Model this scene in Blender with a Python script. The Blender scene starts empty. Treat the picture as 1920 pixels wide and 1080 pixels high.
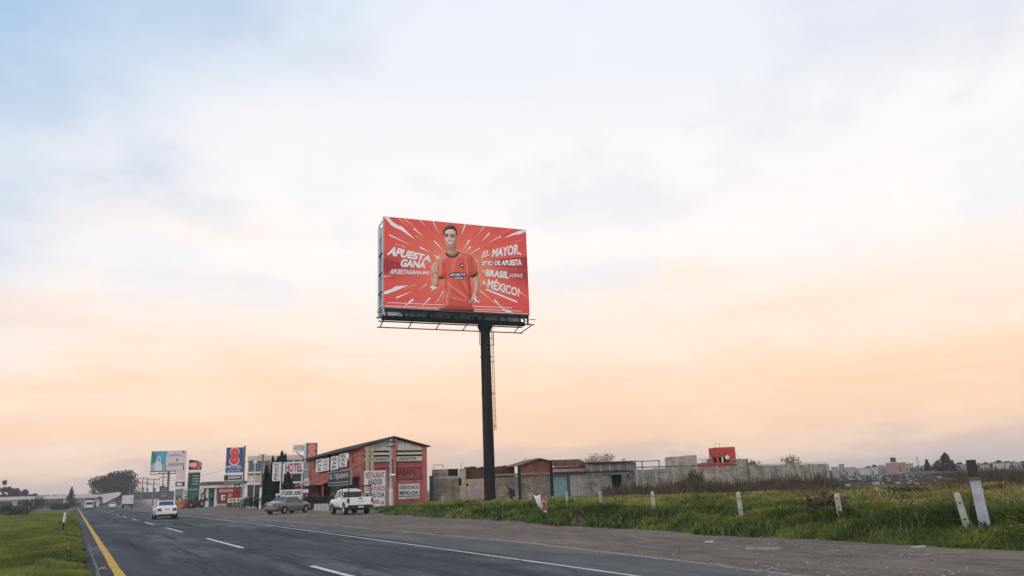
import bpy, bmesh, math, random
import numpy as np
from mathutils import Vector, Matrix

random.seed(7)
RNG = np.random.default_rng(7)
scene = bpy.context.scene
COL = scene.collection
R = math.radians

# ------------------------------------------------------------------ camera
HC, FPX = 1.5, 1450.0            # eye height (m), focal length in pixels of a 1920 px wide frame
PITCH, ROLL, YAW = R(14.4), R(2.25), R(29.13)
fw = Vector((math.sin(YAW) * math.cos(PITCH), math.cos(YAW) * math.cos(PITCH), math.sin(PITCH)))
r0 = Vector((math.cos(YAW), -math.sin(YAW), 0.0))
u0 = r0.cross(fw)
rt = r0 * math.cos(ROLL) - u0 * math.sin(ROLL)
up = r0 * math.sin(ROLL) + u0 * math.cos(ROLL)
cam_data = bpy.data.cameras.new('camera')
cam_data.sensor_width = 36.0
cam_data.lens = 36.0 * FPX / 1920.0
cam_data.clip_start, cam_data.clip_end = 0.1, 8000.0
cam = bpy.data.objects.new('camera', cam_data)
COL.objects.link(cam)
cam.matrix_world = Matrix(((rt.x, up.x, -fw.x, 0), (rt.y, up.y, -fw.y, 0), (rt.z, up.z, -fw.z, HC), (0, 0, 0, 1)))
scene.camera = cam

# ------------------------------------------------------------------ sky, sun, exposure
SUN_EL, SUN_AZ = R(27.0), R(238.0)   # azimuth clockwise from +Y (behind the viewer, to the left)


def lin(r, g, b):
    f = lambda c: (c / 255 / 12.92) if c / 255 <= 0.04045 else ((c / 255 + 0.055) / 1.055) ** 2.4
    return (f(r), f(g), f(b), 1.0)


world = bpy.data.worlds.new('World')
scene.world = world
world.use_nodes = True
nt = world.node_tree
nt.nodes.clear()


def wn(t, **kw):
    n = nt.nodes.new(t)
    for k, v in kw.items():
        setattr(n, k, v)
    return n


def wmath(op, a, b=None, c=None):
    n = wn('ShaderNodeMath', operation=op)
    for i, v in enumerate((a, b, c)):
        if v is None:
            continue
        if isinstance(v, (int, float)):
            n.inputs[i].default_value = v
        else:
            nt.links.new(v, n.inputs[i])
    return n.outputs[0]


def wmix(fac, a, b):
    n = wn('ShaderNodeMix', data_type='RGBA')
    for s, v in ((n.inputs[0], fac), (n.inputs[6], a), (n.inputs[7], b)):
        if isinstance(v, (int, float)):
            s.default_value = v
        elif isinstance(v, tuple):
            s.default_value = v
        else:
            nt.links.new(v, s)
    return n.outputs[2]


def wramp(fac, stops, interp='EASE'):
    n = wn('ShaderNodeValToRGB')
    n.color_ramp.interpolation = interp
    e = n.color_ramp.elements
    while len(e) < len(stops):
        e.new(0.5)
    for i, (p, c) in enumerate(stops):
        e[i].position = p
        e[i].color = c
    nt.links.new(fac, n.inputs[0])
    return n.outputs[0]


sky = wn('ShaderNodeTexSky', sky_type='NISHITA', sun_disc=False, sun_elevation=SUN_EL, sun_rotation=SUN_AZ)
sky.air_density, sky.dust_density, sky.ozone_density = 1.2, 2.0, 1.5
geo = wn('ShaderNodeTexCoord')
sep = wn('ShaderNodeSeparateXYZ')
nt.links.new(geo.outputs['Generated'], sep.inputs[0])
X_, Y_, Z_ = sep.outputs
zc = wmath('MAXIMUM', Z_, 0.0)
den = wmath('ADD', zc, 0.22)
comb = wn('ShaderNodeCombineXYZ')
nt.links.new(wmath('DIVIDE', X_, den), comb.inputs[0])
nt.links.new(wmath('DIVIDE', Y_, den), comb.inputs[1])


def wnoise(scale, detail, offset, rough=0.5, vec=None):
    mp = wn('ShaderNodeMapping')
    mp.inputs['Location'].default_value = offset
    nt.links.new(vec or comb.outputs[0], mp.inputs[0])
    n = wn('ShaderNodeTexNoise')
    n.inputs['Scale'].default_value = scale
    n.inputs['Detail'].default_value = detail
    n.inputs['Roughness'].default_value = rough
    nt.links.new(mp.outputs[0], n.inputs['Vector'])
    return n.outputs['Fac']


n_big = wnoise(0.55, 3.0, (3.1, 1.7, 0))
n_mid = wnoise(1.7, 5.0, (0.4, 8.2, 0), 0.55)
n_fine = wnoise(5.0, 6.0, (6.4, 2.2, 0), 0.6)
# veil of evening cloud: colour by height above the horizon, bent by noise
hgt = wmath('ADD', zc, wmath('MULTIPLY', wmath('SUBTRACT', n_mid, 0.5), 0.16))
hgt = wmath('ADD', hgt, wmath('MULTIPLY', wmath('SUBTRACT', n_big, 0.5), 0.08))
hgt = wmath('MAXIMUM', hgt, wmath('MULTIPLY', zc, 0.55))
veil = wramp(hgt, [(0.0, lin(204, 186, 182)), (0.022, lin(216, 194, 184)), (0.055, lin(242, 214, 192)), (0.11, lin(254, 227, 203)),
                   (0.19, lin(254, 239, 228)), (0.28, lin(252, 245, 242)), (0.40, lin(245, 242, 243)), (0.52, lin(230, 234, 242)),
                   (0.70, lin(212, 225, 243)), (1.0, lin(196, 214, 238))])
# rosy and golden streaks low down
streak_v = wn('ShaderNodeMapping')
streak_v.inputs['Scale'].default_value = (1.0, 1.0, 7.0)
nt.links.new(geo.outputs['Generated'], streak_v.inputs[0])
n_str = wnoise(2.4, 4.0, (2.0, 5.0, 1.0), 0.55, streak_v.outputs[0])
low = wramp(zc, [(0.0, (0.15, 0.15, 0.15, 1)), (0.10, (1, 1, 1, 1)), (0.22, (0.42, 0.42, 0.42, 1)), (0.40, (0, 0, 0, 1))])
s1 = wramp(n_str, [(0.50, (0, 0, 0, 1)), (0.68, (1, 1, 1, 1))])
s2 = wramp(n_str, [(0.30, (1, 1, 1, 1)), (0.46, (0, 0, 0, 1))])
veil = wmix(wmath('MULTIPLY', wmath('MULTIPLY', s1, low), 0.55), veil, lin(255, 207, 170))
veil = wmix(wmath('MULTIPLY', wmath('MULTIPLY', s2, low), 0.55), veil, lin(230, 208, 208))
# wide evening glow low over the fields to the north-east
glow = wmath('ADD', wmath('MULTIPLY', X_, 0.80), wmath('MULTIPLY', Y_, 0.60))
glow = wramp(glow, [(0.45, (0, 0, 0, 1)), (1.0, (1, 1, 1, 1))])
glow_h = wramp(zc, [(0.01, (0, 0, 0, 1)), (0.08, (1, 1, 1, 1)), (0.17, (0.45, 0.45, 0.45, 1)), (0.32, (0, 0, 0, 1))])
veil = wmix(wmath('MULTIPLY', wmath('MULTIPLY', glow, glow_h), 0.52), veil, lin(255, 209, 170))
# greyish cloud bellies higher up
high = wramp(zc, [(0.22, (0, 0, 0, 1)), (0.42, (1, 1, 1, 1))])
g1 = wramp(n_mid, [(0.48, (0, 0, 0, 1)), (0.66, (1, 1, 1, 1))])
veil = wmix(wmath('MULTIPLY', wmath('MULTIPLY', g1, high), 0.65), veil, lin(217, 219, 230))
# pale blue rifts between the mid-height streaks
midh = wramp(zc, [(0.14, (0, 0, 0, 1)), (0.27, (1, 1, 1, 1)), (0.50, (0.3, 0.3, 0.3, 1))])
rift = wramp(n_mid, [(0.36, (1, 1, 1, 1)), (0.50, (0, 0, 0, 1))])
veil = wmix(wmath('MULTIPLY', wmath('MULTIPLY', rift, midh), 0.50), veil, lin(224, 233, 244))
f1 = wramp(n_fine, [(0.45, (0, 0, 0, 1)), (0.75, (1, 1, 1, 1))])
veil = wmix(wmath('MULTIPLY', f1, 0.10), veil, lin(255, 250, 244))
# the veil thins out to clear sky towards the north-west
thin = wmath('ADD', wmath('MULTIPLY', X_, -1.0), wmath('MULTIPLY', zc, 0.9))
thin = wmath('ADD', thin, wmath('MULTIPLY', wmath('SUBTRACT', n_mid, 0.5), 0.55))
clear = wramp(thin, [(0.12, (0, 0, 0, 1)), (0.72, (1, 1, 1, 1))])
tint = wn('ShaderNodeMix', data_type='RGBA', blend_type='MULTIPLY')
tint.inputs[0].default_value = 1.0
nt.links.new(sky.outputs[0], tint.inputs[6])
tint.inputs[7].default_value = (1.0, 1.0, 1.0, 1)
clear_col = wmix(0.70, tint.outputs[2], tuple(10.5 * c for c in lin(140, 200, 246)[:3]) + (1,))
veil10 = wn('ShaderNodeMix', data_type='RGBA', blend_type='MULTIPLY')
veil10.inputs[0].default_value = 1.0
nt.links.new(veil, veil10.inputs[6])
veil10.inputs[7].default_value = (10.9, 10.9, 10.9, 1)
veil10.clamp_result = False
final = wmix(wmath('MULTIPLY', clear, 0.72), veil10.outputs[2], clear_col)
bg = wn('ShaderNodeBackground')
bg.inputs['Strength'].default_value = 0.1
nt.links.new(final, bg.inputs['Color'])
out = wn('ShaderNodeOutputWorld')
nt.links.new(bg.outputs[0], out.inputs[0])

sun_d = bpy.data.lights.new('sun', 'SUN')
sun_d.energy, sun_d.angle, sun_d.color = 1.5, R(14), (1.0, 0.93, 0.84)
sun = bpy.data.objects.new('sun', sun_d)
COL.objects.link(sun)
sdir = Vector((math.sin(SUN_AZ) * math.cos(SUN_EL), math.cos(SUN_AZ) * math.cos(SUN_EL), math.sin(SUN_EL)))
sun.rotation_euler = sdir.to_track_quat('Z', 'Y').to_euler()
sun.location = sdir * 200

vs = scene.view_settings
vs.view_transform, vs.look, vs.exposure, vs.gamma, vs.use_curve_mapping = 'Standard', 'None', 0.0, 1.0, False


# ------------------------------------------------------------------ finding places
def ray(x, y):
    return (fw + rt * ((x - 960) / FPX) + up * ((540 - y) / FPX)).normalized()


def P(x, y, D):
    d = ray(x, y)
    return Vector((0, 0, HC)) + d * (D / math.hypot(d.x, d.y))


def G(x, y, z=0.0):
    d = ray(x, y)
    return Vector((0, 0, HC)) + d * ((z - HC) / d.z)


class Fac:
    """An upright plane standing in the place: origin on the ground, local x along it, local y into it."""
    def __init__(s, o, rot, z=0.0):
        s.o = Vector((o[0], o[1], z))
        s.rot = rot
        s.u = Vector((math.cos(rot), math.sin(rot), 0))
        s.n = Vector((-math.sin(rot), math.cos(rot), 0))

    def at(s, x, y, off=0.0):
        d = ray(x, y)
        c = Vector((0, 0, HC))
        t = ((s.o + s.n * off - c).dot(s.n)) / d.dot(s.n)
        p = c + d * t - s.o
        return p.dot(s.u), p.z

    def xs(s, x, off=0.0):
        return s.at(x, 912 + (960 - x) * 0.0393, off)[0]


# ------------------------------------------------------------------ materials
MATS = {}


def mat(name, c1, c2=None, rough=0.8, scale=3.0, bump=0.0, bscale=20.0, metal=0.0, detail=6.0, spec=0.3, lo=0.35, hi=0.65, stretch=None, attr=None, grime=None, trans=0.0):
    if name in MATS:
        return MATS[name]
    m = bpy.data.materials.new(name)
    m.use_nodes = True
    t = m.node_tree
    b = t.nodes['Principled BSDF']
    b.inputs['Roughness'].default_value = rough
    b.inputs['Metallic'].default_value = metal
    b.inputs['Specular IOR Level'].default_value = spec
    L = t.links.new
    tc = t.nodes.new('ShaderNodeTexCoord')
    vec = tc.outputs['Object']
    if stretch:
        mp = t.nodes.new('ShaderNodeMapping')
        mp.inputs['Scale'].default_value = stretch
        L(vec, mp.inputs[0])
        vec = mp.outputs[0]
    c1 = tuple(c1)[:3] + (1,)
    c2 = tuple(c2)[:3] + (1,) if c2 else tuple(min(1, c * 0.78) for c in c1[:3]) + (1,)
    n = t.nodes.new('ShaderNodeTexNoise')
    n.inputs['Scale'].default_value = scale
    n.inputs['Detail'].default_value = detail
    n.inputs['Roughness'].default_value = 0.6
    L(vec, n.inputs['Vector'])
    r = t.nodes.new('ShaderNodeValToRGB')
    r.color_ramp.elements[0].position = lo
    r.color_ramp.elements[1].position = hi
    r.color_ramp.elements[0].color = c2
    r.color_ramp.elements[1].color = c1
    fac = n.outputs['Fac']
    if attr:
        a = t.nodes.new('ShaderNodeAttribute')
        a.attribute_name = attr
        ad = t.nodes.new('ShaderNodeMath')
        ad.operation = 'MULTIPLY_ADD'
        L(a.outputs['Fac'], ad.inputs[0])
        ad.inputs[1].default_value = 0.45
        s2 = t.nodes.new('ShaderNodeMath')
        s2.operation = 'MULTIPLY_ADD'
        L(fac, s2.inputs[0])
        s2.inputs[1].default_value = 0.9
        s2.inputs[2].default_value = -0.18
        L(s2.outputs[0], ad.inputs[2])
        fac = ad.outputs[0]
    L(fac, r.inputs[0])
    col = r.outputs[0]
    if grime:
        gcol, gs, glo, ghi, gstretch = grime
        mp = t.nodes.new('ShaderNodeMapping')
        mp.inputs['Scale'].default_value = gstretch
        L(tc.outputs['Object'], mp.inputs[0])
        n2 = t.nodes.new('ShaderNodeTexNoise')
        n2.inputs['Scale'].default_value = gs
        n2.inputs['Detail'].default_value = 8
        n2.inputs['Roughness'].default_value = 0.65
        L(mp.outputs[0], n2.inputs['Vector'])
        r2 = t.nodes.new('ShaderNodeValToRGB')
        r2.color_ramp.elements[0].position = glo
        r2.color_ramp.elements[1].position = ghi
        r2.color_ramp.elements[0].color = (0, 0, 0, 1)
        r2.color_ramp.elements[1].color = (1, 1, 1, 1)
        L(n2.outputs['Fac'], r2.inputs[0])
        mx = t.nodes.new('ShaderNodeMix')
        mx.data_type = 'RGBA'
        L(r2.outputs[0], mx.inputs[0])
        L(col, mx.inputs[6])
        mx.inputs[7].default_value = tuple(gcol)[:3] + (1,)
        col = mx.outputs[2]
    L(col, b.inputs['Base Color'])
    if trans:
        tr = t.nodes.new('ShaderNodeBsdfTranslucent')
        L(col, tr.inputs[0])
        mxs = t.nodes.new('ShaderNodeMixShader')
        mxs.inputs[0].default_value = trans
        L(b.outputs[0], mxs.inputs[1])
        L(tr.outputs[0], mxs.inputs[2])
        L(mxs.outputs[0], t.nodes['Material Output'].inputs['Surface'])
    if bump:
        nb = t.nodes.new('ShaderNodeTexNoise')
        nb.inputs['Scale'].default_value = bscale
        nb.inputs['Detail'].default_value = 8
        L(vec, nb.inputs['Vector'])
        bp = t.nodes.new('ShaderNodeBump')
        bp.inputs['Strength'].default_value = bump
        bp.inputs['Distance'].default_value = 0.05
        L(nb.outputs['Fac'], bp.inputs['Height'])
        L(bp.outputs[0], b.inputs['Normal'])
    m.diffuse_color = c1
    MATS[name] = m
    return m


def block_mat(name, c1, c2, mortar, bw=0.40, bh=0.20, rough=0.9, grime=None):
    """Block or brick masonry too small in the picture to pick apart; local x/z plane."""
    m = bpy.data.materials.new(name)
    m.use_nodes = True
    t = m.node_tree
    L = t.links.new
    b = t.nodes['Principled BSDF']
    b.inputs['Roughness'].default_value = rough
    b.inputs['Specular IOR Level'].default_value = 0.2
    tc = t.nodes.new('ShaderNodeTexCoord')
    sp = t.nodes.new('ShaderNodeSeparateXYZ')
    L(tc.outputs['Object'], sp.inputs[0])
    ad = t.nodes.new('ShaderNodeMath')
    L(sp.outputs[0], ad.inputs[0])
    L(sp.outputs[1], ad.inputs[1])
    cb = t.nodes.new('ShaderNodeCombineXYZ')
    L(ad.outputs[0], cb.inputs[0])
    L(sp.outputs[2], cb.inputs[1])
    br = t.nodes.new('ShaderNodeTexBrick')
    br.inputs['Scale'].default_value = 1.0
    br.inputs['Brick Width'].default_value = bw
    br.inputs['Row Height'].default_value = bh
    br.inputs['Mortar Size'].default_value = bh * 0.09
    br.inputs['Color1'].default_value = tuple(c1)[:3] + (1,)
    br.inputs['Color2'].default_value = tuple(c2)[:3] + (1,)
    br.inputs['Mortar'].default_value = tuple(mortar)[:3] + (1,)
    L(cb.outputs[0], br.inputs['Vector'])
    n = t.nodes.new('ShaderNodeTexNoise')
    n.inputs['Scale'].default_value = 0.9
    n.inputs['Detail'].default_value = 9
    n.inputs['Roughness'].default_value = 0.7
    L(tc.outputs['Object'], n.inputs['Vector'])
    r = t.nodes.new('ShaderNodeValToRGB')
    r.color_ramp.elements[0].position = 0.38
    r.color_ramp.elements[1].position = 0.62
    r.color_ramp.elements[0].color = (0.34, 0.31, 0.29, 1)
    r.color_ramp.elements[1].color = (1.0, 1.0, 1.0, 1)
    L(n.outputs['Fac'], r.inputs[0])
    mx = t.nodes.new('ShaderNodeMix')
    mx.data_type, mx.blend_type = 'RGBA', 'MULTIPLY'
    mx.inputs[0].default_value = 0.85
    L(br.outputs['Color'], mx.inputs[6])
    L(r.outputs[0], mx.inputs[7])
    L(mx.outputs[2], b.inputs['Base Color'])
    bp = t.nodes.new('ShaderNodeBump')
    bp.inputs['Strength'].default_value = 0.7
    bp.inputs['Distance'].default_value = 0.02
    bp.invert = True
    L(br.outputs['Fac'], bp.inputs['Height'])
    L(bp.outputs[0], b.inputs['Normal'])
    MATS[name] = m
    return m


def glass_mat(name, c, rough=0.08):
    return mat(name, c, tuple(x * 0.7 for x in c), rough=rough, spec=0.7, scale=1.2)


# ------------------------------------------------------------------ mesh building
class MB:
    def __init__(s):
        s.v, s.f, s.m = [], [], []

    def add(s, vs, fs, m=0):
        o = len(s.v)
        s.v += [tuple(v) for v in vs]
        s.f += [tuple(i + o for i in f) for f in fs]
        s.m += [m] * len(fs)
        return s

    def box(s, x0, x1, y0, y1, z0, z1, m=0):
        v = [(x, y, z) for z in (z0, z1) for y in (y0, y1) for x in (x0, x1)]
        return s.add(v, [(0, 2, 3, 1), (4, 5, 7, 6), (0, 1, 5, 4), (2, 6, 7, 3), (0, 4, 6, 2), (1, 3, 7, 5)], m)

    def poly(s, pts, m=0):
        return s.add(pts, [tuple(range(len(pts)))], m)

    def prism(s, pts, y0, y1, m=0):
        """Outline pts (x,z), counter-clockwise seen from -y, pushed from y0 back to y1."""
        n = len(pts)
        v = [(x, y0, z) for x, z in pts] + [(x, y1, z) for x, z in pts]
        f = [tuple(range(n)), tuple(range(2 * n - 1, n - 1, -1))]
        f += [(i, i + n, (i + 1) % n + n, (i + 1) % n) for i in range(n)]
        return s.add(v, f, m)

    def tube(s, p, q, r, r2=None, n=8, m=0, cap=True):
        p, q = Vector(p), Vector(q)
        r2 = r if r2 is None else r2
        a = (q - p)
        if a.length < 1e-6:
            return s
        a.normalize()
        b = a.orthogonal().normalized()
        c = a.cross(b)
        ang = [2 * math.pi * i / n for i in range(n)]
        v = [p + (b * math.cos(t) + c * math.sin(t)) * r for t in ang] + [q + (b * math.cos(t) + c * math.sin(t)) * r2 for t in ang]
        f = [(i, (i + 1) % n, (i + 1) % n + n, i + n) for i in range(n)]
        if cap:
            f += [tuple(range(n - 1, -1, -1)), tuple(range(n, 2 * n))]
        return s.add(v, f, m)

    def path(s, pts, r, n=6, m=0):
        for a, b in zip(pts[:-1], pts[1:]):
            s.tube(a, b, r, None, n, m)
        return s

    def lathe(s, prof, cx, cy, cz, axis='x', n=20, m=0):
        """prof: list of (radius, offset along the axis)."""
        v, f = [], []
        k = len(prof)
        for i in range(n):
            t = 2 * math.pi * i / n
            for r, o in prof:
                if axis == 'x':
                    v.append((cx + o, cy + r * math.cos(t), cz + r * math.sin(t)))
                elif axis == 'y':
                    v.append((cx + r * math.sin(t), cy + o, cz + r * math.cos(t)))
                else:
                    v.append((cx + r * math.cos(t), cy + r * math.sin(t), cz + o))
        for i in range(n):
            for j in range(k - 1):
                f.append((i * k + j, ((i + 1) % n) * k + j, ((i + 1) % n) * k + j + 1, i * k + j + 1))
        return s.add(v, f, m)

    def build(s, name, mats, parent=None, smooth=None, loc=None):
        me = bpy.data.meshes.new(name)
        me.from_pydata(s.v, [], s.f)
        if not isinstance(mats, (list, tuple)):
            mats = [mats]
        for x in mats:
            me.materials.append(x)
        if len(mats) > 1:
            me.polygons.foreach_set('material_index', s.m)
        me.update()
        bm = bmesh.new()
        bm.from_mesh(me)
        bmesh.ops.recalc_face_normals(bm, faces=bm.faces)
        bm.to_mesh(me)
        bm.free()
        if smooth:
            me.polygons.foreach_set('use_smooth', [True] * len(me.polygons))
            me.set_sharp_from_angle(angle=R(smooth))
        return link(name, me, parent, loc)


def link(name, me, parent=None, loc=None):
    o = bpy.data.objects.new(name, me)
    COL.objects.link(o)
    o.parent = parent
    if loc is not None:
        o.location = loc
    return o


def tag(o, label=None, cat=None, group=None, kind=None):
    for k, v in (('label', label), ('category', cat), ('group', group), ('kind', kind)):
        if v:
            o[k] = v
    return o


def thing(name, label, cat, loc=(0, 0, 0), rotz=0.0, group=None):
    o = bpy.data.objects.new(name, None)
    COL.objects.link(o)
    o.location = loc
    o.rotation_euler = (0, 0, rotz)
    o.empty_display_size = 0.3
    return tag(o, label, cat, group)


def copy_tree(o, parent=None):
    c = o.copy()
    COL.objects.link(c)
    c.parent = parent
    for ch in list(o.children):
        copy_tree(ch, c)
    return c


def box_part(name, m, parent, x0, x1, y0, y1, z0, z1, smooth=None):
    return MB().box(x0, x1, y0, y1, z0, z1).build(name, m, parent, smooth)


# ------------------------------------------------------------------ lettering
def text_mesh(body, bold=0.0, shear=0.0, extrude=0.0, spacing=1.0):
    cu = bpy.data.curves.new('t', 'FONT')
    cu.body = body
    cu.offset = bold
    cu.shear = shear
    cu.resolution_u = 3
    cu.extrude = extrude
    cu.space_character = spacing
    o = bpy.data.objects.new('t', cu)
    COL.objects.link(o)
    dg = bpy.context.evaluated_depsgraph_get()
    me = bpy.data.meshes.new_from_object(o.evaluated_get(dg))
    bpy.data.objects.remove(o)
    bpy.data.curves.remove(cu)
    v = np.zeros(len(me.vertices) * 3)
    me.vertices.foreach_get('co', v)
    v = v.reshape(-1, 3)
    fs = [tuple(p.vertices) for p in me.polygons]
    bpy.data.meshes.remove(me)
    if len(v) == 0:
        return v, fs
    mn, mx = v.min(0), v.max(0)
    v = v - mn
    v[:, 0] /= max(mx[0] - mn[0], 1e-6)
    v[:, 1] /= max(mx[1] - mn[1], 1e-6)
    return v, fs


def text_box(mb, body, x0, x1, z0, z1, y, bold=0.02, shear=0.0, m=0, spacing=1.0):
    """Flat lettering fitted to a rectangle on the plane y, read from -y."""
    v, fs = text_mesh(body, bold, shear, spacing=spacing)
    mb.add([(x0 + (x1 - x0) * a, y, z0 + (z1 - z0) * b) for a, b, _ in v], fs, m)
    return mb


def text_quad(mb, body, q, fn, bold=0.02, shear=0.0, m=0):
    """Lettering mapped into a four-cornered area q = (tl, tr, br, bl) of print coordinates."""
    v, fs = text_mesh(body, bold, shear)
    (tl, tr, br, bl) = q
    o = []
    for a, b, _ in v:
        x = (bl[0] * (1 - a) + br[0] * a) * (1 - b) + (tl[0] * (1 - a) + tr[0] * a) * b
        y = (bl[1] * (1 - a) + br[1] * a) * (1 - b) + (tl[1] * (1 - a) + tr[1] * a) * b
        o.append(fn(x, y))
    mb.add(o, fs, m)


# ------------------------------------------------------------------ value noise for the terrain
_T = RNG.random((256, 256))


def vnoise(x, y):
    x, y = np.asarray(x, float), np.asarray(y, float)
    xi, yi = np.floor(x).astype(int), np.floor(y).astype(int)
    fx, fy = x - xi, y - yi
    fx, fy = fx * fx * (3 - 2 * fx), fy * fy * (3 - 2 * fy)
    a = _T[xi % 256, yi % 256]
    b = _T[(xi + 1) % 256, yi % 256]
    c = _T[xi % 256, (yi + 1) % 256]
    d = _T[(xi + 1) % 256, (yi + 1) % 256]
    return (a * (1 - fx) + b * fx) * (1 - fy) + (c * (1 - fx) + d * fx) * fy


def sstep(a, b, x):
    t = np.clip((np.asarray(x, float) - a) / (b - a), 0, 1)
    return t * t * (3 - 2 * t)


def grass_edge(y):
    """Where the gravel ends and the verge grass begins."""
    y = np.asarray(y, float)
    return np.interp(y, EDGE_Y, EDGE_X) + (vnoise(y * 0.35, 3.3) - 0.5) * 0.9 + (vnoise(y * 1.4, 9.3) - 0.5) * 0.35


def dome(x, y, cell=1.5, seed=17):
    """Soft grass tussocks: the highest of the domes whose centres are scattered one to a cell."""
    cx, cy = np.floor(x / cell).astype(int), np.floor(y / cell).astype(int)
    h = np.zeros(np.shape(x))
    for i in (-1, 0, 1):
        for j in (-1, 0, 1):
            a, b = (cx + i + seed) % 256, (cy + j + 3 * seed) % 256
            px = (cx + i + 0.15 + 0.7 * _T[a, b]) * cell
            py = (cy + j + 0.15 + 0.7 * _T[b, a]) * cell
            rr = cell * (0.45 + 0.55 * _T[(a + 91) % 256, b])
            hh = 0.10 + 0.36 * _T[a, (b + 57) % 256] ** 1.4
            h = np.maximum(h, hh * np.sqrt(np.clip(1 - ((x - px) ** 2 + (y - py) ** 2) / rr ** 2, 0, 1)))
    return h


def height(x, y):
    x, y = np.asarray(x, float), np.asarray(y, float)
    e = grass_edge(y)
    rise = 0.24 * sstep(0.0, 8.0, x - e) * sstep(300, 100, y)
    inside = sstep(0.0, 1.2, x - e)
    mound = (dome(x, y) * (1 - 0.35 * sstep(8, 14, x - e)) + 0.05 * vnoise(x * 1.3, y * 1.2 + 7)) * inside * sstep(75, 45, np.hypot(x, y))
    z = np.where(x > 12, rise + mound - 0.03 * (1 - inside), -0.06)
    left = sstep(0.35, -0.25, x)
    zl = 0.035 + 0.10 * (vnoise(x * 0.4, y * 0.3) - 0.4) + 0.10 * sstep(-1, -5, x)
    return np.where(x < 0.4, -0.06 + (zl + 0.06) * left, z)

EDGE_Y = np.array([-40, 4, 8.6, 12.6, 17.6, 24.2, 33.7, 45, 52.6, 60, 70, 82, 86, 92, 3000])
EDGE_X = np.array([15.0, 15.0, 15.2, 15.6, 15.9, 16.2, 17.4, 18.0, 18.6, 20.8, 23.5, 27.0, 28.5, 60, 60.0])

# ------------------------------------------------------------------ ground, road, gravel
SOIL = mat('soil', (0.16, 0.115, 0.075), (0.085, 0.07, 0.04), 0.95, 0.6, 0.5, 9.0, grime=((0.07, 0.10, 0.03), 0.25, 0.42, 0.6, (1, 1, 1)))


def asphalt():
    m = bpy.data.materials.new('asphalt')
    m.use_nodes = True
    t = m.node_tree
    L = t.links.new
    b = t.nodes['Principled BSDF']
    b.inputs['Roughness'].default_value = 0.62
    b.inputs['Specular IOR Level'].default_value = 0.12
    tc = t.nodes.new('ShaderNodeTexCoord')

    def noise(sc, stretch, det=6):
        mp = t.nodes.new('ShaderNodeMapping')
        mp.inputs['Scale'].default_value = stretch
        L(tc.outputs['Object'], mp.inputs[0])
        n = t.nodes.new('ShaderNodeTexNoise')
        n.inputs['Scale'].default_value = sc
        n.inputs['Detail'].default_value = det
        n.inputs['Roughness'].default_value = 0.62
        L(mp.outputs[0], n.inputs['Vector'])
        return n.outputs['Fac']

    def ramp(f, a, b_, ca, cb):
        r = t.nodes.new('ShaderNodeValToRGB')
        r.color_ramp.elements[0].position, r.color_ramp.elements[1].position = a, b_
        r.color_ramp.elements[0].color, r.color_ramp.elements[1].color = ca, cb
        L(f, r.inputs[0])
        return r.outputs[0]

    def mix(f, a, b_, mode='MIX'):
        n = t.nodes.new('ShaderNodeMix')
        n.data_type, n.blend_type = 'RGBA', mode
        for s, v in ((n.inputs[0], f), (n.inputs[6], a), (n.inputs[7], b_)):
            if isinstance(v, (float, tuple)):
                s.default_value = v
            else:
                L(v, s)
        return n.outputs[2]
    base = ramp(noise(1.2, (1, 0.12, 1)), 0.3, 0.7, (0.044, 0.046, 0.052, 1), (0.068, 0.070, 0.077, 1))
    patch = ramp(noise(0.42, (1, 0.22, 1), 4), 0.50, 0.60, (0, 0, 0, 1), (1, 1, 1, 1))
    col = mix(patch, base, (0.108, 0.108, 0.112, 1))
    dark = ramp(noise(0.9, (1.3, 0.05, 1), 5), 0.52, 0.64, (0, 0, 0, 1), (1, 1, 1, 1))
    col = mix(dark, col, (0.026, 0.028, 0.033, 1))
    fine = ramp(noise(9, (1, 0.5, 1), 8), 0.3, 0.7, (0.66, 0.66, 0.66, 1), (1.3, 1.3, 1.3, 1))
    col = mix(1.0, col, fine, 'MULTIPLY')
    # tar-sealed cracks
    vo = t.nodes.new('ShaderNodeTexVoronoi')
    vo.feature = 'DISTANCE_TO_EDGE'
    vo.inputs['Scale'].default_value = 0.32
    mp = t.nodes.new('ShaderNodeMapping')
    mp.inputs['Scale'].default_value = (1.0, 0.35, 1)
    wv = t.nodes.new('ShaderNodeMix')
    wv.data_type = 'RGBA'
    wv.blend_type = 'LINEAR_LIGHT'
    wv.inputs[0].default_value = 0.5
    nz = t.nodes.new('ShaderNodeTexNoise')
    nz.inputs['Scale'].default_value = 0.8
    nz.inputs['Detail'].default_value = 5
    L(tc.outputs['Object'], nz.inputs['Vector'])
    L(tc.outputs['Object'], wv.inputs[6])
    L(nz.outputs['Color'], wv.inputs[7])
    L(wv.outputs[2], mp.inputs[0])
    L(mp.outputs[0], vo.inputs['Vector'])
    cr = ramp(vo.outputs['Distance'], 0.004, 0.014, (0.55, 0.55, 0.55, 1), (1, 1, 1, 1))
    col = mix(1.0, col, cr, 'MULTIPLY')
    L(col, b.inputs['Base Color'])
    rr = ramp(noise(0.5, (1.6, 0.06, 1), 4), 0.35, 0.7, (0.92, 0.92, 0.92, 1), (0.78, 0.78, 0.78, 1))
    L(rr, b.inputs['Roughness'])
    bp = t.nodes.new('ShaderNodeBump')
    bp.inputs['Strength'].default_value = 0.25
    bp.inputs['Distance'].default_value = 0.01
    L(noise(60, (1, 1, 1), 4), bp.inputs['Height'])
    L(bp.outputs[0], b.inputs['Normal'])
    return m


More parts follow.
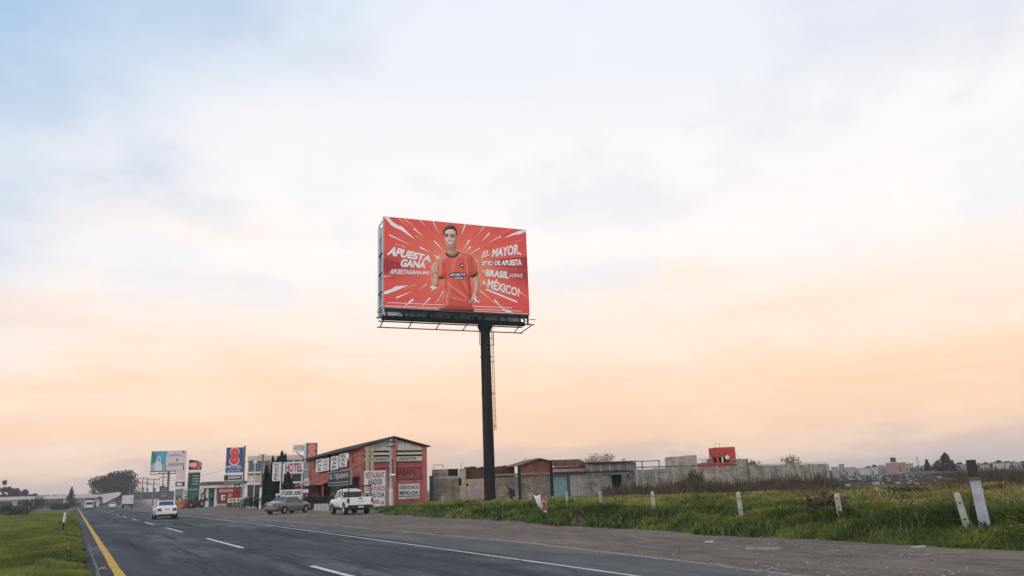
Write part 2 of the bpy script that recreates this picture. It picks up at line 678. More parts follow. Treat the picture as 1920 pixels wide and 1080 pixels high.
ASPH = asphalt()
SHOULDER = mat('old_asphalt', (0.108, 0.106, 0.100), (0.070, 0.069, 0.067), 0.95, 1.6, 0.4, 40, stretch=(1, 0.25, 1), grime=((0.17, 0.14, 0.12), 0.5, 0.5, 0.68, (1, 0.2, 1)))
GRAVEL = mat('gravel_dirt', (0.215, 0.160, 0.130), (0.125, 0.092, 0.076), 0.97, 2.6, 0.9, 30, stretch=(1, 0.35, 1), grime=((0.27, 0.195, 0.14), 0.35, 0.50, 0.70, (1, 0.25, 1)), spec=0.1)
WHITE_LINE = mat('white_road_paint', (0.62, 0.62, 0.60), (0.36, 0.36, 0.36), 0.7, 3.0, lo=0.25, hi=0.55, grime=((0.11, 0.11, 0.12), 5.0, 0.52, 0.68, (1, 1, 1)))
YELLOW_LINE = mat('yellow_road_paint', (0.60, 0.33, 0.035), (0.42, 0.22, 0.03), 0.7, 2.0, lo=0.3, hi=0.6, grime=((0.13, 0.10, 0.06), 4.0, 0.60, 0.74, (1, 1, 1)))

xs = np.concatenate([[-1600, -1000, -600, -350, -200, -120, -70], np.arange(-40, -6, 2.0), np.arange(-6, 0.8, 0.25), [3, 8, 11], np.arange(12.5, 27, 0.2), np.arange(27, 34, 0.4), np.arange(34, 60, 1.5), [65, 75, 90, 120, 170, 260, 400, 700, 1100, 1600]])
ys = np.concatenate([[-120, -60, -25], np.arange(-10, 4, 2.0), np.arange(4, 40, 0.22), np.arange(40, 62, 0.4), np.arange(62, 110, 1.5), [115, 125, 140, 160, 200, 260, 350, 500, 750, 1100, 1600]])
gx, gy = np.meshgrid(xs, ys)
gz = height(gx, gy)
nx, ny = len(xs), len(ys)
gm = bpy.data.meshes.new('ground')
idx = np.arange(nx * ny).reshape(ny, nx)
quads = np.stack([idx[:-1, :-1], idx[:-1, 1:], idx[1:, 1:], idx[1:, :-1]], -1).reshape(-1, 4)
gm.from_pydata(np.stack([gx, gy, gz], -1).reshape(-1, 3).tolist(), [], quads.tolist())
gm.materials.append(SOIL)
gm.polygons.foreach_set('use_smooth', [True] * len(gm.polygons))
tag(link('ground', gm), 'grassy soil of the verge, median and fields', kind='structure')


def strip(name, xa, xb, ysamp, z, m, parent=None, kind='structure', label=None):
    """A flat sheet between two edges given as functions of y."""
    v, f = [], []
    for y in ysamp:
        v += [(float(xa(y)), float(y), z), (float(xb(y)), float(y), z)]
    for i in range(len(ysamp) - 1):
        f.append((2 * i, 2 * i + 1, 2 * i + 3, 2 * i + 2))
    o = MB().add(v, f).build(name, m, parent)
    if parent is None:
        tag(o, label, kind=kind)
    return o


def const(c):
    return lambda y: c


yr = np.concatenate([np.arange(-30, 120, 0.7), np.arange(120, 1500, 20)])
edge_line = lambda y: np.interp(y, [-30, 11, 23, 45, 84, 1500], [7.9, 8.2, 8.6, 9.15, 9.15, 9.15])
pave_edge = lambda y: np.interp(y, [-30, 9, 13, 19, 45, 80, 1500], [9.8, 10.0, 10.35, 10.9, 11.2, 11.4, 11.4]) + 0.22 * (vnoise(y * 0.8, 1.2) - 0.5) + 0.12 * (vnoise(y * 3.1, 4.2) - 0.5)
road = strip('road', lambda y: 0.24 + 0.10 * (vnoise(y * 1.7, 2.1) - 0.5), lambda y: edge_line(y) + 0.35, yr, 0.0, ASPH, label='dark grey asphalt highway carriageway')
strip('paved_shoulder', lambda y: edge_line(y) + 0.30, pave_edge, yr, -0.004, SHOULDER, label='paler worn asphalt shoulder beyond the white edge line')
strip('gravel_lot', const(9.4), const(62.0), [-30, 20, 70, 150, 400, 900, 1500], -0.012, GRAVEL, label='brown gravel verge and parking strip beside the road')
strip('asphalt_crumb_edge', lambda y: pave_edge(y) - 0.10 * vnoise(y * 2.3, 6.1), lambda y: pave_edge(y) + 0.05 + 0.16 * vnoise(y * 1.7, 2.7), yr, -0.002, mat('pale_crumbs', (0.30, 0.24, 0.21), (0.17, 0.14, 0.12), 0.95, 5.0), label='pale crumbled edge between asphalt and gravel')
yl = np.concatenate([np.arange(-30, 130, 1.0), np.arange(130, 1400, 20)])
strip('yellow_edge_line', lambda y: 0.86 + 0.02 * (vnoise(y * 0.9, 7) - 0.5), lambda y: 1.05 + 0.02 * (vnoise(y * 0.9, 5) - 0.5), yl, 0.005, YELLOW_LINE, road)
strip('white_edge_line', lambda y: edge_line(y) - 0.045, lambda y: edge_line(y) + 0.045 + 0.02 * (vnoise(y * 2, 5) - 0.5), yl, 0.005, WHITE_LINE, road)
for k in range(-1, 30):
    y0 = 10.0 + 15.75 * k
    strip('lane_dash', const(4.54), const(4.68), [y0, y0 + 3.9, y0 + 7.7], 0.005, WHITE_LINE, road)
tag(strip('patched_seam', lambda y: 0.54 + 0.05 * (vnoise(y * 0.5, 3) - 0.5), lambda y: 0.60 + 0.06 * (vnoise(y * 1.5, 3.4) - 0.5), np.arange(8, 36, 0.7), 0.004, mat('pale_seam', (0.17, 0.17, 0.17), (0.09, 0.09, 0.095), 0.9, 6.0), road))
# road stud on the yellow line
rs = thing('road_stud', 'small orange reflective road stud beside the yellow edge line', 'road stud', (0.70, 21.5, 0.0))
MB().prism([(-0.09, 0.0), (0.09, 0.0), (0.05, 0.03), (-0.05, 0.03)], -0.05, 0.05).build('body', mat('stud_orange', (0.6, 0.19, 0.04), rough=0.5), rs)
MB().box(-0.04, 0.04, -0.056, -0.051, 0.005, 0.024).build('reflector', mat('stud_lens', (0.75, 0.3, 0.06), rough=0.2), rs)


# loose stones on the gravel, thickest along the broken asphalt edge
az_ = R(18) + RNG.random(9000) * R(46)
d_ = 1 / (RNG.random(9000) * (1 / 11.5 - 1 / 60) + 1 / 60)
x, y = d_ * np.sin(az_), d_ * np.cos(az_)
ok_ = (x > pave_edge(y) - 0.25) & (x < np.interp(y, EDGE_Y, EDGE_X) + 0.2) & (RNG.random(9000) < 0.25 + 0.75 * np.exp(-np.abs(x - pave_edge(y)) / 0.5) + 0.5 * (vnoise(x * 1.2, y * 0.3) > 0.6))
x, y = x[ok_], y[ok_]
n = len(x)
sz = (0.012 + 0.035 * RNG.random(n) ** 3)[:, None]
oct_ = np.array([(1, 0, 0), (0, 1, 0), (-1, 0, 0), (0, -1, 0), (0, 0, 0.7), (0, 0, -0.5)])
v = (np.stack([x, y, 0 * x - 0.005], -1)[:, None, :] + oct_[None] * sz[:, None] * (0.6 + 0.8 * RNG.random((n, 6, 1)))).reshape(-1, 3)
t8 = np.array([(0, 1, 4), (1, 2, 4), (2, 3, 4), (3, 0, 4), (1, 0, 5), (2, 1, 5), (3, 2, 5), (0, 3, 5)])
sm_ = bpy.data.meshes.new('loose_stones')
sm_.from_pydata(v.tolist(), [], (np.arange(n)[:, None, None] * 6 + t8[None]).reshape(-1, 3).tolist())
sm_.materials.append(mat('loose_stone', (0.30, 0.25, 0.22), (0.12, 0.10, 0.09), 0.95, 1.5))
tag(link('loose_stones', sm_), 'loose stones scattered over the gravel verge', kind='stuff')


# ------------------------------------------------------------------ grass and weeds (uncountable: stuff)
def blades(name, base, length, width, lean, leandir, m, label, tone=None):
    n = len(base)
    face = RNG.random(n) * 2 * np.pi
    wx, wy = np.cos(face) * width / 2, np.sin(face) * width / 2
    dx, dy = np.cos(leandir) * lean * length, np.sin(leandir) * lean * length
    hh = length * np.sqrt(np.clip(1 - lean ** 2 * 0.8, 0.1, 1))
    v = np.zeros((n, 5, 3))
    b = base
    v[:, 0] = b - np.stack([wx, wy, 0 * wx + 0.03], -1)
    v[:, 1] = b + np.stack([wx, wy, 0 * wx - 0.03], -1)
    midp = b + np.stack([dx * 0.35, dy * 0.35, hh * 0.62], -1)
    v[:, 2] = midp - np.stack([wx, wy, 0 * wx], -1) * 0.8
    v[:, 3] = midp + np.stack([wx, wy, 0 * wx], -1) * 0.8
    v[:, 4] = b + np.stack([dx, dy, hh], -1)
    o = (np.arange(n) * 5)[:, None]
    tri = np.concatenate([o + np.array([0, 1, 3]), o + np.array([0, 3, 2]), o + np.array([2, 3, 4])], 1).reshape(-1)
    me = bpy.data.meshes.new(name)
    me.vertices.add(n * 5)
    me.vertices.foreach_set('co', v.reshape(-1))
    nt_ = n * 3
    me.loops.add(nt_ * 3)
    me.loops.foreach_set('vertex_index', tri)
    me.polygons.add(nt_)
    me.polygons.foreach_set('loop_start', np.arange(nt_) * 3)
    me.update()
    me.validate()
    if tone is None:
        tone = RNG.random(n)
    at = me.attributes.new('tone', 'FLOAT', 'POINT')
    at.data.foreach_set('value', np.repeat(tone, 5).astype(np.float32))
    me.materials.append(m)
    return tag(link(name, me), label, kind='stuff')


def polar(n, az0, az1, d0, d1):
    az = R(az0) + RNG.random(n) * (R(az1) - R(az0))
    d = 1 / (RNG.random(n) * (1 / d0 - 1 / d1) + 1 / d1)
    return d * np.sin(az), d * np.cos(az), d


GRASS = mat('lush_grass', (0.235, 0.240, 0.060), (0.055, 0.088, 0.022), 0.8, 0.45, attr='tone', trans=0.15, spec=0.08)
GRASS_DRY = mat('dry_grass', (0.40, 0.31, 0.115), (0.17, 0.145, 0.05), 0.85, 0.35, attr='tone', trans=0.25, spec=0.1)
GRASS_LOW = mat('median_grass', (0.265, 0.265, 0.068), (0.105, 0.135, 0.032), 0.8, 0.35, attr='tone', trans=0.3, spec=0.1)
WEED = mat('brown_weeds', (0.112, 0.080, 0.056), (0.045, 0.033, 0.027), 0.95, 0.3, attr='tone', spec=0.05)

# verge
x, y, d = polar(430000, 14, 64, 15.5, 80)
az_ = np.degrees(np.arctan2(x, y))
e = grass_edge(y)
back = 5.0 + 3.5 * vnoise(x * 0.2, y * 0.2) + 60 * sstep(40, 34, az_)
keep = (x > e + 0.05) & (x < e + back) & (y < 81)
x, y, d = x[keep], y[keep], d[keep]
e = grass_edge(y)
dm = dome(x, y)
clump = 0.5 * np.clip(dm / 0.4, 0, 1) + 0.5 * vnoise(x * 1.6 + 3, y * 1.6)
keep = RNG.random(len(x)) < 0.25 + 1.2 * clump
x, y, d, e, clump = x[keep], y[keep], d[keep], e[keep], clump[keep]
ln = (0.07 + 0.20 * clump + 0.12 * RNG.random(len(x)) ** 2) * (0.55 + 0.45 * sstep(0, 1.0, x - e)) * (1 - 0.40 * sstep(5, 12, x - e))
gx_, gy_ = dome(x + 0.05, y) - dome(x - 0.05, y), dome(x, y + 0.05) - dome(x, y - 0.05)
ld = np.arctan2(-gy_, -gx_) + RNG.normal(0, 0.7, len(x))
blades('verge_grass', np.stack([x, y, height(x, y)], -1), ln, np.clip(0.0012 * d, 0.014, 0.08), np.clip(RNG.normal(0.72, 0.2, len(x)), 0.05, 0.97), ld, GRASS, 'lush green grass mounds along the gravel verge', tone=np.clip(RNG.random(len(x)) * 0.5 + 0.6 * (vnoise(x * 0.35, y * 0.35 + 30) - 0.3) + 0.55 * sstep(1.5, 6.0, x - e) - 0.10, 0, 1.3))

# coarse dark weeds and dead stalks mixed into the verge
x, y, d = polar(60000, 14, 64, 15.5, 60)
e = grass_edge(y)
cl = vnoise(x * 0.8 + 70, y * 0.8)
keep = (x > e - 0.1) & (x < e + 7) & (cl > 0.64) & (y < 80)
x, y, d, cl = x[keep], y[keep], d[keep], cl[keep]
blades('verge_weeds', np.stack([x, y, height(x, y)], -1), 0.16 + 0.30 * RNG.random(len(x)) * cl, np.clip(0.0028 * d, 0.04, 0.12), np.clip(RNG.normal(0.6, 0.2, len(x)), 0.1, 0.97), RNG.random(len(x)) * 6.28, mat('coarse_weed', (0.095, 0.130, 0.042), (0.040, 0.065, 0.022), 0.85, 0.7, attr='tone', trans=0.1, spec=0.08), 'coarse dark green weeds among the verge grass')
x, y, d = polar(9000, 14, 64, 15.5, 60)
e = grass_edge(y)
cl = vnoise(x * 0.5 + 20, y * 0.5 + 60)
keep = (x > e + 0.1) & (x < e + 10) & (cl > 0.50) & (y < 80)
x, y, d, cl = x[keep], y[keep], d[keep], cl[keep]
blades('dry_stalks', np.stack([x, y, height(x, y)], -1), 0.20 + 0.28 * RNG.random(len(x)), np.clip(0.0007 * d, 0.010, 0.05), np.clip(RNG.normal(0.35, 0.2, len(x)), 0.0, 0.9), RNG.random(len(x)) * 6.28, mat('dead_stalk', (0.23, 0.18, 0.09), (0.11, 0.085, 0.042), 0.9, 0.9, attr='tone', spec=0.05), 'thin dead stalks among the verge grass')
x, y, d = polar(40000, 40, 66, 26, 66)
e = grass_edge(y)
cl = vnoise(x * 0.33 + 33, y * 0.33 + 4)
keep = (x > e + 7) & (cl > 0.52) & (y < 66)
x, y, d, cl = x[keep], y[keep], d[keep], cl[keep]
blades('field_scrub', np.stack([x, y, height(x, y)], -1), 0.16 + 0.40 * RNG.random(len(x)) * cl, np.clip(0.0013 * d, 0.02, 0.09), np.clip(RNG.normal(0.5, 0.2, len(x)), 0.0, 0.9), RNG.random(len(x)) * 6.28, mat('olive_scrub', (0.135, 0.115, 0.045), (0.065, 0.050, 0.025), 0.9, 0.5, attr='tone', spec=0.05), 'patches of olive brown scrub in the yellow field')

# yellowing field beyond the fence
x, y, d = polar(170000, 34, 66, 22, 75)
e = grass_edge(y)
keep = (x > e + 4.5 + 4.0 * vnoise(x * 0.2, y * 0.2)) & (y < 66) & (y > 4)
x, y, d = x[keep], y[keep], d[keep]
cl = vnoise(x * 0.6, y * 0.6)
ln = 0.10 + 0.30 * cl ** 1.5 + 0.08 * RNG.random(len(x))
blades('field_grass', np.stack([x, y, height(x, y)], -1), ln, np.clip(0.0013 * d, 0.02, 0.09), np.clip(RNG.normal(0.75, 0.15, len(x)), 0.1, 0.97), vnoise(x * 0.35, y * 0.35) * 14 + RNG.normal(0, .5, len(x)), GRASS_DRY, 'yellowed matted grass in the field behind the fence posts')

# brown weed stalks in front of the long wall and over the field
x, y, d = polar(75000, 35, 66, 50, 135)
cl = vnoise(x * 0.16 + 9, y * 0.16)
keep = (d > 58 - 10 * cl) & (y < 71) & (RNG.random(len(x)) < 0.25 + 1.1 * vnoise(x * 0.45 + 50, y * 0.45))
x, y, d = x[keep], y[keep], d[keep]
ln = (0.15 + 1.10 * vnoise(x * 0.28, y * 0.28 + 20) ** 1.7 + 0.9 * RNG.random(len(x)) ** 6) * (0.45 + 0.95 * vnoise(x * 0.11 + 7, y * 0.11)) * (0.35 + 0.65 * sstep(53, 68, d))
az_ = np.degrees(np.arctan2(x, y))
ln *= 1 - 0.72 * sstep(50.2, 51.5, az_) * sstep(58.5, 56.5, az_)
blades('weed_stalks', np.stack([x, y, height(x, y)], -1), ln, np.clip(0.0010 * d, 0.03, 0.10), np.clip(RNG.normal(0.25, 0.14, len(x)), 0, 0.7), RNG.random(len(x)) * 6.28, WEED, 'band of dry brown weed stalks in front of the long block wall')

# median, left of the road
x, y, d = polar(260000, -14, 2, 16, 190)
keep = (x < 0.30 + 0.12 * (vnoise(y * 1.3, 8) - 0.5)) & (x > -45)
x, y, d = x[keep], y[keep], d[keep]
rough_ = sstep(-1.6, -0.4, x)
ln = 0.05 + 0.10 * vnoise(x * 0.8, y * 0.5) + 0.16 * rough_ * vnoise(x * 2.1, y * 0.9) + 0.04 * RNG.random(len(x))
blades('median_grass', np.stack([x, y, height(x, y)], -1), ln, np.clip(0.0011 * d, 0.012, 0.1), np.clip(RNG.normal(0.5, 0.25, len(x)), 0.0, 0.95), RNG.random(len(x)) * 6.28, GRASS_LOW, 'short green grass of the median beside the yellow line', tone=np.clip(RNG.random(len(x)) * 0.6 + 0.8 * (vnoise(x * 0.9 + 2, y * 0.25) - 0.3) + 0.3 * (vnoise(x * 0.2, y * 0.05) - 0.4), 0, 1))

# broad-leaved weeds along the asphalt edge
x, y, d = polar(60000, -3.5, 2, 16, 90)
keep = (x < 0.34) & (x > -1.5) & (vnoise(x * 2.2 + 11, y * 0.9) * sstep(-1.5, -0.3, x) > 0.42)
x, y, d = x[keep], y[keep], d[keep]
blades('edge_weeds', np.stack([x, y, height(x, y)], -1), 0.10 + 0.16 * RNG.random(len(x)), np.clip(0.003 * d, 0.05, 0.2), np.clip(RNG.normal(0.75, 0.15, len(x)), 0.2, 0.97), RNG.random(len(x)) * 6.28, mat('edge_weed_leaves', (0.125, 0.150, 0.045), (0.055, 0.080, 0.026), 0.85, 0.8, attr='tone', trans=0.2), 'low broad-leaved weeds along the left asphalt edge')

# small patch of grass before the hotel signs
x, y = RNG.normal(0, 1, 5000), RNG.normal(0, 1, 5000)
c = G(462, 950)
x, y = c.x + 1.0 + x * 1.3 - y * 0.4, c.y - 6 + y * 5.5
blades('hotel_grass', np.stack([x, y, 0 * x - 0.02], -1), 0.25 + 0.3 * RNG.random(5000), np.full(5000, 0.10), np.clip(RNG.normal(0.5, 0.2, 5000), 0, 0.9), RNG.random(5000) * 6.28, GRASS, 'green grass patch at the foot of the hotel signs')


# ------------------------------------------------------------------ trees and shrubs
BARK = mat('bark', (0.10, 0.075, 0.055), (0.05, 0.04, 0.03), 0.95, 6.0, 0.6, 20)
LEAF = mat('dark_leaves', (0.060, 0.075, 0.040), (0.028, 0.040, 0.022), 0.8, 0.5, attr='tone', trans=0.2, spec=0.1)
CYPRESS = mat('cypress_leaves', (0.026, 0.042, 0.022), (0.012, 0.020, 0.012), 0.85, 0.8, attr='tone', trans=0.1, spec=0.1)
DRYLEAF = mat('dry_leaves', (0.40, 0.31, 0.15), (0.24, 0.18, 0.08), 0.85, 0.8, attr='tone', trans=0.2, spec=0.1)


def leaf_mesh(name, pts, size, m, parent, aim=None):
    n = len(pts)
    a = RNG.normal(0, 1, (n, 3))
    b = RNG.normal(0, 1, (n, 3))
    a /= np.linalg.norm(a, axis=1)[:, None]
    b -= (a * b).sum(1)[:, None] * a
    b /= np.linalg.norm(b, axis=1)[:, None]
    s = (size * (0.6 + 0.8 * RNG.random(n)))[:, None]
    if aim is not None:
        a = a * 0.5 + np.array(aim)
        a /= np.linalg.norm(a, axis=1)[:, None]
    v = np.stack([pts - a * s * 0.5, pts + b * s * 0.28, pts + a * s * 0.6, pts - b * s * 0.28], 1)
    me = bpy.data.meshes.new(name)
    me.from_pydata(v.reshape(-1, 3).tolist(), [], (np.arange(n * 4).reshape(-1, 4)).tolist())
    at = me.attributes.new('tone', 'FLOAT', 'POINT')
    at.data.foreach_set('value', np.repeat(RNG.random(n), 4).astype(np.float32))
    me.materials.append(m)
    return link(name, me, parent)


def broad_tree(label, loc, h, rx, m=LEAF, n=2600, leaf=0.5, group=None, lobes=14, base=0.25, name='broadleaf_tree', flat=1.0):
    t = thing(name, label, 'tree', loc, 0, group)
    cz = h * (base + (1 - base) * 0.5)
    rz = h * (1 - base) * 0.5
    cs = []
    for i in range(lobes):
        v = RNG.normal(0, 1, 3)
        v /= np.linalg.norm(v)
        k = 0.45 + 0.40 * RNG.random()
        cs.append(np.array([v[0] * rx * k, v[1] * rx * k * flat, cz + v[2] * rz * k]))
    tr = MB()
    tr.tube((0, 0, -0.2), (0.02 * h, 0, h * 0.45), 0.035 * h, 0.02 * h, 9)
    for c in cs:
        tr.tube((0.02 * h * 0.6, 0, h * 0.3), c, 0.011 * h, 0.003 * h, 5)
    tr.build('trunk', BARK, t, 40)
    pts = []
    for c in cs:
        k = n // lobes
        r = (0.30 + 0.16 * RNG.random()) * rx
        q = RNG.normal(0, 1, (k, 3))
        q /= np.linalg.norm(q, axis=1)[:, None]
        q *= (RNG.random(k) ** 0.4)[:, None] * np.array([r, r * flat, r * 0.8 * min(1.3, rz / rx + 0.3)])
        pts.append(c + q)
    leaf_mesh('crown', np.concatenate(pts), leaf, m, t)
    return t


def cone_tree(label, loc, h, r, m=CYPRESS, n=1500, leaf=0.35, group=None, name='cypress_tree', power=0.8, base=0.05, ragged=0.15):
    t = thing(name, label, 'tree', loc, 0, group)
    tr = MB().tube((0, 0, -0.2), (0, 0, h * 0.9), 0.02 * h, 0.004 * h, 7)
    for i in range(14):
        zz = h * (base + 0.05 + 0.8 * i / 14)
        a = i * 2.4
        rr = r * (1 - zz / h) ** power * 0.8
        tr.tube((0, 0, zz), (rr * math.cos(a), rr * math.sin(a), zz + 0.15 * rr), 0.005 * h, 0.002 * h, 4)
    tr.build('trunk', BARK, t, 40)
    u = RNG.random(n) ** 1.35
    z = h * (base + (1 - base) * u)
    belly = np.clip((1 - u), 0, 1) ** power * np.clip(u * 9 + 0.45, 0, 1)
    a = RNG.random(n) * 2 * np.pi
    lump = 1 + ragged * np.sin(a * 3 + z * 5 / max(r, .5)) + ragged * 0.7 * np.sin(a * 5 - z * 3)
    rad = r * belly * lump * (0.35 + 0.65 * RNG.random(n) ** 0.5)
    leaf_mesh('crown', np.stack([rad * np.cos(a), rad * np.sin(a), z], -1), leaf, m, t, aim=(0, 0, 0.9))
    return t


def shrub(label, loc, h, r, m=LEAF, n=500, leaf=0.2, group=None, name='shrub'):
    t = thing(name, label, 'shrub', loc, 0, group)
    st = MB()
    for i in range(7):
        a = i * 0.9
        st.tube((0, 0, -0.05), (r * 0.5 * math.cos(a), r * 0.5 * math.sin(a), h * (0.6 + 0.05 * i % 0.3)), 0.02, 0.008, 5)
    st.build('stem', BARK, t)
    q = RNG.normal(0, 1, (n, 3))
    q /= np.linalg.norm(q, axis=1)[:, None]
    q *= (RNG.random(n) ** 0.4)[:, None]
    lump = 1 + 0.25 * np.sin(q[:, 0] * 5 + h) * np.cos(q[:, 1] * 6)
    p = np.stack([q[:, 0] * r * lump, q[:, 1] * r * lump, h * 0.52 + q[:, 2] * h * 0.48 * lump], -1)
    leaf_mesh('crown', p, leaf, m, t)
    return t

# ------------------------------------------------------------------ the tall billboard
DARK_STEEL = mat('dark_painted_steel', (0.020, 0.021, 0.025), (0.011, 0.012, 0.014), 0.75, 2.0, spec=0.15)
POLE_STEEL = mat('pole_steel', (0.020, 0.018, 0.018), (0.011, 0.010, 0.011), 0.75, 0.8, spec=0.15, stretch=(3, 3, 0.4), grime=((0.060, 0.042, 0.032), 1.2, 0.52, 0.78, (3, 3, 0.22)))
SHEET_GREY = mat('galvanised_sheet', (0.66, 0.70, 0.73), (0.56, 0.60, 0.63), 0.6, 1.0)
PRINT_WHITE = mat('print_white', (0.88, 0.86, 0.86), (0.85, 0.81, 0.80), 0.6, 3)


def radial_print():
    m = bpy.data.materials.new('orange_burst_print')
    m.use_nodes = True
    t = m.node_tree
    L = t.links.new
    b = t.nodes['Principled BSDF']
    b.inputs['Roughness'].default_value = 0.55
    b.inputs['Specular IOR Level'].default_value = 0.2
    tc = t.nodes.new('ShaderNodeTexCoord')
    sp = t.nodes.new('ShaderNodeSeparateXYZ')
    L(tc.outputs['Object'], sp.inputs[0])

    def mth(op, a, b_=None):
        n = t.nodes.new('ShaderNodeMath')
        n.operation = op
        for i, v in enumerate((a, b_)):
            if v is None:
                continue
            if isinstance(v, (int, float)):
                n.inputs[i].default_value = v
            else:
                L(v, n.inputs[i])
        return n.outputs[0]
    dx, dz = mth('SUBTRACT', sp.outputs[0], 6.3), mth('SUBTRACT', sp.outputs[2], 19.2)
    ang = mth('ARCTAN2', dz, dx)
    rad = mth('SQRT', mth('ADD', mth('MULTIPLY', mth('MULTIPLY', dx, dx), 0.55), mth('MULTIPLY', dz, dz)))
    cb = t.nodes.new('ShaderNodeCombineXYZ')
    L(mth('MULTIPLY', ang, 5.0), cb.inputs[0])
    L(mth('MULTIPLY', rad, 0.10), cb.inputs[1])
    n = t.nodes.new('ShaderNodeTexNoise')
    n.inputs['Scale'].default_value = 1.6
    n.inputs['Detail'].default_value = 5
    L(cb.outputs[0], n.inputs['Vector'])
    r1 = t.nodes.new('ShaderNodeValToRGB')
    el = r1.color_ramp.elements
    el[0].position, el[0].color = 0.05, (0.90, 0.32, 0.17, 1)
    el[1].position, el[1].color = 1.0, (0.80, 0.090, 0.085, 1)
    k = el.new(0.45)
    k.color = (0.84, 0.16, 0.11, 1)
    L(mth('ADD', mth('MULTIPLY', rad, 0.19), mth('MULTIPLY', mth('SUBTRACT', n.outputs['Fac'], 0.5), 0.5)), r1.inputs[0])
    # dark bands behind the lettering
    band = mth('MULTIPLY', mth('LESS_THAN', mth('ABSOLUTE', mth('ADD', dz, 0.0)), 0.0), 1.0)
    az = mth('ABSOLUTE', mth('ADD', dz, 0.2))
    fall = t.nodes.new('ShaderNodeValToRGB')
    fall.color_ramp.elements[0].position, fall.color_ramp.elements[0].color = 0.0, (1, 1, 1, 1)
    fall.color_ramp.elements[1].position, fall.color_ramp.elements[1].color = 1.0, (0, 0, 0, 1)
    L(mth('ADD', mth('MULTIPLY', az, 0.75), mth('MULTIPLY', mth('SUBTRACT', n.outputs['Fac'], 0.5), 0.8)), fall.inputs[0])
    side = t.nodes.new('ShaderNodeValToRGB')
    side.color_ramp.elements[0].position, side.color_ramp.elements[0].color = 0.45, (0, 0, 0, 1)
    side.color_ramp.elements[1].position, side.color_ramp.elements[1].color = 0.95, (1, 1, 1, 1)
    L(mth('MULTIPLY', mth('ABSOLUTE', dx), 0.16), side.inputs[0])
    mx = t.nodes.new('ShaderNodeMix')
    mx.data_type = 'RGBA'
    L(mth('MULTIPLY', mth('MULTIPLY', fall.outputs[0], side.outputs[0]), 0.85), mx.inputs[0])
    L(r1.outputs[0], mx.inputs[6])
    mx.inputs[7].default_value = (0.24, 0.022, 0.030, 1)
    L(mx.outputs[2], b.inputs['Base Color'])
    return m


BB = Fac((19.92, 56.60), R(-6.45))
BW, BZ0, BZ1 = 12.53, 15.55, 23.10
bb = thing('billboard', 'tall roadside billboard with orange football betting advertisement on a dark pole', 'billboard', BB.o, BB.rot)
GZ = float(height(28.7, 56.6))
PX, PY = 8.85, 1.05
MB().tube((PX, PY, GZ - 0.4), (PX, PY, 14.55), 0.46, 0.40, 28, cap=True).build('pole', POLE_STEEL, bb, 40)
MB().lathe([(0.40, 14.05), (0.56, 14.38), (0.62, 14.5), (0.62, 14.7), (0.3, 14.7)], PX, PY, 0, 'z', 24).build('pole_head', DARK_STEEL, bb, 40)
for zz in (3.0, 6.0, 9.0, 12.0):
    MB().lathe([(0.44, zz - 0.03), (0.475, zz - 0.02), (0.475, zz + 0.02), (0.43, zz + 0.03)], PX, PY, 0, 'z', 24).build('pole_collar', POLE_STEEL, bb, 40)
front = MB().box(0, BW, 0.0, 0.12, BZ0, BZ1).build('front_panel', radial_print(), bb)
MB().box(-0.05, BW + 0.05, 0.125, 0.20, BZ0 - 0.05, BZ1 + 0.04).build('front_panel_frame', SHEET_GREY, bb)
rear = MB().box(0.0, BW, 2.00, 2.12, BZ0 - 0.35, BZ1 - 0.25).build('rear_panel', SHEET_GREY, bb)
for zz in (22.9, 21.7, 20.2, 18.6, 17.0, 15.9):
    for xx in (0.06, 4.2, 8.4, BW - 0.06):
        MB().box(xx - 0.05, xx + 0.05, 0.20, 2.0, zz - 0.04, zz + 0.04).build('strut', DARK_STEEL if zz in (20.2, 18.6, 17.0) else SHEET_GREY, bb)
for xx in (0.06, 2.1, 4.2, 6.3, 8.4, 10.5, BW - 0.06):
    um = SHEET_GREY if xx < 1 else DARK_STEEL
    MB().box(xx - 0.05, xx + 0.05, 0.21, 0.30, 15.0, BZ1 - 0.1).build('upright', um, bb)
    MB().box(xx - 0.05, xx + 0.05, 1.89, 1.98, 15.0, BZ1 - 0.4).build('upright', um, bb)
    MB().box(xx - 0.05, xx + 0.05, 0.31, 0.40, 14.75, 15.24).build('upright_foot', DARK_STEEL, bb)
MB().box(0.0, BW, 0.35, 0.43, 15.26, 15.56).build('lower_skirt', mat('skirt_steel', (0.085, 0.09, 0.105), (0.035, 0.038, 0.046), 0.6, 2.5), bb)
MB().tube((0.1, PY, 14.92), (BW - 0.1, PY, 14.92), 0.20, None, 16).build('main_beam', DARK_STEEL, bb, 40)
MB().box(0.0, BW, 0.36, 0.44, 14.74, 14.83).build('chord', DARK_STEEL, bb)
MB().box(0.0, BW, 1.70, 1.78, 14.74, 14.83).build('chord', DARK_STEEL, bb)
for k in range(6):
    xx = 0.35 + k * (BW - 0.7) / 5
    MB().tube((xx, PY, 14.95), (xx, -0.75, 14.50), 0.045, None, 6).build('bracket_arm', DARK_STEEL, bb)
    MB().tube((xx, PY, 14.95), (xx, 2.75, 14.50), 0.045, None, 6).build('bracket_arm', DARK_STEEL, bb)
    MB().tube((xx, 0.40, 14.75), (xx, 0.40, 15.3), 0.06, None, 6).build('hanger', DARK_STEEL, bb)
    MB().tube((xx + 0.5, 0.27, 14.8), (xx + 1.4 if k < 5 else xx - 0.4, 0.27, 15.3), 0.03, None, 5).build('brace', DARK_STEEL, bb)
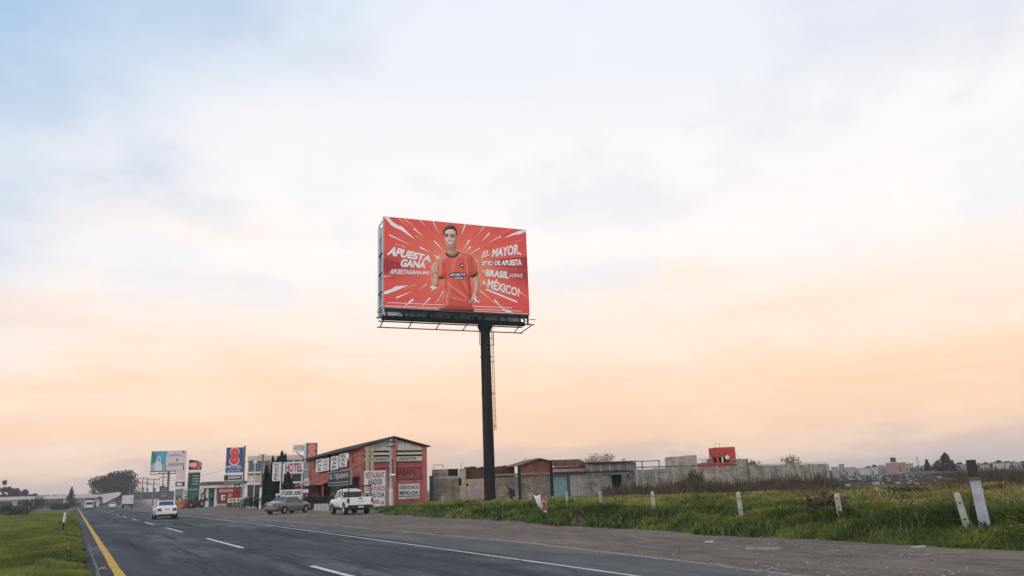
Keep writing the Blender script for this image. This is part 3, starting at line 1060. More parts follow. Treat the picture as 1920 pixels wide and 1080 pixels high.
for a, b_ in (((-0.75, -0.75), (BW + 0.05, -0.75)), ((0.1, 2.75), (BW + 0.45, 2.75)), ((BW - 0.15, -0.9), (BW + 0.30, 3.0))):
    MB().tube((a[0], a[1], 14.50), (b_[0], b_[1], 14.50), 0.045, None, 6).build('catwalk_rail', DARK_STEEL, bb)
for a, b_ in (((-0.5, 0.0), (-0.02, 0.0)), ((BW + 0.02, 0.0), (BW + 0.55, 0.0))):
    MB().tube((a[0], a[1] + 0.1, 15.15), (b_[0], b_[1] + 0.1, 15.15), 0.03, None, 6).build('peg', DARK_STEEL, bb)
# ladder up the pole
lad = MB().tube((PX + 0.74, PY + 0.10, 6.0), (PX + 0.74, PY + 0.10, 14.5), 0.022, None, 6).build('ladder', mat('ladder_steel', (0.22, 0.19, 0.16), (0.14, 0.12, 0.10), 0.6, 3), bb)
MB().tube((PX + 0.52, PY - 0.10, 6.0), (PX + 0.52, PY - 0.10, 14.5), 0.022, None, 6).build('rail', MATS['ladder_steel'], lad)
rung = None
for k in range(24):
    if rung is None:
        rung = MB().tube((PX + 0.52, PY - 0.10, 0), (PX + 0.74, PY + 0.10, 0), 0.016, None, 5).build('rung', MATS['ladder_steel'], lad, loc=(0, 0, 6.1))
    else:
        c = rung.copy()
        COL.objects.link(c)
        c.location.z = 6.1 + 0.35 * k
for zz in (6.3, 9.0, 11.6, 13.6):
    MB().tube((PX + 0.3, PY, zz), (PX + 0.74, PY, zz), 0.03, None, 6).build('standoff', DARK_STEEL, lad)
for dx in (-0.62, 0.62):
    MB().tube((PX + dx, PY - 0.3, 12.9), (PX + dx, PY - 0.3, 14.0), 0.025, None, 6).build('hook_bar', DARK_STEEL, bb)
    MB().tube((PX + dx, PY - 0.3, 12.95), (PX + dx * 0.5, PY - 0.1, 12.95), 0.025, None, 6).build('hook_bar', DARK_STEEL, bb)

# the printed sheet: outlines given in print units (0..1500 across), mapped square on the panel
src = [(135, 60), (1380, 205), (1420, 900), (150, 828)]
dst = [(0, 1), (1, 1), (1, 0), (0, 0)]
A = []
for (a, b_), (u, v) in zip(src, dst):
    A.append([a, b_, 1, 0, 0, 0, -u * a, -u * b_, u])
    A.append([0, 0, 0, a, b_, 1, -v * a, -v * b_, v])
A = np.array(A, float)
H_ = np.append(np.linalg.solve(A[:, :8], A[:, 8]), 1).reshape(3, 3)


def pr(layer):
    def fn(x, y):
        q = H_ @ np.array([x, y, 1.0])
        u, v = min(max(q[0] / q[2], 0.002), 0.998), min(max(q[1] / q[2], 0.003), 0.997)
        return (u * BW, -0.006 * layer, BZ0 + v * (BZ1 - BZ0))
    return fn


def ppoly(mb, pts, layer, m=0):
    f = pr(layer)
    mb.poly([f(*p) for p in pts], m)


def pline(mb, pts, w, layer, m=0, taper=False):
    f = pr(layer)
    n = len(pts)
    for i in range(n - 1):
        (x0, y0), (x1, y1) = pts[i], pts[i + 1]
        L_ = math.hypot(x1 - x0, y1 - y0)
        nx_, ny_ = -(y1 - y0) / L_ * 0.5, (x1 - x0) / L_ * 0.5
        w0, w1 = (w, 0.12 * w) if taper else (w, w)
        mb.poly([f(x0 - nx_ * w0, y0 - ny_ * w0), f(x1 - nx_ * w1, y1 - ny_ * w1), f(x1 + nx_ * w1, y1 + ny_ * w1), f(x0 + nx_ * w0, y0 + ny_ * w0)], m)


st = MB()
for a, b_, w in [((405, 168), (487, 238), 11), ((185, 218), (370, 304), 11), ((458, 92), (507, 152), 11), ((574, 108), (632, 222), 11), ((462, 328), (548, 372), 13), ((588, 278), (682, 378), 11), ((857, 138), (826, 234), 14), ((1022, 164), (968, 238), 10), ((1068, 224), (1003, 292), 13), ((897, 278), (848, 354), 14), ((907, 334), (876, 374), 14), ((988, 347), (903, 392), 8), ((1168, 253), (1060, 304), 9), ((158, 438), (210, 441), 6), ((150, 570), (220, 567), 8), ((262, 752), (402, 698), 13), ((412, 766), (322, 834), 20), ((562, 752), (483, 838), 13), ((532, 638), (463, 687), 8), ((678, 697), (628, 778), 9), ((978, 688), (1070, 764), 9), ((1118, 778), (1205, 862), 14), ((1334, 715), (1412, 765), 6), ((330, 330), (270, 300), 5), ((950, 455), (990, 440), 5), ((640, 770), (600, 800), 6)]:
    st = MB()
    pline(st, [a, b_], w, 1, 0, True)
    st.build('printed_streak', PRINT_WHITE, front)
for q in ([(137, 64), (180, 66), (215, 110), (265, 140), (300, 150), (422, 266), (290, 180), (240, 160), (205, 140)],
          [(1379, 205), (1340, 210), (1318, 214), (1255, 238), (1200, 268), (1290, 243), (1330, 240), (1379, 220)],
          [(150, 722), (150, 700), (230, 672), (250, 655), (370, 648), (290, 680), (265, 690), (175, 720)],
          [(1180, 852), (1230, 858), (1296, 892), (1230, 890)],
          [(590, 395), (622, 412), (640, 398), (638, 420), (664, 440), (634, 436), (615, 450), (616, 428)],
          [(566, 655), (600, 645), (632, 640), (610, 662), (625, 672), (590, 684), (565, 702), (582, 676), (560, 672)]):
    st = MB()
    ppoly(st, q, 1)
    st.build('printed_flash', PRINT_WHITE, front)
for q, w in (([(180, 790), (1270, 845)], 5), ([(160, 815), (1350, 872)], 4), ([(151, 827), (1419, 898)], 9), ([(137, 62), (151, 826)], 5)):
    st = MB()
    pline(st, q, w, 1)
    st.build('printed_rule', PRINT_WHITE, front)
or_ = MB()
for a, b_, w in [((320, 88), (420, 160), 20), ((270, 84), (360, 160), 14), ((690, 112), (700, 150), 10), ((1250, 190), (1120, 260), 12), ((420, 230), (520, 300), 9), ((1340, 288), (1240, 320), 8), ((240, 300), (400, 330), 9), ((700, 690), (660, 790), 20), ((1000, 700), (1150, 830), 18), ((440, 640), (330, 680), 12), ((1100, 620), (1000, 600), 8)]:
    or_ = MB()
    pline(or_, [a, b_], w, 1, 0, True)
    or_.build('printed_streak', mat('print_orange', (0.88, 0.36, 0.17), (0.86, 0.30, 0.14), 0.6), front)

SKIN = mat('print_skin', (0.74, 0.44, 0.33), (0.64, 0.35, 0.25), 0.6, 2.2)
SKIN_D = mat('print_skin_dark', (0.56, 0.30, 0.215), (0.48, 0.24, 0.17), 0.6, 1.2)
SHIRT = mat('print_shirt', (0.86, 0.21, 0.16), (0.76, 0.13, 0.095), 0.6, 0.9)
SHIRT_D = mat('print_shirt_fold', (0.70, 0.105, 0.080), (0.62, 0.085, 0.07), 0.6, 1.0)
PDARK = mat('print_dark', (0.085, 0.035, 0.042), (0.055, 0.022, 0.03), 0.6)
PNAVY = mat('print_navy', (0.07, 0.035, 0.09), (0.05, 0.025, 0.07), 0.6)
PGLOW = mat('print_glow', (0.90, 0.52, 0.32), (0.88, 0.45, 0.27), 0.6)
fg = MB()
# 0 skin 1 dark skin 2 shirt 3 shirt folds 4 dark 5 navy 6 white 7 glow
pline(fg, [(690, 372), (640, 398), (603, 440), (597, 468), (566, 492), (570, 560), (578, 650)], 6, 2, 7)
pline(fg, [(800, 368), (882, 392), (948, 462), (985, 560), (996, 640), (990, 700)], 6, 2, 7)
ppoly(fg, [(940, 760), (966, 748), (960, 772), (985, 788), (994, 802), (962, 792), (940, 800), (952, 780)], 6, 6)
# chest print and badge
ppoly(fg, [(722, 572), (735, 550), (800, 545), (868, 552), (872, 578), (848, 584), (852, 606), (765, 600), (768, 584), (726, 590)], 5, 5)
ppoly(fg, [(816, 478), (834, 468), (852, 480), (852, 500), (836, 516), (820, 502)], 5, 5)
ppoly(fg, [(826, 484), (846, 486), (840, 498), (828, 496)], 6, 6)
fg.build('printed_marks', [SKIN, SKIN_D, SHIRT, SHIRT_D, PDARK, PNAVY, PRINT_WHITE, PGLOW], front)


def paint_figure():
    """Colours of the printed footballer on a fine grid of print units: inflated outlines lit from the upper left."""
    st = 2.2
    X, Y = np.meshgrid(np.arange(556, 1002, st), np.arange(142, 876, st))
    img = np.zeros(X.shape + (3,))
    alpha = np.zeros(X.shape, bool)

    def smooth(pts, k=5):
        p = np.array(pts, float)
        n = len(p)
        o = []
        for i in range(n):
            a, b, c, d = p[i - 1], p[i], p[(i + 1) % n], p[(i + 2) % n]
            for j in range(k):
                t = j / k
                o.append(0.5 * ((2 * b) + (c - a) * t + (2 * a - 5 * b + 4 * c - d) * t * t + (3 * b - a - 3 * c + d) * t ** 3))
        return np.array(o)

    def field(pts, sm=True):
        p = smooth(pts) if sm else np.array(pts, float)
        q = np.roll(p, -1, 0)
        ins = np.zeros(X.shape, bool)
        d2 = np.full(X.shape, 1e9)
        for (x0, y0), (x1, y1) in zip(p, q):
            if y0 != y1:
                c = ((y0 > Y) != (y1 > Y)) & (X < (x1 - x0) * (Y - y0) / (y1 - y0) + x0)
                ins ^= c
            L = max((x1 - x0) ** 2 + (y1 - y0) ** 2, 1e-6)
            t = np.clip(((X - x0) * (x1 - x0) + (Y - y0) * (y1 - y0)) / L, 0, 1)
            d2 = np.minimum(d2, (X - x0 - t * (x1 - x0)) ** 2 + (Y - y0 - t * (y1 - y0)) ** 2)
        return ins, np.sqrt(d2)

    def part(pts, col, rad, sm=True, dark=(0.55, 0.42, 0.42), amb=0.0):
        nonlocal alpha
        ins, d = field(pts, sm)
        h = np.sqrt(np.clip(1 - (1 - np.clip(d / rad, 0, 1)) ** 2, 0, 1)) * rad
        gy, gx = np.gradient(h, st)
        nz = 1 / np.sqrt(1 + gx ** 2 + gy ** 2)
        lam = np.clip((-gx * -0.45 - gy * -0.55) * nz * 1.0 + nz * 0.70, 0, 1.15)
        lam = np.clip(lam + amb, 0, 1.15)
        c = np.array(col)
        sh = np.array(dark) * c
        v = sh + (c - sh) * np.clip(lam / 0.72, 0, 1)[..., None] + (np.ones(3) - c) * 0.30 * np.clip((lam - 0.72) / 0.4, 0, 1)[..., None]
        img[ins] = v[ins]
        alpha |= ins
        return ins

    def blob(x, y, sx, sy, col, k=1.0, rot=0.0, mask=None):
        ca, sa = math.cos(rot), math.sin(rot)
        u, v = ((X - x) * ca + (Y - y) * sa) / sx, (-(X - x) * sa + (Y - y) * ca) / sy
        w = np.exp(-(u * u + v * v)) * k
        w = np.clip(w * 1.3, 0, 1) if mask is None else np.clip(w * 1.3, 0, 1) * mask
        img[:] = img * (1 - w[..., None]) + np.array(col) * w[..., None]

    def seg(x0, y0, x1, y1, wd, col, k, mask):
        L = (x1 - x0) ** 2 + (y1 - y0) ** 2
        t = np.clip(((X - x0) * (x1 - x0) + (Y - y0) * (y1 - y0)) / L, 0, 1)
        d = np.hypot(X - x0 - t * (x1 - x0), Y - y0 - t * (y1 - y0))
        w = np.clip(np.exp(-(d / wd) ** 2) * k, 0, 1) * mask * (1.0 if k > 1 else (0.4 + 0.6 * np.sin(np.pi * np.clip(t, 0.02, 0.98))))
        img[:] = img * (1 - w[..., None]) + np.array(col) * w[..., None]

    skin, shirt, hair = (0.70, 0.40, 0.30), (0.78, 0.125, 0.085), (0.060, 0.034, 0.034)
    dk = (0.05, 0.02, 0.03)
    # trousers, far arm, torso
    part([(640, 838), (945, 848), (945, 872), (640, 864)], (0.06, 0.035, 0.085), 12, False)
    arm = part([(930, 585), (972, 566), (990, 625), (988, 690), (968, 742), (944, 768), (920, 800), (906, 790), (922, 752), (942, 700), (938, 640)], skin, 24)
    blob(955, 765, 14, 6, (0.42, 0.2, 0.14), 0.6, -0.7, arm)
    body = part([(700, 378), (672, 392), (640, 412), (616, 445), (606, 500), (612, 560), (620, 590), (652, 602), (684, 600), (688, 660), (684, 730), (680, 800), (690, 846), (800, 852), (930, 852), (922, 800), (918, 700), (906, 594), (936, 594), (972, 566), (966, 515), (950, 462), (920, 416), (876, 392), (805, 374), (750, 396)], shirt, 58)
    f = body.astype(float)
    for a in ((690, 620, 760, 840, 9, -1), (720, 640, 905, 778, 7, 1), (700, 660, 890, 800, 9, -1), (706, 632, 880, 752, 5, 1), (694, 740, 910, 790, 7, 1), (700, 765, 900, 812, 9, -1), (880, 430, 908, 590, 9, -1), (866, 430, 892, 580, 7, 1), (676, 440, 690, 596, 10, -1), (655, 430, 640, 570, 9, 1), (770, 430, 750, 530, 16, 1), (800, 610, 880, 740, 8, -1), (840, 600, 905, 720, 7, 1), (900, 620, 912, 780, 8, -1), (740, 640, 700, 800, 10, 1), (930, 440, 955, 540, 8, 1), (905, 420, 930, 580, 7, -1)):
        seg(*a[:5], (0.93, 0.36, 0.26) if a[5] > 0 else (0.46, 0.045, 0.042), 0.42 if a[5] > 0 else 0.55, f)
    cuff = field([(608, 574), (684, 590), (684, 606), (618, 596)], False)[0] | field([(906, 578), (968, 552), (974, 570), (930, 602)], False)[0]
    img[cuff & body] = (0.10, 0.03, 0.035)
    # hand at the hem
    part([(944, 738), (966, 742), (970, 770), (950, 784), (930, 796), (908, 806), (902, 796), (916, 778), (928, 756)], skin, 16)
    hm_ = field([(944, 738), (970, 770), (908, 806), (916, 778)])[0].astype(float)
    for k in range(3):
        seg(922 + k * 9, 776 - k * 3, 912 + k * 12, 800 - k * 5, 2.5, (0.40, 0.18, 0.13), 0.7, hm_)
    # raised forearm and fist
    part([(586, 545), (612, 540), (630, 560), (632, 620), (626, 654), (600, 664), (582, 646), (580, 595)], skin, 22)
    part([(572, 486), (586, 468), (606, 462), (626, 470), (635, 490), (632, 520), (622, 548), (600, 556), (580, 546), (568, 516)], (0.74, 0.44, 0.34), 22)
    fm = field([(572, 486), (606, 462), (635, 490), (622, 548), (580, 546)], True)[0].astype(float)
    for k in range(4):
        seg(580 + k * 12, 474 - (k % 3) * 2, 584 + k * 12, 502, 2.6, (0.38, 0.17, 0.12), 0.7, fm)
    seg(580, 512, 618, 520, 4, (0.42, 0.19, 0.14), 0.6, fm)
    # neck, collar, head
    nk = part([(704, 300), (774, 296), (778, 350), (790, 376), (802, 384), (776, 406), (745, 416), (712, 404), (692, 382), (704, 368), (706, 340)], (0.60, 0.33, 0.24), 40)
    blob(742, 344, 50, 20, (0.32, 0.14, 0.10), 0.7, 0.0, nk.astype(float))
    for a in (((688, 372), (704, 400)), ((704, 400), (730, 417)), ((730, 417), (762, 420)), ((762, 420), (790, 406)), ((790, 406), (804, 376))):
        seg(*a[0], *a[1], 7, (0.085, 0.03, 0.035), 1.4, (body | nk).astype(float))
    part([(781, 228), (791, 232), (792, 252), (786, 274), (779, 276)], (0.60, 0.32, 0.235), 8)
    hd = part([(676, 225), (680, 192), (700, 172), (730, 165), (762, 174), (779, 200), (784, 235), (783, 268), (779, 300), (768, 328), (748, 346), (722, 348), (700, 334), (685, 304), (678, 266)], (0.80, 0.49, 0.38), 50, amb=0.06)
    m = hd.astype(float)
    blob(776, 280, 14, 46, (0.44, 0.21, 0.15), 0.6, 0.15, m)
    blob(732, 334, 44, 18, (0.44, 0.25, 0.19), 0.45, 0, m)
    blob(690, 305, 10, 26, (0.46, 0.25, 0.19), 0.35, -0.2, m)
    blob(700, 268, 12, 9, (0.90, 0.64, 0.54), 0.55, 0, m)
    blob(756, 270, 12, 9, (0.88, 0.60, 0.50), 0.5, 0, m)
    blob(724, 204, 30, 14, (0.88, 0.62, 0.52), 0.5, 0, m)
    for ex, ey, s in ((697, 242, -1), (747, 246, 1)):
        blob(ex, ey - 1, 17, 9, (0.26, 0.11, 0.085), 0.85, 0.08, m)
        blob(ex, ey, 12, 5, (0.03, 0.015, 0.015), 1.0, 0.06, m)
        blob(ex - 1, ey - 14, 16, 4.4, (0.05, 0.025, 0.022), 1.0, 0.10 * s, m)
    blob(719, 262, 4, 18, (0.90, 0.66, 0.56), 0.5, 0.05, m)
    blob(731, 262, 5, 18, (0.50, 0.26, 0.19), 0.5, 0.05, m)
    blob(722, 280, 14, 5, (0.32, 0.13, 0.095), 0.75, 0, m)
    # open smile
    mo = field([(698, 291), (714, 295), (734, 297), (758, 292), (750, 310), (734, 319), (716, 317), (704, 306)])[0]
    img[mo] = (0.20, 0.045, 0.05)
    te = field([(703, 293), (716, 297), (734, 299), (753, 295), (745, 307), (731, 311), (714, 308)])[0]
    img[te] = (0.88, 0.85, 0.83)
    blob(728, 327, 18, 4, (0.60, 0.25, 0.21), 0.6, 0, m)
    seg(684, 282, 694, 306, 3, (0.45, 0.2, 0.15), 0.6, m)
    seg(766, 284, 760, 312, 3, (0.42, 0.18, 0.14), 0.6, m)
    hr = part([(663, 200), (670, 176), (690, 157), (722, 149), (755, 156), (778, 178), (788, 212), (785, 240), (778, 232), (774, 208), (764, 194), (742, 186), (712, 185), (692, 192), (681, 206), (677, 236), (668, 228)], hair, 16, dark=(0.5, 0.5, 0.5))
    blob(705, 164, 22, 7, (0.14, 0.085, 0.08), 0.5, -0.3, hr.astype(float))
    return X, Y, img, alpha


def colour_print(name):
    m = bpy.data.materials.new(name)
    m.use_nodes = True
    b = m.node_tree.nodes['Principled BSDF']
    b.inputs['Roughness'].default_value = 0.55
    b.inputs['Specular IOR Level'].default_value = 0.2
    a = m.node_tree.nodes.new('ShaderNodeAttribute')
    a.attribute_name = 'ink'
    m.node_tree.links.new(a.outputs['Color'], b.inputs['Base Color'])
    return m


fx, fy, fimg, fa = paint_figure()
nr, nc = fx.shape
ff = pr(4)
fv = [ff(a_, b_) for a_, b_ in zip(fx.ravel(), fy.ravel())]
fi = np.arange(nr * nc).reshape(nr, nc)
cell = fa[:-1, :-1] & fa[1:, :-1] & fa[:-1, 1:] & fa[1:, 1:]
fq = np.stack([fi[1:, :-1][cell], fi[1:, 1:][cell], fi[:-1, 1:][cell], fi[:-1, :-1][cell]], -1)
used = np.unique(fq)
remap = np.zeros(nr * nc, int)
remap[used] = np.arange(len(used))
fme = bpy.data.meshes.new('printed_figure')
fme.from_pydata([fv[q] for q in used], [], remap[fq].tolist())
ink = fme.attributes.new('ink', 'FLOAT_COLOR', 'POINT')
cols = np.ones((len(used), 4), np.float32)
cols[:, :3] = np.clip(fimg.reshape(-1, 3)[used], 0, 1)
ink.data.foreach_set('color', cols.ravel())
fme.materials.append(colour_print('figure_print'))
link('printed_figure', fme, front)

def print_line(*a):
    m_ = MB()
    text_quad(m_, *a)
    m_.build('printed_lettering', PRINT_WHITE, front)


def print_rule(pts, w):
    m_ = MB()
    pline(m_, pts, w, 3)
    m_.build('printed_rule', PRINT_WHITE, front)


print_line('APUESTA', ((205, 314), (574, 408), (562, 458), (166, 390)), pr(3), 0.05)
print_line('GANA', ((305, 424), (524, 455), (516, 510), (286, 490)), pr(3), 0.05)
print_line('APUESTAGANA.MX', ((208, 507), (557, 534), (555, 561), (196, 552)), pr(3), 0.03)
for q in ([(985, 476), (1120, 448), (1250, 436), (1388, 426), (1396, 522), (1250, 508), (1120, 500)], [(141, 428), (240, 446), (330, 470), (240, 505), (144, 540)]):
    m_ = MB()
    ppoly(m_, q, 2)
    m_.build('printed_band', mat('print_maroon', (0.36, 0.030, 0.045), (0.52, 0.045, 0.05), 0.6, 0.5), front)
print_line('¡EL', ((1005, 374), (1076, 366), (1072, 424), (1003, 442)), pr(3), 0.02)
print_line('MAYOR', ((1094, 360), (1316, 318), (1322, 408), (1088, 426)), pr(3), 0.04, 0.12)
print_rule([(1286, 374), (1342, 408)], 12)
print_line('SITIO DE APUESTA', ((1005, 460), (1345, 446), (1350, 499), (1005, 492)), pr(3), 0.045)
print_line('DE', ((1008, 532), (1032, 534), (1032, 551), (1008, 549)), pr(3), 0.02)
print_line('BRASIL', ((1042, 524), (1242, 548), (1238, 606), (1040, 582)), pr(3), 0.04)
print_line('LLEGÓ', ((1248, 554), (1358, 564), (1356, 596), (1246, 588)), pr(3), 0.02)
print_line('A', ((1014, 608), (1042, 616), (1048, 660), (1008, 652)), pr(3), 0.02)
print_line('MÉXICO!', ((1064, 586), (1334, 672), (1328, 756), (1054, 680)), pr(3), 0.03)
print_rule([(1045, 690), (1312, 798)], 13)
print_line('APUESTA', ((732, 556), (868, 556), (864, 575), (728, 580)), pr(7), 0.02)
print_line('GANA', ((776, 585), (846, 587), (846, 602), (772, 600)), pr(7), 0.02)

# ------------------------------------------------------------------ the restaurant
CORAL = mat('coral_wall', (0.47, 0.140, 0.116), (0.37, 0.104, 0.088), 0.9, 0.7, 0.15, 12, grime=((0.21, 0.075, 0.066), 0.9, 0.50, 0.68, (1.6, 1.6, 0.35)))
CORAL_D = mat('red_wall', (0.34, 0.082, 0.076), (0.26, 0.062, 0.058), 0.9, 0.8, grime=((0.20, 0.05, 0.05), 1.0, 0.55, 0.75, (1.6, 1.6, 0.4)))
CREAM = mat('cream_panel', (0.60, 0.56, 0.49), (0.48, 0.44, 0.38), 0.85, 0.8, grime=((0.33, 0.29, 0.25), 1.3, 0.55, 0.75, (1, 1, 0.4)))
SIGN_WHITE = mat('sign_white', (0.74, 0.71, 0.70), (0.62, 0.59, 0.58), 0.6, 1.2, grime=((0.48, 0.44, 0.41), 1.4, 0.56, 0.78, (1, 1, 0.4)))
LETTER_DARK = mat('letter_dark', (0.055, 0.030, 0.032), rough=0.7)
LETTER_RED = mat('letter_red', (0.36, 0.035, 0.045), rough=0.7)
ROOFING = mat('dark_roofing', (0.135, 0.095, 0.080), (0.075, 0.055, 0.048), 0.85, 1.3)
SHADOW = mat('interior_shade', (0.016, 0.013, 0.013), (0.010, 0.009, 0.009), 0.9, spec=0.1)  # near-black colour stands in for the shade inside openings and holes
CONCRETE = mat('concrete', (0.40, 0.37, 0.34), (0.29, 0.265, 0.245), 0.9, 2.5, 0.3, 20)
WHITE_MET = mat('white_metal', (0.72, 0.71, 0.70), (0.62, 0.61, 0.60), 0.5, 2.0)
GLASS_D = glass_mat('dark_glass', (0.030, 0.036, 0.045))
YEL_POST = mat('yellow_post', (0.50, 0.40, 0.23), (0.38, 0.30, 0.18), 0.8, 2.5)

P0 = (26.96, 83.77)
RG = Fac(P0, R(-2.0))
RS = Fac(P0, R(-92.0))
rest = thing('restaurant', 'two storey coral red restaurant with gabled end beside the pickup', 'building', RG.o, RG.rot)
GWD = RG.xs(799)
GLN = -RS.xs(577)
APX, EAV = 7.35, 6.35
mid_ = GWD / 2
zc_ = lambda y, x=737: RG.at(x, y)[1]
box_part('wall', CORAL, rest, 0.0, 0.22, 0.25, GLN, 3.3, 4.75)          # road side, upper parapet band
box_part('wall', CORAL, rest, 0.0, 0.22, 0.25, 3.2, -0.1, 3.29)
box_part('wall', CORAL_D, rest, 0.0, 0.22, GLN - 6.0, GLN, -0.1, 3.29)
box_part('wall', CORAL, rest, 0.0, 0.22, 0.25, 6.0, 4.76, EAV)
box_part('wall', CORAL, rest, 0.0, 0.22, GLN - 3.0, GLN, 4.76, EAV)
box_part('back_wall', CORAL_D, rest, 0.0, GWD, GLN + 0.01, GLN + 0.2, -0.1, EAV)
MB().prism([(0.0, EAV + 0.002), (GWD, EAV + 0.002), (mid_, APX - 0.02)], GLN + 0.01, GLN + 0.2).build('back_gable', CORAL_D, rest)
box_part('side_wall', CORAL_D, rest, GWD - 0.2, GWD - 0.01, 0.30, GLN, -0.1, EAV)
box_part('interior', SHADOW, rest, 2.6, 2.8, 3.2, GLN - 0.1, -0.1, EAV + 0.66)
for k in range(4):
    yy = 6.0 + (GLN - 9.0) * (k + 1) / 5
    box_part('pillar', CORAL, rest, 0.005, 0.215, yy - 0.18, yy + 0.18, 4.76, EAV)
mid = GWD / 2
# gable end
z1, z2, z3, z4, z5, z6 = zc_(900), zc_(897), zc_(874), zc_(867), zc_(865), zc_(856)
box_part('gable_wall', CORAL, rest, 0.25, GWD - 0.25, 0.20, 0.36, -0.1, z1)
box_part('beam', ROOFING, rest, 0.25, GWD - 0.25, 0.14, 0.36, z1, z2)
box_part('gable_wall', CORAL_D, rest, 0.25, GWD - 0.25, 0.22, 0.36, z2, z4)
box_part('ledge', CORAL, rest, 0.25, GWD - 0.25, 0.12, 0.36, z3 - 0.12, z3)
box_part('beam', ROOFING, rest, 0.25, GWD - 0.25, 0.14, 0.36, z4, z5)
box_part('gable_infill', SHADOW, rest, 0.25, GWD - 0.25, 0.32, 0.40, z5, EAV - 0.1)
for xa, xb, lx0, lx1, word in ((0.30, mid - 0.24, RG.xs(690), RG.xs(731), 'RESTAURANT'), (mid + 0.24, GWD - 0.30, RG.xs(749), RG.xs(783), 'ASADOR')):
    p_ = box_part('fascia_board', CREAM, rest, xa, xb, 0.16, 0.22, z5 + 0.02, z6)
    text_box(MB(), word, lx0, lx1, z5 + 0.12, z6 - 0.08, 0.15, 0.02).build('lettering', LETTER_DARK, p_)
    box_part('fascia_board', CREAM, rest, xa, xb, 0.16, 0.22, zc_(852.5), zc_(848))
tri = lambda xa, xb: [(xa, zc_(844.5)), (xb, zc_(844.5)), (xb, EAV + (APX - EAV) * (1 - abs(xb - mid) / mid) - 0.12), (xa, EAV + (APX - EAV) * (1 - abs(xa - mid) / mid) - 0.12)]
MB().prism(tri(0.30, mid - 0.24), 0.16, 0.22).build('gable_board', CREAM, rest)
MB().prism(tri(mid + 0.24, GWD - 0.30), 0.16, 0.22).build('gable_board', CREAM, rest)
for cx_, top in ((0.12, EAV), (mid, APX - 0.06), (GWD - 0.12, EAV - 0.02)):
    box_part('column', CORAL, rest, cx_ - 0.24, cx_ + 0.24, -0.02, 0.42, -0.1, top)
# painted name on the gable
pw = RG.xs(731), RG.xs(782)
nm = MB()
text_box(nm, 'TEJABAN', pw[0], RG.xs(779), zc_(894, 760), zc_(878, 760), 0.214, 0.03)
nm.build('painted_lettering', mat('painted_maroon', (0.10, 0.022, 0.028), rough=0.85), rest)
ch = MB()
hx, hz = RG.xs(787), zc_(876, 785)
ch.poly([(hx - 0.22, 0.214, hz), (hx, 0.214, hz - 0.42), (hx + 0.3, 0.214, hz + 0.05), (hx + 0.2, 0.214, hz + 0.25), (hx + 0.05, 0.214, hz + 0.1), (hx - 0.12, 0.214, hz + 0.2)])
cx0, cz0 = RG.xs(779), zc_(892, 780)
ch.poly([(cx0 - 0.2, 0.214, cz0 + 0.15), (cx0, 0.214, cz0 - 0.3), (cx0 + 0.2, 0.214, cz0 + 0.15)])
ch.build('painted_emblem', LETTER_RED, rest)
# roof of corrugated sheet
ov = 0.65
rf = MB()
for a, b_ in (((-ov, EAV - ov * (APX - EAV) / mid), (mid, APX)), ((mid, APX), (GWD + ov * 0.7, EAV - ov * 0.7 * (APX - EAV) / mid))):
    rf.prism([(a[0], a[1] + 0.02), (b_[0], b_[1] + 0.02), (b_[0], b_[1] + 0.12), (a[0], a[1] + 0.12)], -0.45, GLN + 0.4)
roof = rf.build('roof', ROOFING, rest)
for k in range(24):
    yy = -0.3 + k * (GLN + 0.5) / 24
    MB().prism([(-ov, EAV - ov * (APX - EAV) / mid + 0.125), (mid - 0.05, APX + 0.11), (mid - 0.05, APX + 0.17), (-ov, EAV - ov * (APX - EAV) / mid + 0.18)], yy, yy + 0.25).build('roof_rib', ROOFING, roof)
# ground floor front under the awning
for k in range(5):
    ya = 3.5 + k * 2.3
    sf = box_part('shop_door', GLASS_D, rest, 0.30, 0.36, ya, ya + 2.1, 0.1, 2.7)
    box_part('frame', mat('door_frame', (0.12, 0.10, 0.09), rough=0.6), sf, 0.26, 0.32, ya + 0.98, ya + 1.08, 0.1, 2.7)
    for j in range(3):
        zz = 0.7 + 0.7 * j
        box_part('notice', SIGN_WHITE, sf, 0.255, 0.275, ya + 0.25 + 0.1 * j, ya + 0.75, zz, zz + 0.42)
aw = MB()
ya, yb = -RS.xs(672), -RS.xs(576)
y1 = 10.5
aw.add([(-1.7, y1, 2.75), (-1.7, GLN + 0.6, 2.75), (-0.01, GLN + 0.6, 3.35), (-0.01, y1, 3.35), (-1.7, y1, 2.60), (-1.7, GLN + 0.6, 2.60), (-0.01, GLN + 0.6, 3.2), (-0.01, y1, 3.2)], [(0, 1, 2, 3), (4, 7, 6, 5), (0, 4, 5, 1), (0, 3, 7, 4), (1, 5, 6, 2), (3, 2, 6, 7)])
aw.build('awning', CORAL, rest)
for yy in (y1 + 0.3, GLN - 5.0, GLN + 0.3):
    box_part('awning_post', CORAL_D, rest, -1.62, -1.42, yy, yy + 0.2, -0.1, 2.7)
box_part('canopy_slab', mat('dark_canopy', (0.09, 0.075, 0.07), rough=0.8), rest, -1.1, -0.01, 0.6, y1 - 0.1, 3.02, 3.18)
# satellite dish on the road side
dsh = thing('satellite_dish', 'white satellite dish under the restaurant eave above the sign', 'satellite dish', RG.o, RG.rot)
dy, dz = -RS.at(663, 856)[0], RS.at(663, 856)[1]
MB().lathe([(0.02, 0.0), (0.25, 0.03), (0.42, 0.10), (0.44, 0.10), (0.26, 0.0), (0.02, -0.03)], -0.75, dy, dz, 'x', 20).build('dish', WHITE_MET, dsh, 40)
MB().tube((-0.0, dy, dz + 0.25), (-0.72, dy, dz), 0.03).tube((-0.75, dy, dz - 0.35), (-1.15, dy, dz), 0.015).build('bracket', DARK_STEEL, dsh)
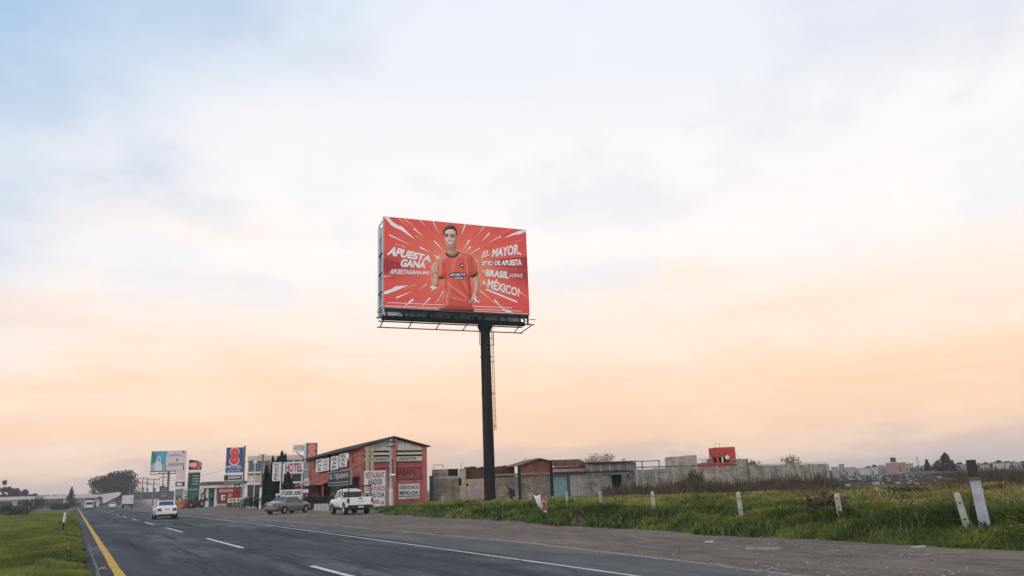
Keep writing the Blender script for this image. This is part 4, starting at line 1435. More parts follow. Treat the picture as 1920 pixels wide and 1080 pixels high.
# signs hanging on the road side
sg = thing('restaurant_sign', 'black name board EL TEJABAN with grey lettering over the restaurant door', 'sign', RS.o, RS.rot)
a, b_ = RS.at(618, 886, -1.2), RS.at(659, 906, -1.2)
x0, x1 = a[0], b_[0]
za, zb = b_[1] - 0.05, RS.at(640, 884, -1.2)[1]
box_part('board', mat('board_black', (0.035, 0.034, 0.034), (0.02, 0.02, 0.02), 0.5), sg, x0, x1, -1.30, -1.16, za, zb)
fr = MB()
FRM = mat('weathered_frame', (0.34, 0.34, 0.30), (0.14, 0.16, 0.12), 0.9, 3.0)
for q in ((x0 - .1, x1 + .1, zb, zb + .1), (x0 - .1, x1 + .1, za - .1, za), (x0 - .1, x0, za, zb), (x1, x1 + .1, za, zb)):
    box_part('frame', FRM, sg, q[0], q[1], -1.33, -1.15, q[2], q[3])
text_box(MB(), 'EL TEJABAN', x0 + 0.06 * (x1 - x0), x1 - 0.1 * (x1 - x0), za + 0.36 * (zb - za), zb - 0.14 * (zb - za), -1.31, 0.03).build('lettering', mat('letter_grey', (0.45, 0.44, 0.44), rough=0.6), sg)
MB().box(x0 + 0.5, x1 - 0.7, -1.308, -1.302, za + 0.2, za + 0.28).build('underline', MATS['letter_grey'], sg)
for xx in (x0 + 0.4, x1 - 0.4):
    MB().tube((xx, -1.2, zb - 0.1), (xx, 0.0, zb + 0.6), 0.03).build('stay', DARK_STEEL, sg)
for i, (xa, xb, yt, yb_, word, lab, lm) in enumerate(((593, 605.5, 861, 884, 'POZ', 'leftmost of four vertical white banners on the restaurant upper storey', LETTER_DARK), (606, 617, 859.5, 882, 'CHU', 'second from left of four vertical white banners on the restaurant', LETTER_RED), (621, 635, 855.5, 879.5, 'BAR', 'third of four white restaurant banners with red top letter, above the name board', LETTER_DARK), (637.5, 651, 850, 874.5, 'BAS', 'rightmost white banner on the restaurant upper storey beside the satellite dish', LETTER_DARK))):
    t = thing('banner', lab, 'banner', RS.o, RS.rot, 'vertical banners on the restaurant')
    x0, zt_ = RS.at(xa, (yt + 0.5), -0.25)
    x1, zb_ = RS.at(xb, yb_, -0.25)
    zt_ = RS.at((xa + xb) / 2, yt, -0.25)[1]
    bn = box_part('cloth', SIGN_WHITE, t, x0, x1, -0.30, -0.25, zb_, zt_)
    hh = (zt_ - zb_) / (len(word) + 0.3)
    for j, c_ in enumerate(word):
        zz = zt_ - hh * (j + 1) - 0.02
        text_box(MB(), c_, x0 + 0.22 * (x1 - x0), x1 - 0.22 * (x1 - x0), zz, zz + hh * 0.78, -0.31, 0.02).build('letter', LETTER_RED if (c_ == 'B' or lm is LETTER_RED) else LETTER_DARK, bn)
    MB().tube((x0 - 0.05, -0.27, zt_ + 0.02), (x1 + 0.05, -0.27, zt_ + 0.02), 0.03).build('rod', DARK_STEEL, t)
    for xx in (x0, x1):
        MB().tube((xx, -0.27, zt_ + 0.02), (xx, 0.05, zt_ + 0.05), 0.02).build('hook', DARK_STEEL, t)
# menu sign on the gable wall
ms = thing('menu_sign', 'white menu board DESAYUNOS MENU DIA on the coral gable wall', 'sign', RG.o, RG.rot)
x0, zt_ = RG.at(748, 908)
x1, zb_ = RG.at(787, 928.5)
zt_ = RG.at(768, 907.5)[1]
box_part('board', SIGN_WHITE, ms, x0, x1, 0.12, 0.19, zb_, zt_)
lt = MB()
hz = (zt_ - zb_)
text_box(lt, 'DESAYUNOS', x0 + 0.12, x1 - 0.12, zt_ - 0.44 * hz, zt_ - 0.12 * hz, 0.112, 0.03)
text_box(lt, 'MENU-DIA', x0 + 0.12, x1 - 0.12, zb_ + 0.08 * hz, zb_ + 0.42 * hz, 0.112, 0.03)
lt.build('lettering', LETTER_DARK, ms)
zs_ = RG.at(768, 935.5)[1]
box_part('lower_strip', SIGN_WHITE, ms, x0, x1, 0.125, 0.19, zs_, zb_ - 0.1)
text_box(MB(), '$50.00', x0 + 0.9, x1 - 0.15, zs_ + 0.06, zb_ - 0.16, 0.117, 0.02).build('lettering', mat('letter_faded', (0.30, 0.24, 0.23), rough=0.8), ms)

# tall white board beside the pickup
BD = Fac(P(683, 923, 84.5), R(4.0))
bd = thing('menu_board', 'tall white board RESTAURANT ASADOR DESAYUNOS standing behind the white pickup', 'sign', BD.o, BD.rot)
wB = BD.xs(722)
zt_ = BD.at(702, 882.5)[1]
box_part('board', SIGN_WHITE, bd, 0, wB, -0.06, 0.06, 0.05, zt_)
for zz0, zz1, a_, e_, word, mm in ((885.5, 896.5, 0.05, 0.95, 'RESTAURANT', LETTER_RED), (898, 909.5, 0.16, 0.86, 'ASADOR', LETTER_DARK), (911, 921, 0.04, 0.98, 'DESAYUNOS', LETTER_RED), (923, 933, 0.05, 0.96, 'MENU DIA', LETTER_DARK), (937, 946, 0.10, 0.72, '$50', LETTER_RED), (940.5, 946, 0.74, 0.95, '.00', LETTER_DARK)):
    text_box(MB(), word, wB * a_, wB * e_, BD.at(702, zz1)[1], BD.at(702, zz0)[1], -0.066, 0.025).build('lettering', mm, bd)
for xa in (BD.xs(687), BD.xs(696)):
    box_part('support_post', YEL_POST, bd, xa, xa + 0.30, 0.07, 0.30, -0.1, BD.at(692, 838)[1])
box_part('support_post', mat('teal_post', (0.20, 0.27, 0.26), rough=0.8), bd, wB + 0.02, wB + 0.22, -0.05, 0.12, -0.1, zt_ + 0.1)
box_part('cross_bar', YEL_POST, bd, BD.xs(687) + 0.31, BD.xs(696) - 0.01, 0.10, 0.2, BD.at(692, 846)[1], BD.at(692, 844)[1])

# concrete lamp post in front of the gable
up_ = P(733.5, 921, 82.0)
lp = thing('concrete_pole', 'grey concrete utility pole with white lamp in front of the gable', 'utility pole', (up_.x, up_.y, 0), R(-15))
PF = Fac(up_, R(-15))
MB().tube((0, 0, -0.2), (0, 0, PF.at(735, 823)[1]), 0.21, 0.15, 14).build('shaft', CONCRETE, lp, 40)
MB().lathe([(0.225, 0.0), (0.222, PF.at(735, 916)[1]), (0.20, PF.at(735, 916)[1])], 0, 0, 0, 'z', 14).build('painted_base', mat('pale_base', (0.56, 0.54, 0.50), (0.42, 0.40, 0.37), 0.9, 3), lp, 40)
lz = PF.at(735, 891)[1]
MB().path([(0.05, -0.2, PF.at(735, 861)[1]), (0.12, -0.32, PF.at(735, 866)[1]), (0.12, -0.34, lz + 0.1), (0.0, -0.4, lz)], 0.045).build('conduit', DARK_STEEL, lp)
lh = MB()
lh.lathe([(0.01, -0.32), (0.10, -0.28), (0.13, 0.0), (0.12, 0.2), (0.05, 0.32), (0.01, 0.33)], 0.12, -0.42, lz, 'x', 12)
lh.build('lamp_head', WHITE_MET, lp, 50)
for zz in (PF.at(735, 829)[1], PF.at(735, 838)[1]):
    MB().box(-0.55, 0.55, -0.22, -0.16, zz, zz + 0.08).build('crossarm', DARK_STEEL, lp)
    for xx in (-0.45, 0.0, 0.45):
        MB().lathe([(0.03, 0.08), (0.06, 0.12), (0.06, 0.2), (0.02, 0.25)], xx, -0.19, zz, 'z', 8).build('insulator', CONCRETE, lp)

# planter with shrubs before the restaurant
pl = thing('planter', 'pale concrete planter box with dark leafy shrubs left of the pickup', 'planter', (0, 0, 0))
c0, c1 = G(588, 957), G(615, 957)
PL = Fac((c0.x, c0.y), math.atan2(c1.y - c0.y, c1.x - c0.x))
pl.location, pl.rotation_euler = PL.o, (0, 0, PL.rot)
wl = (c1 - c0).length
for k in range(4):
    box_part('panel', CONCRETE, pl, k * wl / 4 + 0.03, (k + 1) * wl / 4 - 0.03, 0, 0.15, -0.1, 0.62)
box_part('trough', mat('planter_soil', (0.07, 0.05, 0.04)), pl, 0, wl, 0.16, 0.9, -0.1, 0.55)
q = RNG.random((1500, 3))
leaf_mesh('foliage', np.stack([q[:, 0] * wl, 0.15 + q[:, 1] * 0.7, 0.55 + 0.75 * q[:, 2] * (0.55 + 0.45 * np.sin(q[:, 0] * 17))], -1), 0.22, LEAF, pl)


# ------------------------------------------------------------------ hotel, its signs and the filling station
def posts(t, xs_, z1_, m=WHITE_MET, r=0.06, y=0.1, z0_=-0.1):
    for xx in xs_:
        MB().tube((xx, y, z0_), (xx, y, z1_), r, None, 8).build('post', m, t, 40)


HB = Fac(P(462, 931, 120), R(-14))
hotel = thing('hotel_building', 'pale two storey hotel with blue glass bands behind the cypress trees', 'building', HB.o, HB.rot)
HWD = HB.xs(585)
hz = lambda y, x=480: HB.at(x, y)[1]
HCREAM = mat('hotel_cream', (0.60, 0.50, 0.42), (0.52, 0.43, 0.36), 0.85, 0.5)
HWHITE = mat('hotel_white', (0.68, 0.65, 0.62), (0.58, 0.55, 0.52), 0.8, 0.6)
BLUEGL = glass_mat('blue_glass', (0.085, 0.115, 0.150), 0.12)
box_part('wall', HCREAM, hotel, 0, HWD, 0.25, 9.0, -0.1, hz(856))
box_part('parapet', HCREAM, hotel, -0.05, HWD, 0.0, 0.24, hz(864), hz(855))
box_part('floor_band', HWHITE, hotel, -0.1, HWD, -0.3, 0.24, hz(887.5), hz(884.5))
box_part('floor_band', HWHITE, hotel, -0.1, HWD, -0.5, 0.24, hz(909), hz(905.5))
for za_, zb_, mm in ((884.4, 864.1, BLUEGL), (930, 909.1, GLASS_D)):
    k = 0
    for xa in (463, 476, 492.5, 506, 521, 536, 548, 557, 567):
        x0 = HB.xs(xa) + 0.05
        x1 = min(HB.xs(xa + 13) - 0.06, HWD - 0.1)
        if x1 <= x0 + 0.2:
            continue
        w = box_part('window', mm, hotel, x0, x1, 0.14, 0.24, hz(za_), hz(zb_))
        box_part('mullion', HWHITE, w, x1 - 0.02, x1 + 0.1, 0.08, 0.235, hz(za_), hz(zb_))
for xa, xb, mm in ((468, 474, HWHITE), (475.5, 483, mat('hotel_salmon', (0.66, 0.45, 0.36), rough=0.8)), (485, 490, HWHITE), (495, 504, HCREAM)):
    box_part('balcony_panel', mm, hotel, HB.xs(xa), HB.xs(xb), 0.10, 0.24, hz(902), hz(889))
box_part('low_wall', HWHITE, hotel, HB.xs(467), HB.xs(492), -2.2, -2.0, -0.1, hz(935, 480))
box_part('dark_bay', GLASS_D, hotel, HB.xs(546), HB.xs(566), -0.05, 0.12, hz(917, 555), hz(889, 555))

hs = thing('roof_sign', 'hotel roof sign with white board and orange figure 8 on slate blue', 'sign', (0, 0, 0))
RO = Fac(P(547, 928, 112), R(-6))
hs.location, hs.rotation_euler = RO.o, (0, 0, RO.rot)
rz_ = lambda y, x=570: RO.at(x, y)[1]
xa, xb = RO.xs(547), RO.xs(570)
box_part('board', SIGN_WHITE, hs, xa, xb, 0, 0.2, rz_(847, 558), rz_(833.5, 558))
text_box(MB(), 'HOTEL', xa + 0.12, xb - 0.12, rz_(844, 558), rz_(836, 558), -0.008, 0.01).build('lettering', mat('letter_brown', (0.24, 0.17, 0.15), rough=0.7), hs)
xa, xb = RO.xs(572), RO.xs(593)
box_part('panel', mat('slate_blue', (0.105, 0.130, 0.175), (0.085, 0.105, 0.145), 0.6), hs, xa, xb, 0, 0.25, rz_(862, 582), rz_(830.5, 582))
box_part('panel_edge', SIGN_WHITE, hs, xa - 0.14, xa - 0.01, 0, 0.25, rz_(862, 582), rz_(830.5, 582))
ORANGE8 = mat('orange_eight', (0.80, 0.25, 0.16), (0.72, 0.21, 0.13), 0.6)


def ring8(mb, cx, cz, r, y, hole=0.18, m=0):
    n = 22
    for sz, rr in ((0.92 * r, r), (-0.92 * r, r * 1.06)):
        for i in range(n):
            t0, t1 = 2 * math.pi * i / n, 2 * math.pi * (i + 1) / n
            mb.poly([(cx + rr * math.cos(t0), y, cz + sz + rr * math.sin(t0)), (cx + rr * math.cos(t1), y, cz + sz + rr * math.sin(t1)), (cx + hole * rr * math.cos(t1), y, cz + sz + hole * rr * math.sin(t1)), (cx + hole * rr * math.cos(t0), y, cz + sz + hole * rr * math.sin(t0))], m)
        y -= 0.002
    return mb


ring8(MB(), (xa + xb) / 2, rz_(846, 582), (xb - xa) * 0.36, -0.01).build('figure_eight', ORANGE8, hs)
posts(hs, (RO.xs(572), RO.xs(591)), rz_(862, 582), CONCRETE, 0.12)
for xx in (RO.xs(549), RO.xs(568)):
    MB().tube((xx, 0.25, rz_(847, 558) + 0.3), (xx + 1.5 if xx < 1 else xx + 0.4, 0.25, rz_(862, 560)), 0.06).build('stay', DARK_STEEL, hs)

h8 = thing('hotel_pylon', 'tall blue pylon sign with big red figure 8 over HOTEL', 'sign', (0, 0, 0))
H8 = Fac(P(420, 933, 138), R(-10))
h8.location, h8.rotation_euler = H8.o, (0, 0, H8.rot)
z8 = lambda y, x=436: H8.at(x, y)[1]
xa, xb = H8.xs(420), H8.xs(453)
BLUE = mat('pylon_blue', (0.032, 0.085, 0.235), (0.026, 0.068, 0.19), 0.5, 0.6)
box_part('panel', BLUE, h8, xa, xb, 0, 0.5, z8(886), z8(839))
cx_, cz_ = (xa + xb) / 2 - 0.05, z8(855.5)
ring8(MB(), cx_, cz_, (xb - xa) * 0.285, -0.010, 0.12).build('figure_eight_outline', mat('pale_pink', (0.78, 0.55, 0.55), rough=0.6), h8)
ring8(MB(), cx_, cz_ + 0.02, (xb - xa) * 0.245, -0.022, 0.2).build('figure_eight', mat('red_eight', (0.72, 0.060, 0.055), (0.62, 0.05, 0.045), 0.6), h8)
text_box(MB(), 'HOTEL', xa + 0.15, xb - 0.2, z8(878.5), z8(872), -0.012, 0.02).build('lettering', SIGN_WHITE, h8)
for k in range(6):
    w_ = (xb - xa - 0.6) / 6
    MB().box(xa + 0.3 + k * w_, xa + 0.3 + k * w_ + 0.75 * w_, -0.012, -0.002, z8(884), z8(881)).build('small_print', mat('pale_blue', (0.35, 0.45, 0.62), rough=0.6), h8)
box_part('edge', mat('pylon_edge', (0.12, 0.12, 0.14), rough=0.6), h8, xb + 0.01, xb + 0.3, 0.0, 0.5, z8(905), z8(836))
box_part('white_strip', SIGN_WHITE, h8, xa - 0.1, xb - 0.05, -0.02, 0.4, z8(889.5), z8(886.8))
pb = box_part('price_board', mat('price_black', (0.045, 0.03, 0.045), rough=0.5), h8, xa - 0.15, xb - 0.1, 0.0, 0.3, z8(900), z8(891))
text_box(MB(), '$450', xa + 0.45, xa + 0.45 + (xb - xa) * 0.5, z8(898.5), z8(892.5), -0.01, 0.02).build('lettering', SIGN_WHITE, pb)
MB().box(xb - 0.9, xb - 0.35, -0.01, -0.002, z8(896), z8(893.5)).build('small_print', SIGN_WHITE, pb)
box_part('lower_board', mat('grey_green', (0.20, 0.24, 0.21), rough=0.6), h8, xa - 0.15, xb - 0.1, 0.0, 0.3, z8(906.5), z8(901))
posts(h8, (xa + 0.25, xb + 0.12), z8(888), mat('post_grey', (0.36, 0.35, 0.34), rough=0.6), 0.13, 0.25)

pkg = thing('parking_board', 'dark red parking board with white E in front of the filling station', 'sign', (0, 0, 0))
PK = Fac(P(408, 934, 134), R(-8))
pkg.location, pkg.rotation_euler = PK.o, (0, 0, PK.rot)
zk = lambda y, x=428: PK.at(x, y)[1]
xa, xb = PK.xs(408), PK.xs(448)
box_part('board', mat('dark_red', (0.30, 0.024, 0.040), (0.24, 0.02, 0.033), 0.6), pkg, xa, xb, 0, 0.12, zk(944), zk(914))
text_box(MB(), 'ESTACIONA', xa + 0.2, xb - 0.9, zk(922.5), zk(917.5), -0.008, 0.02).build('lettering', SIGN_WHITE, pkg)
eb = box_part('letter_tile', mat('price_black', (0, 0, 0)), pkg, xa + 0.3, xa + 1.3, -0.014, -0.001, zk(939), zk(926))
text_box(MB(), 'E', xa + 0.5, xa + 1.15, zk(937.5), zk(927.5), -0.02, 0.03).build('lettering', SIGN_WHITE, eb)
text_box(MB(), '$60', xa + 1.45, xb - 1.0, zk(933), zk(925), -0.008, 0.02).build('lettering', mat('amber', (0.80, 0.36, 0.04), rough=0.5), pkg)
for r_, (ya_, yb_) in enumerate(((937.5, 934.5), (942.5, 939))):
    for k in range(4):
        MB().box(xa + 1.5 + k * 0.55, xa + 1.93 + k * 0.55, -0.008, -0.001, zk(ya_), zk(yb_)).build('small_print', SIGN_WHITE, pkg)
posts(pkg, (xa + 0.3, xb - 0.3), zk(930), CONCRETE, 0.06)

gp = thing('price_column', 'narrow green fuel price column with white figures beside the red parking board', 'sign', (0, 0, 0))
GPF = Fac(P(439, 933, 142), R(-8))
gp.location, gp.rotation_euler = GPF.o, (0, 0, GPF.rot)
xa, xb = GPF.xs(438), GPF.xs(450)
zg = lambda y, x=444: GPF.at(x, y)[1]
FGREEN = mat('fuel_green', (0.022, 0.125, 0.080), (0.017, 0.10, 0.064), 0.5, 0.6)
box_part('column', FGREEN, gp, xa, xb, 0, 0.3, -0.1, zg(901))
for k in range(5):
    MB().box(xa + 0.25, xb - 0.2, -0.012, -0.001, zg(913 + k * 5), zg(910.5 + k * 5)).build('price_strip', SIGN_WHITE, gp)

# filling station
FS = Fac(P(374, 935, 168), R(-4))
fs = thing('filling_station', 'filling station with green canopy and white glazed shop behind the price boards', 'building', FS.o, FS.rot)
fz = lambda y, x=420: FS.at(x, y)[1]
fw_ = FS.xs(462)
can = box_part('canopy', FGREEN, fs, 0.2, fw_, -3.0, 6.0, fz(909), fz(903))
box_part('canopy_trim', mat('station_red', (0.40, 0.05, 0.06), rough=0.6), can, FS.xs(402), FS.xs(414), -3.03, -3.01, fz(908), fz(903.8))
box_part('canopy_sign', mat('olive_fascia', (0.17, 0.15, 0.08), rough=0.7), can, 0.25, FS.xs(386), -3.03, -3.01, fz(908), fz(903.8))
box_part('soffit_band', HWHITE, fs, 0.3, fw_, -2.9, 6.0, fz(914.5), fz(909.1))
for xp in (376, 385, 400, 418, 436, 452):
    MB().box(FS.xs(xp), FS.xs(xp) + 0.35, -2.6, -2.2, -0.1, fz(914.5)).build('column', WHITE_MET, fs)
TEALG = glass_mat('teal_glass', (0.15, 0.21, 0.21), 0.15)
for k in range(7):
    x0 = 0.6 + k * (fw_ - 1.0) / 7
    w = box_part('shop_window', TEALG, fs, x0, x0 + (fw_ - 1.0) / 7 - 0.25, 3.0, 3.1, 0.9, fz(914.6))
    box_part('pane_bar', WHITE_MET, w, x0 + 0.6, x0 + 0.7, 2.95, 2.99, 0.9, fz(914.6))
box_part('shop_wall', HWHITE, fs, 0.2, fw_, 3.12, 7.0, -0.1, fz(914.6))
box_part('plinth', HWHITE, fs, 0.2, fw_, 2.7, 2.95, -0.1, 0.9)
for xp, mm in ((392, FGREEN), (410, HWHITE), (426, FGREEN)):
    pu = box_part('fuel_pump', mm, fs, FS.xs(xp), FS.xs(xp) + 0.9, -0.6, 0.0, -0.1, 1.9)
    box_part('pump_display', GLASS_D, pu, FS.xs(xp) + 0.15, FS.xs(xp) + 0.75, -0.64, -0.61, 1.2, 1.6)

gs = thing('fuel_pylon', 'green fuel station pylon with red and black rounded top', 'sign', (0, 0, 0))
GS = Fac(P(350, 936, 160), R(-12))
gs.location, gs.rotation_euler = GS.o, (0, 0, GS.rot)
zz_ = lambda y, x=362: GS.at(x, y)[1]
xa, xb = GS.xs(350), GS.xs(374)
w_ = xb - xa
box_part('column', FGREEN, gs, xa, xb - 0.15, 0, 0.6, -0.1, zz_(886))
box_part('price_panel', mat('dark_green', (0.020, 0.060, 0.045), rough=0.5), gs, xa + 0.02, xb - 0.18, -0.03, -0.005, zz_(913), zz_(888))
top = zz_(862)
MB().prism([(xa, zz_(881)), (xb, zz_(881)), (xb, zz_(868)), (xb - 0.2 * w_, zz_(865)), (xa + 0.35 * w_, zz_(862.5)), (xa, top)], -0.05, 0.65).build('cap', mat('pylon_black', (0.030, 0.022, 0.025), rough=0.5), gs)
lg = MB()
n = 24
ccx, ccz, rr = xa + 0.52 * w_, zz_(872.5), 0.36 * w_
lg.poly([(ccx + rr * math.cos(2 * math.pi * i / n), -0.07, ccz + rr * 0.95 * math.sin(2 * math.pi * i / n)) for i in range(n)], 0)
lg.build('emblem', mat('emblem_red', (0.55, 0.045, 0.055), rough=0.5), gs)
lg = MB()
for i in range(14):
    t0, t1 = -1.0 + 2.6 * i / 14, -1.0 + 2.6 * (i + 1) / 14
    lg.poly([(ccx + 1.02 * rr * math.cos(t0), -0.08, ccz + 1.02 * rr * math.sin(t0)), (ccx + 1.02 * rr * math.cos(t1), -0.08, ccz + 1.02 * rr * math.sin(t1)), (ccx + 1.22 * rr * math.cos(t1), -0.08, ccz + 1.22 * rr * math.sin(t1)), (ccx + 1.22 * rr * math.cos(t0), -0.08, ccz + 1.22 * rr * math.sin(t0))])
lg.build('emblem_ring', mat('emblem_pale', (0.60, 0.35, 0.33), rough=0.5), gs)
MB().box(xa + 0.05 * w_, xa + 0.62 * w_, -0.085, -0.075, ccz - 0.12 * w_, ccz + 0.2 * w_).build('emblem_name', mat('emblem_pink', (0.78, 0.42, 0.42), rough=0.5), gs)
box_part('white_band', SIGN_WHITE, gs, xa, xb, -0.06, 0.6, zz_(885.5), zz_(882.5))
for k in range(4):
    MB().box(xa + 0.35 * w_, xb - 0.3, -0.04, -0.031, zz_(893.5 + 5 * k), zz_(891.5 + 5 * k)).build('price_strip', mat('dim_white', (0.34, 0.38, 0.36), rough=0.6), gs)
box_part('white_line', SIGN_WHITE, gs, xa + 0.1 * w_, xb - 0.35, -0.04, -0.001, zz_(918), zz_(917.2))

ps = thing('plaza_sign', 'pale pylon sign with faded red panel and dark name plate left of the fuel pylon', 'sign', (0, 0, 0))
PS = Fac(P(326, 937, 178), R(-12))
ps.location, ps.rotation_euler = PS.o, (0, 0, PS.rot)
zp = lambda y, x=336: PS.at(x, y)[1]
xa, xb = PS.xs(327), PS.xs(344)
box_part('panel', mat('faded_red_white', (0.62, 0.40, 0.37), (0.66, 0.56, 0.53), 0.7, 0.9), ps, xa, xb, 0, 0.3, zp(898), zp(882))
box_part('white_box', SIGN_WHITE, ps, xa - 0.1, xb + 0.1, 0.0, 0.35, zp(903), zp(898.5))
np_ = box_part('name_plate', mat('plate_dark', (0.075, 0.05, 0.05), rough=0.6), ps, xa, xb, 0, 0.3, zp(912), zp(903.5))
MB().box(xa + 0.25, xa + 1.25, -0.01, -0.001, zp(910), zp(905.5)).build('small_print', SIGN_WHITE, np_)
box_part('white_box', SIGN_WHITE, ps, xa - 0.1, xb + 0.1, 0.0, 0.35, zp(916), zp(912.5))
box_part('lower_panel', mat('grey_panel', (0.22, 0.22, 0.22), rough=0.7), ps, xa + 0.1, xb - 0.1, 0.1, 0.3, zp(929), zp(917))
posts(ps, (xa, xb), zp(900), WHITE_MET, 0.12, 0.2)

# hotel roadside boards
h1 = thing('hotel_board', 'wide white board with red HOTEL letters on two posts', 'sign', (0, 0, 0))
H1 = Fac(P(529, 929, 101), R(-8))
h1.location, h1.rotation_euler = H1.o, (0, 0, H1.rot)
zh = lambda y, x=549: H1.at(x, y)[1]
xa, xb = H1.xs(530), H1.xs(568)
box_part('board', SIGN_WHITE, h1, xa, xb, 0, 0.12, zh(888), zh(866))
text_box(MB(), 'HOTEL', xa + 0.2, xb - 0.15, zh(885), zh(868.5), -0.008, 0.03).build('lettering', LETTER_RED, h1)
posts(h1, (xa + 0.02, xb - 0.15), zh(868), WHITE_MET, 0.09, 0.18)
box_part('side_box', mat('grey_side', (0.33, 0.32, 0.32), (0.22, 0.21, 0.21), 0.8, 1.5), h1, H1.xs(569), H1.xs(578), 0.0, 0.4, zh(897), zh(868))
box_part('side_strip', SIGN_WHITE, h1, H1.xs(569.5), H1.xs(577), -0.02, -0.001, zh(882), zh(880))
hb = box_part('small_board', SIGN_WHITE, h1, H1.xs(570), H1.xs(578.5), -0.05, 0.05, zh(912), zh(898.5))
text_box(MB(), 'H', H1.xs(571.8), H1.xs(577), zh(909), zh(902), -0.058, 0.03).build('lettering', LETTER_RED, hb)

h2 = thing('vertical_hotel_sign', 'narrow upright white sign with stacked red letters HOTEL among cypresses', 'sign', (0, 0, 0))
H2 = Fac(P(508, 930, 103), R(-8))
h2.location, h2.rotation_euler = H2.o, (0, 0, H2.rot)
zv = lambda y, x=516: H2.at(x, y)[1]
xa, xb = H2.xs(509), H2.xs(524)
box_part('board', SIGN_WHITE, h2, xa, xb, 0, 0.12, zv(902), zv(867))
hh = (zv(868.5) - zv(900.5)) / 5
for k, c_ in enumerate('HOTEL'):
    text_box(MB(), c_, xa + 0.24, xb - 0.24, zv(900.5) + hh * (4 - k) + 0.06, zv(900.5) + hh * (5 - k) - 0.02, -0.008, 0.035).build('letter', LETTER_RED, h2)
posts(h2, (xb + 0.08,), zv(866), WHITE_MET, 0.07, 0.05)
MB().tube((xb + 0.08, 0.05, zv(872)), (xb + 0.5, 0.05, zv(872)), 0.03).tube((xb + 0.08, 0.05, zv(898)), (xb + 0.5, 0.05, zv(898)), 0.03).build('stay', WHITE_MET, h2)

h3 = thing('room_price_board', 'white price board reading $200.00 above the silver sedan', 'sign', (0, 0, 0))
H3 = Fac(P(526, 930, 92), R(-8))
h3.location, h3.rotation_euler = H3.o, (0, 0, H3.rot)
zq = lambda y, x=547: H3.at(x, y)[1]
xa, xb = H3.xs(526), H3.xs(566.5)
box_part('board', SIGN_WHITE, h3, xa, xb, 0, 0.1, zq(931), zq(918))
text_box(MB(), '$200', xa + 0.1, xa + (xb - xa) * 0.55, zq(929.3), zq(920), -0.008, 0.035).build('lettering', LETTER_DARK, h3)
text_box(MB(), '.00', xa + (xb - xa) * 0.58, xb - 0.12, zq(928.3), zq(920.8), -0.008, 0.035).build('lettering', LETTER_DARK, h3)
box_part('side_board', SIGN_WHITE, h3, xb + 0.06, H3.xs(578), 0.02, 0.1, zq(924, 572), zq(917.5, 572))
box_part('lower_board', SIGN_WHITE, h3, H3.xs(552), H3.xs(567), 0.12, 0.2, -0.1, zq(931.5, 560))
box_part('step_board', SIGN_WHITE, h3, H3.xs(517), H3.xs(525.5), 0.1, 0.2, zq(929, 521), zq(925.5, 521))
posts(h3, (H3.xs(519), xa + 0.1, xb + 0.02), zq(926), WHITE_MET, 0.05, 0.15)

# cypresses round the hotel board
for i, (px_, ytop, D_, w_, lab) in enumerate(((498, 874, 107, 0.62, 'lowest dark cypress left of the upright hotel sign'), (509, 857, 106, 0.50, 'slim dark cypress rising behind the upright hotel sign'), (519.5, 857, 107, 0.62, 'dark cypress just right of the upright hotel sign'), (526, 846.5, 108, 0.62, 'tallest dark cypress between the two hotel signs'), (532.5, 852, 109, 0.5, 'dark cypress behind the left post of the wide hotel board'), (538.5, 886, 99.5, 0.85, 'short bushy cypress standing below the wide hotel board'))):
    p = P(px_, 930, D_)
    h_ = P(px_, ytop, D_).z
    cone_tree(lab, (p.x, p.y, 0), h_, w_ * 1.25, CYPRESS, 1800, 0.32, 'cypresses by the hotel', power=0.55, base=0.02, ragged=0.10)
for i, (px_, D_, h_, r_, lab) in enumerate(((466, 118, 1.6, 1.1, 'dark shrub in front of the hotel low wall, nearest the blue pylon'), (476, 114, 1.8, 1.0, 'dark shrub beside the white lamp post at the hotel'), (484, 110, 1.5, 1.0, 'dark shrub just left of the wooden pole at the hotel'), (504, 104, 1.9, 1.1, 'dark shrub at the foot of the upright hotel sign'), (514, 102, 1.6, 1.0, 'dark shrub behind the tail of the silver sedan'), (583, 84, 1.5, 1.1, 'dark shrub at the nose of the silver sedan'))):
    p = P(px_, 930, D_)
    shrub(lab, (p.x, p.y, 0), h_, r_, CYPRESS if i > 2 else LEAF, 550, 0.22, 'shrubs by the hotel')

WOOD = mat('weathered_wood', (0.26, 0.20, 0.155), (0.17, 0.13, 0.10), 0.9, 3.0, stretch=(4, 4, 0.4))
p = P(489, 930, 106)
wp = thing('wooden_pole', 'weathered wooden utility pole with whitewashed foot beside the cypresses', 'utility pole', (p.x, p.y, 0))
WPF = Fac(p, R(-12))
MB().tube((0, 0, -0.2), (0.06, 0, WPF.at(490, 852)[1]), 0.16, 0.12, 10).build('shaft', WOOD, wp, 40)
MB().lathe([(0.17, 0), (0.166, 2.6), (0.15, 2.6)], 0, 0, 0, 'z', 10).build('whitewash', SIGN_WHITE, wp, 40)
MB().box(-0.5, 0.5, -0.2, -0.14, 6.6, 6.7).build('crossarm', WOOD, wp)
p = P(476, 931, 111)
sl = thing('street_lamp', 'slender white lamp post with cone shade before the blue hotel windows', 'lamp', (p.x, p.y, 0))
SLF = Fac(p, R(-12))
hz_ = SLF.at(475, 868)[1]
MB().tube((0, 0, -0.2), (0, 0, hz_), 0.06, 0.05, 8).build('post', WHITE_MET, sl, 40)
MB().lathe([(0.08, hz_ + 0.35), (0.30, hz_ - 0.05), (0.05, hz_ - 0.02)], 0, 0, 0, 'z', 14).build('lamp_shade', WHITE_MET, sl, 40)

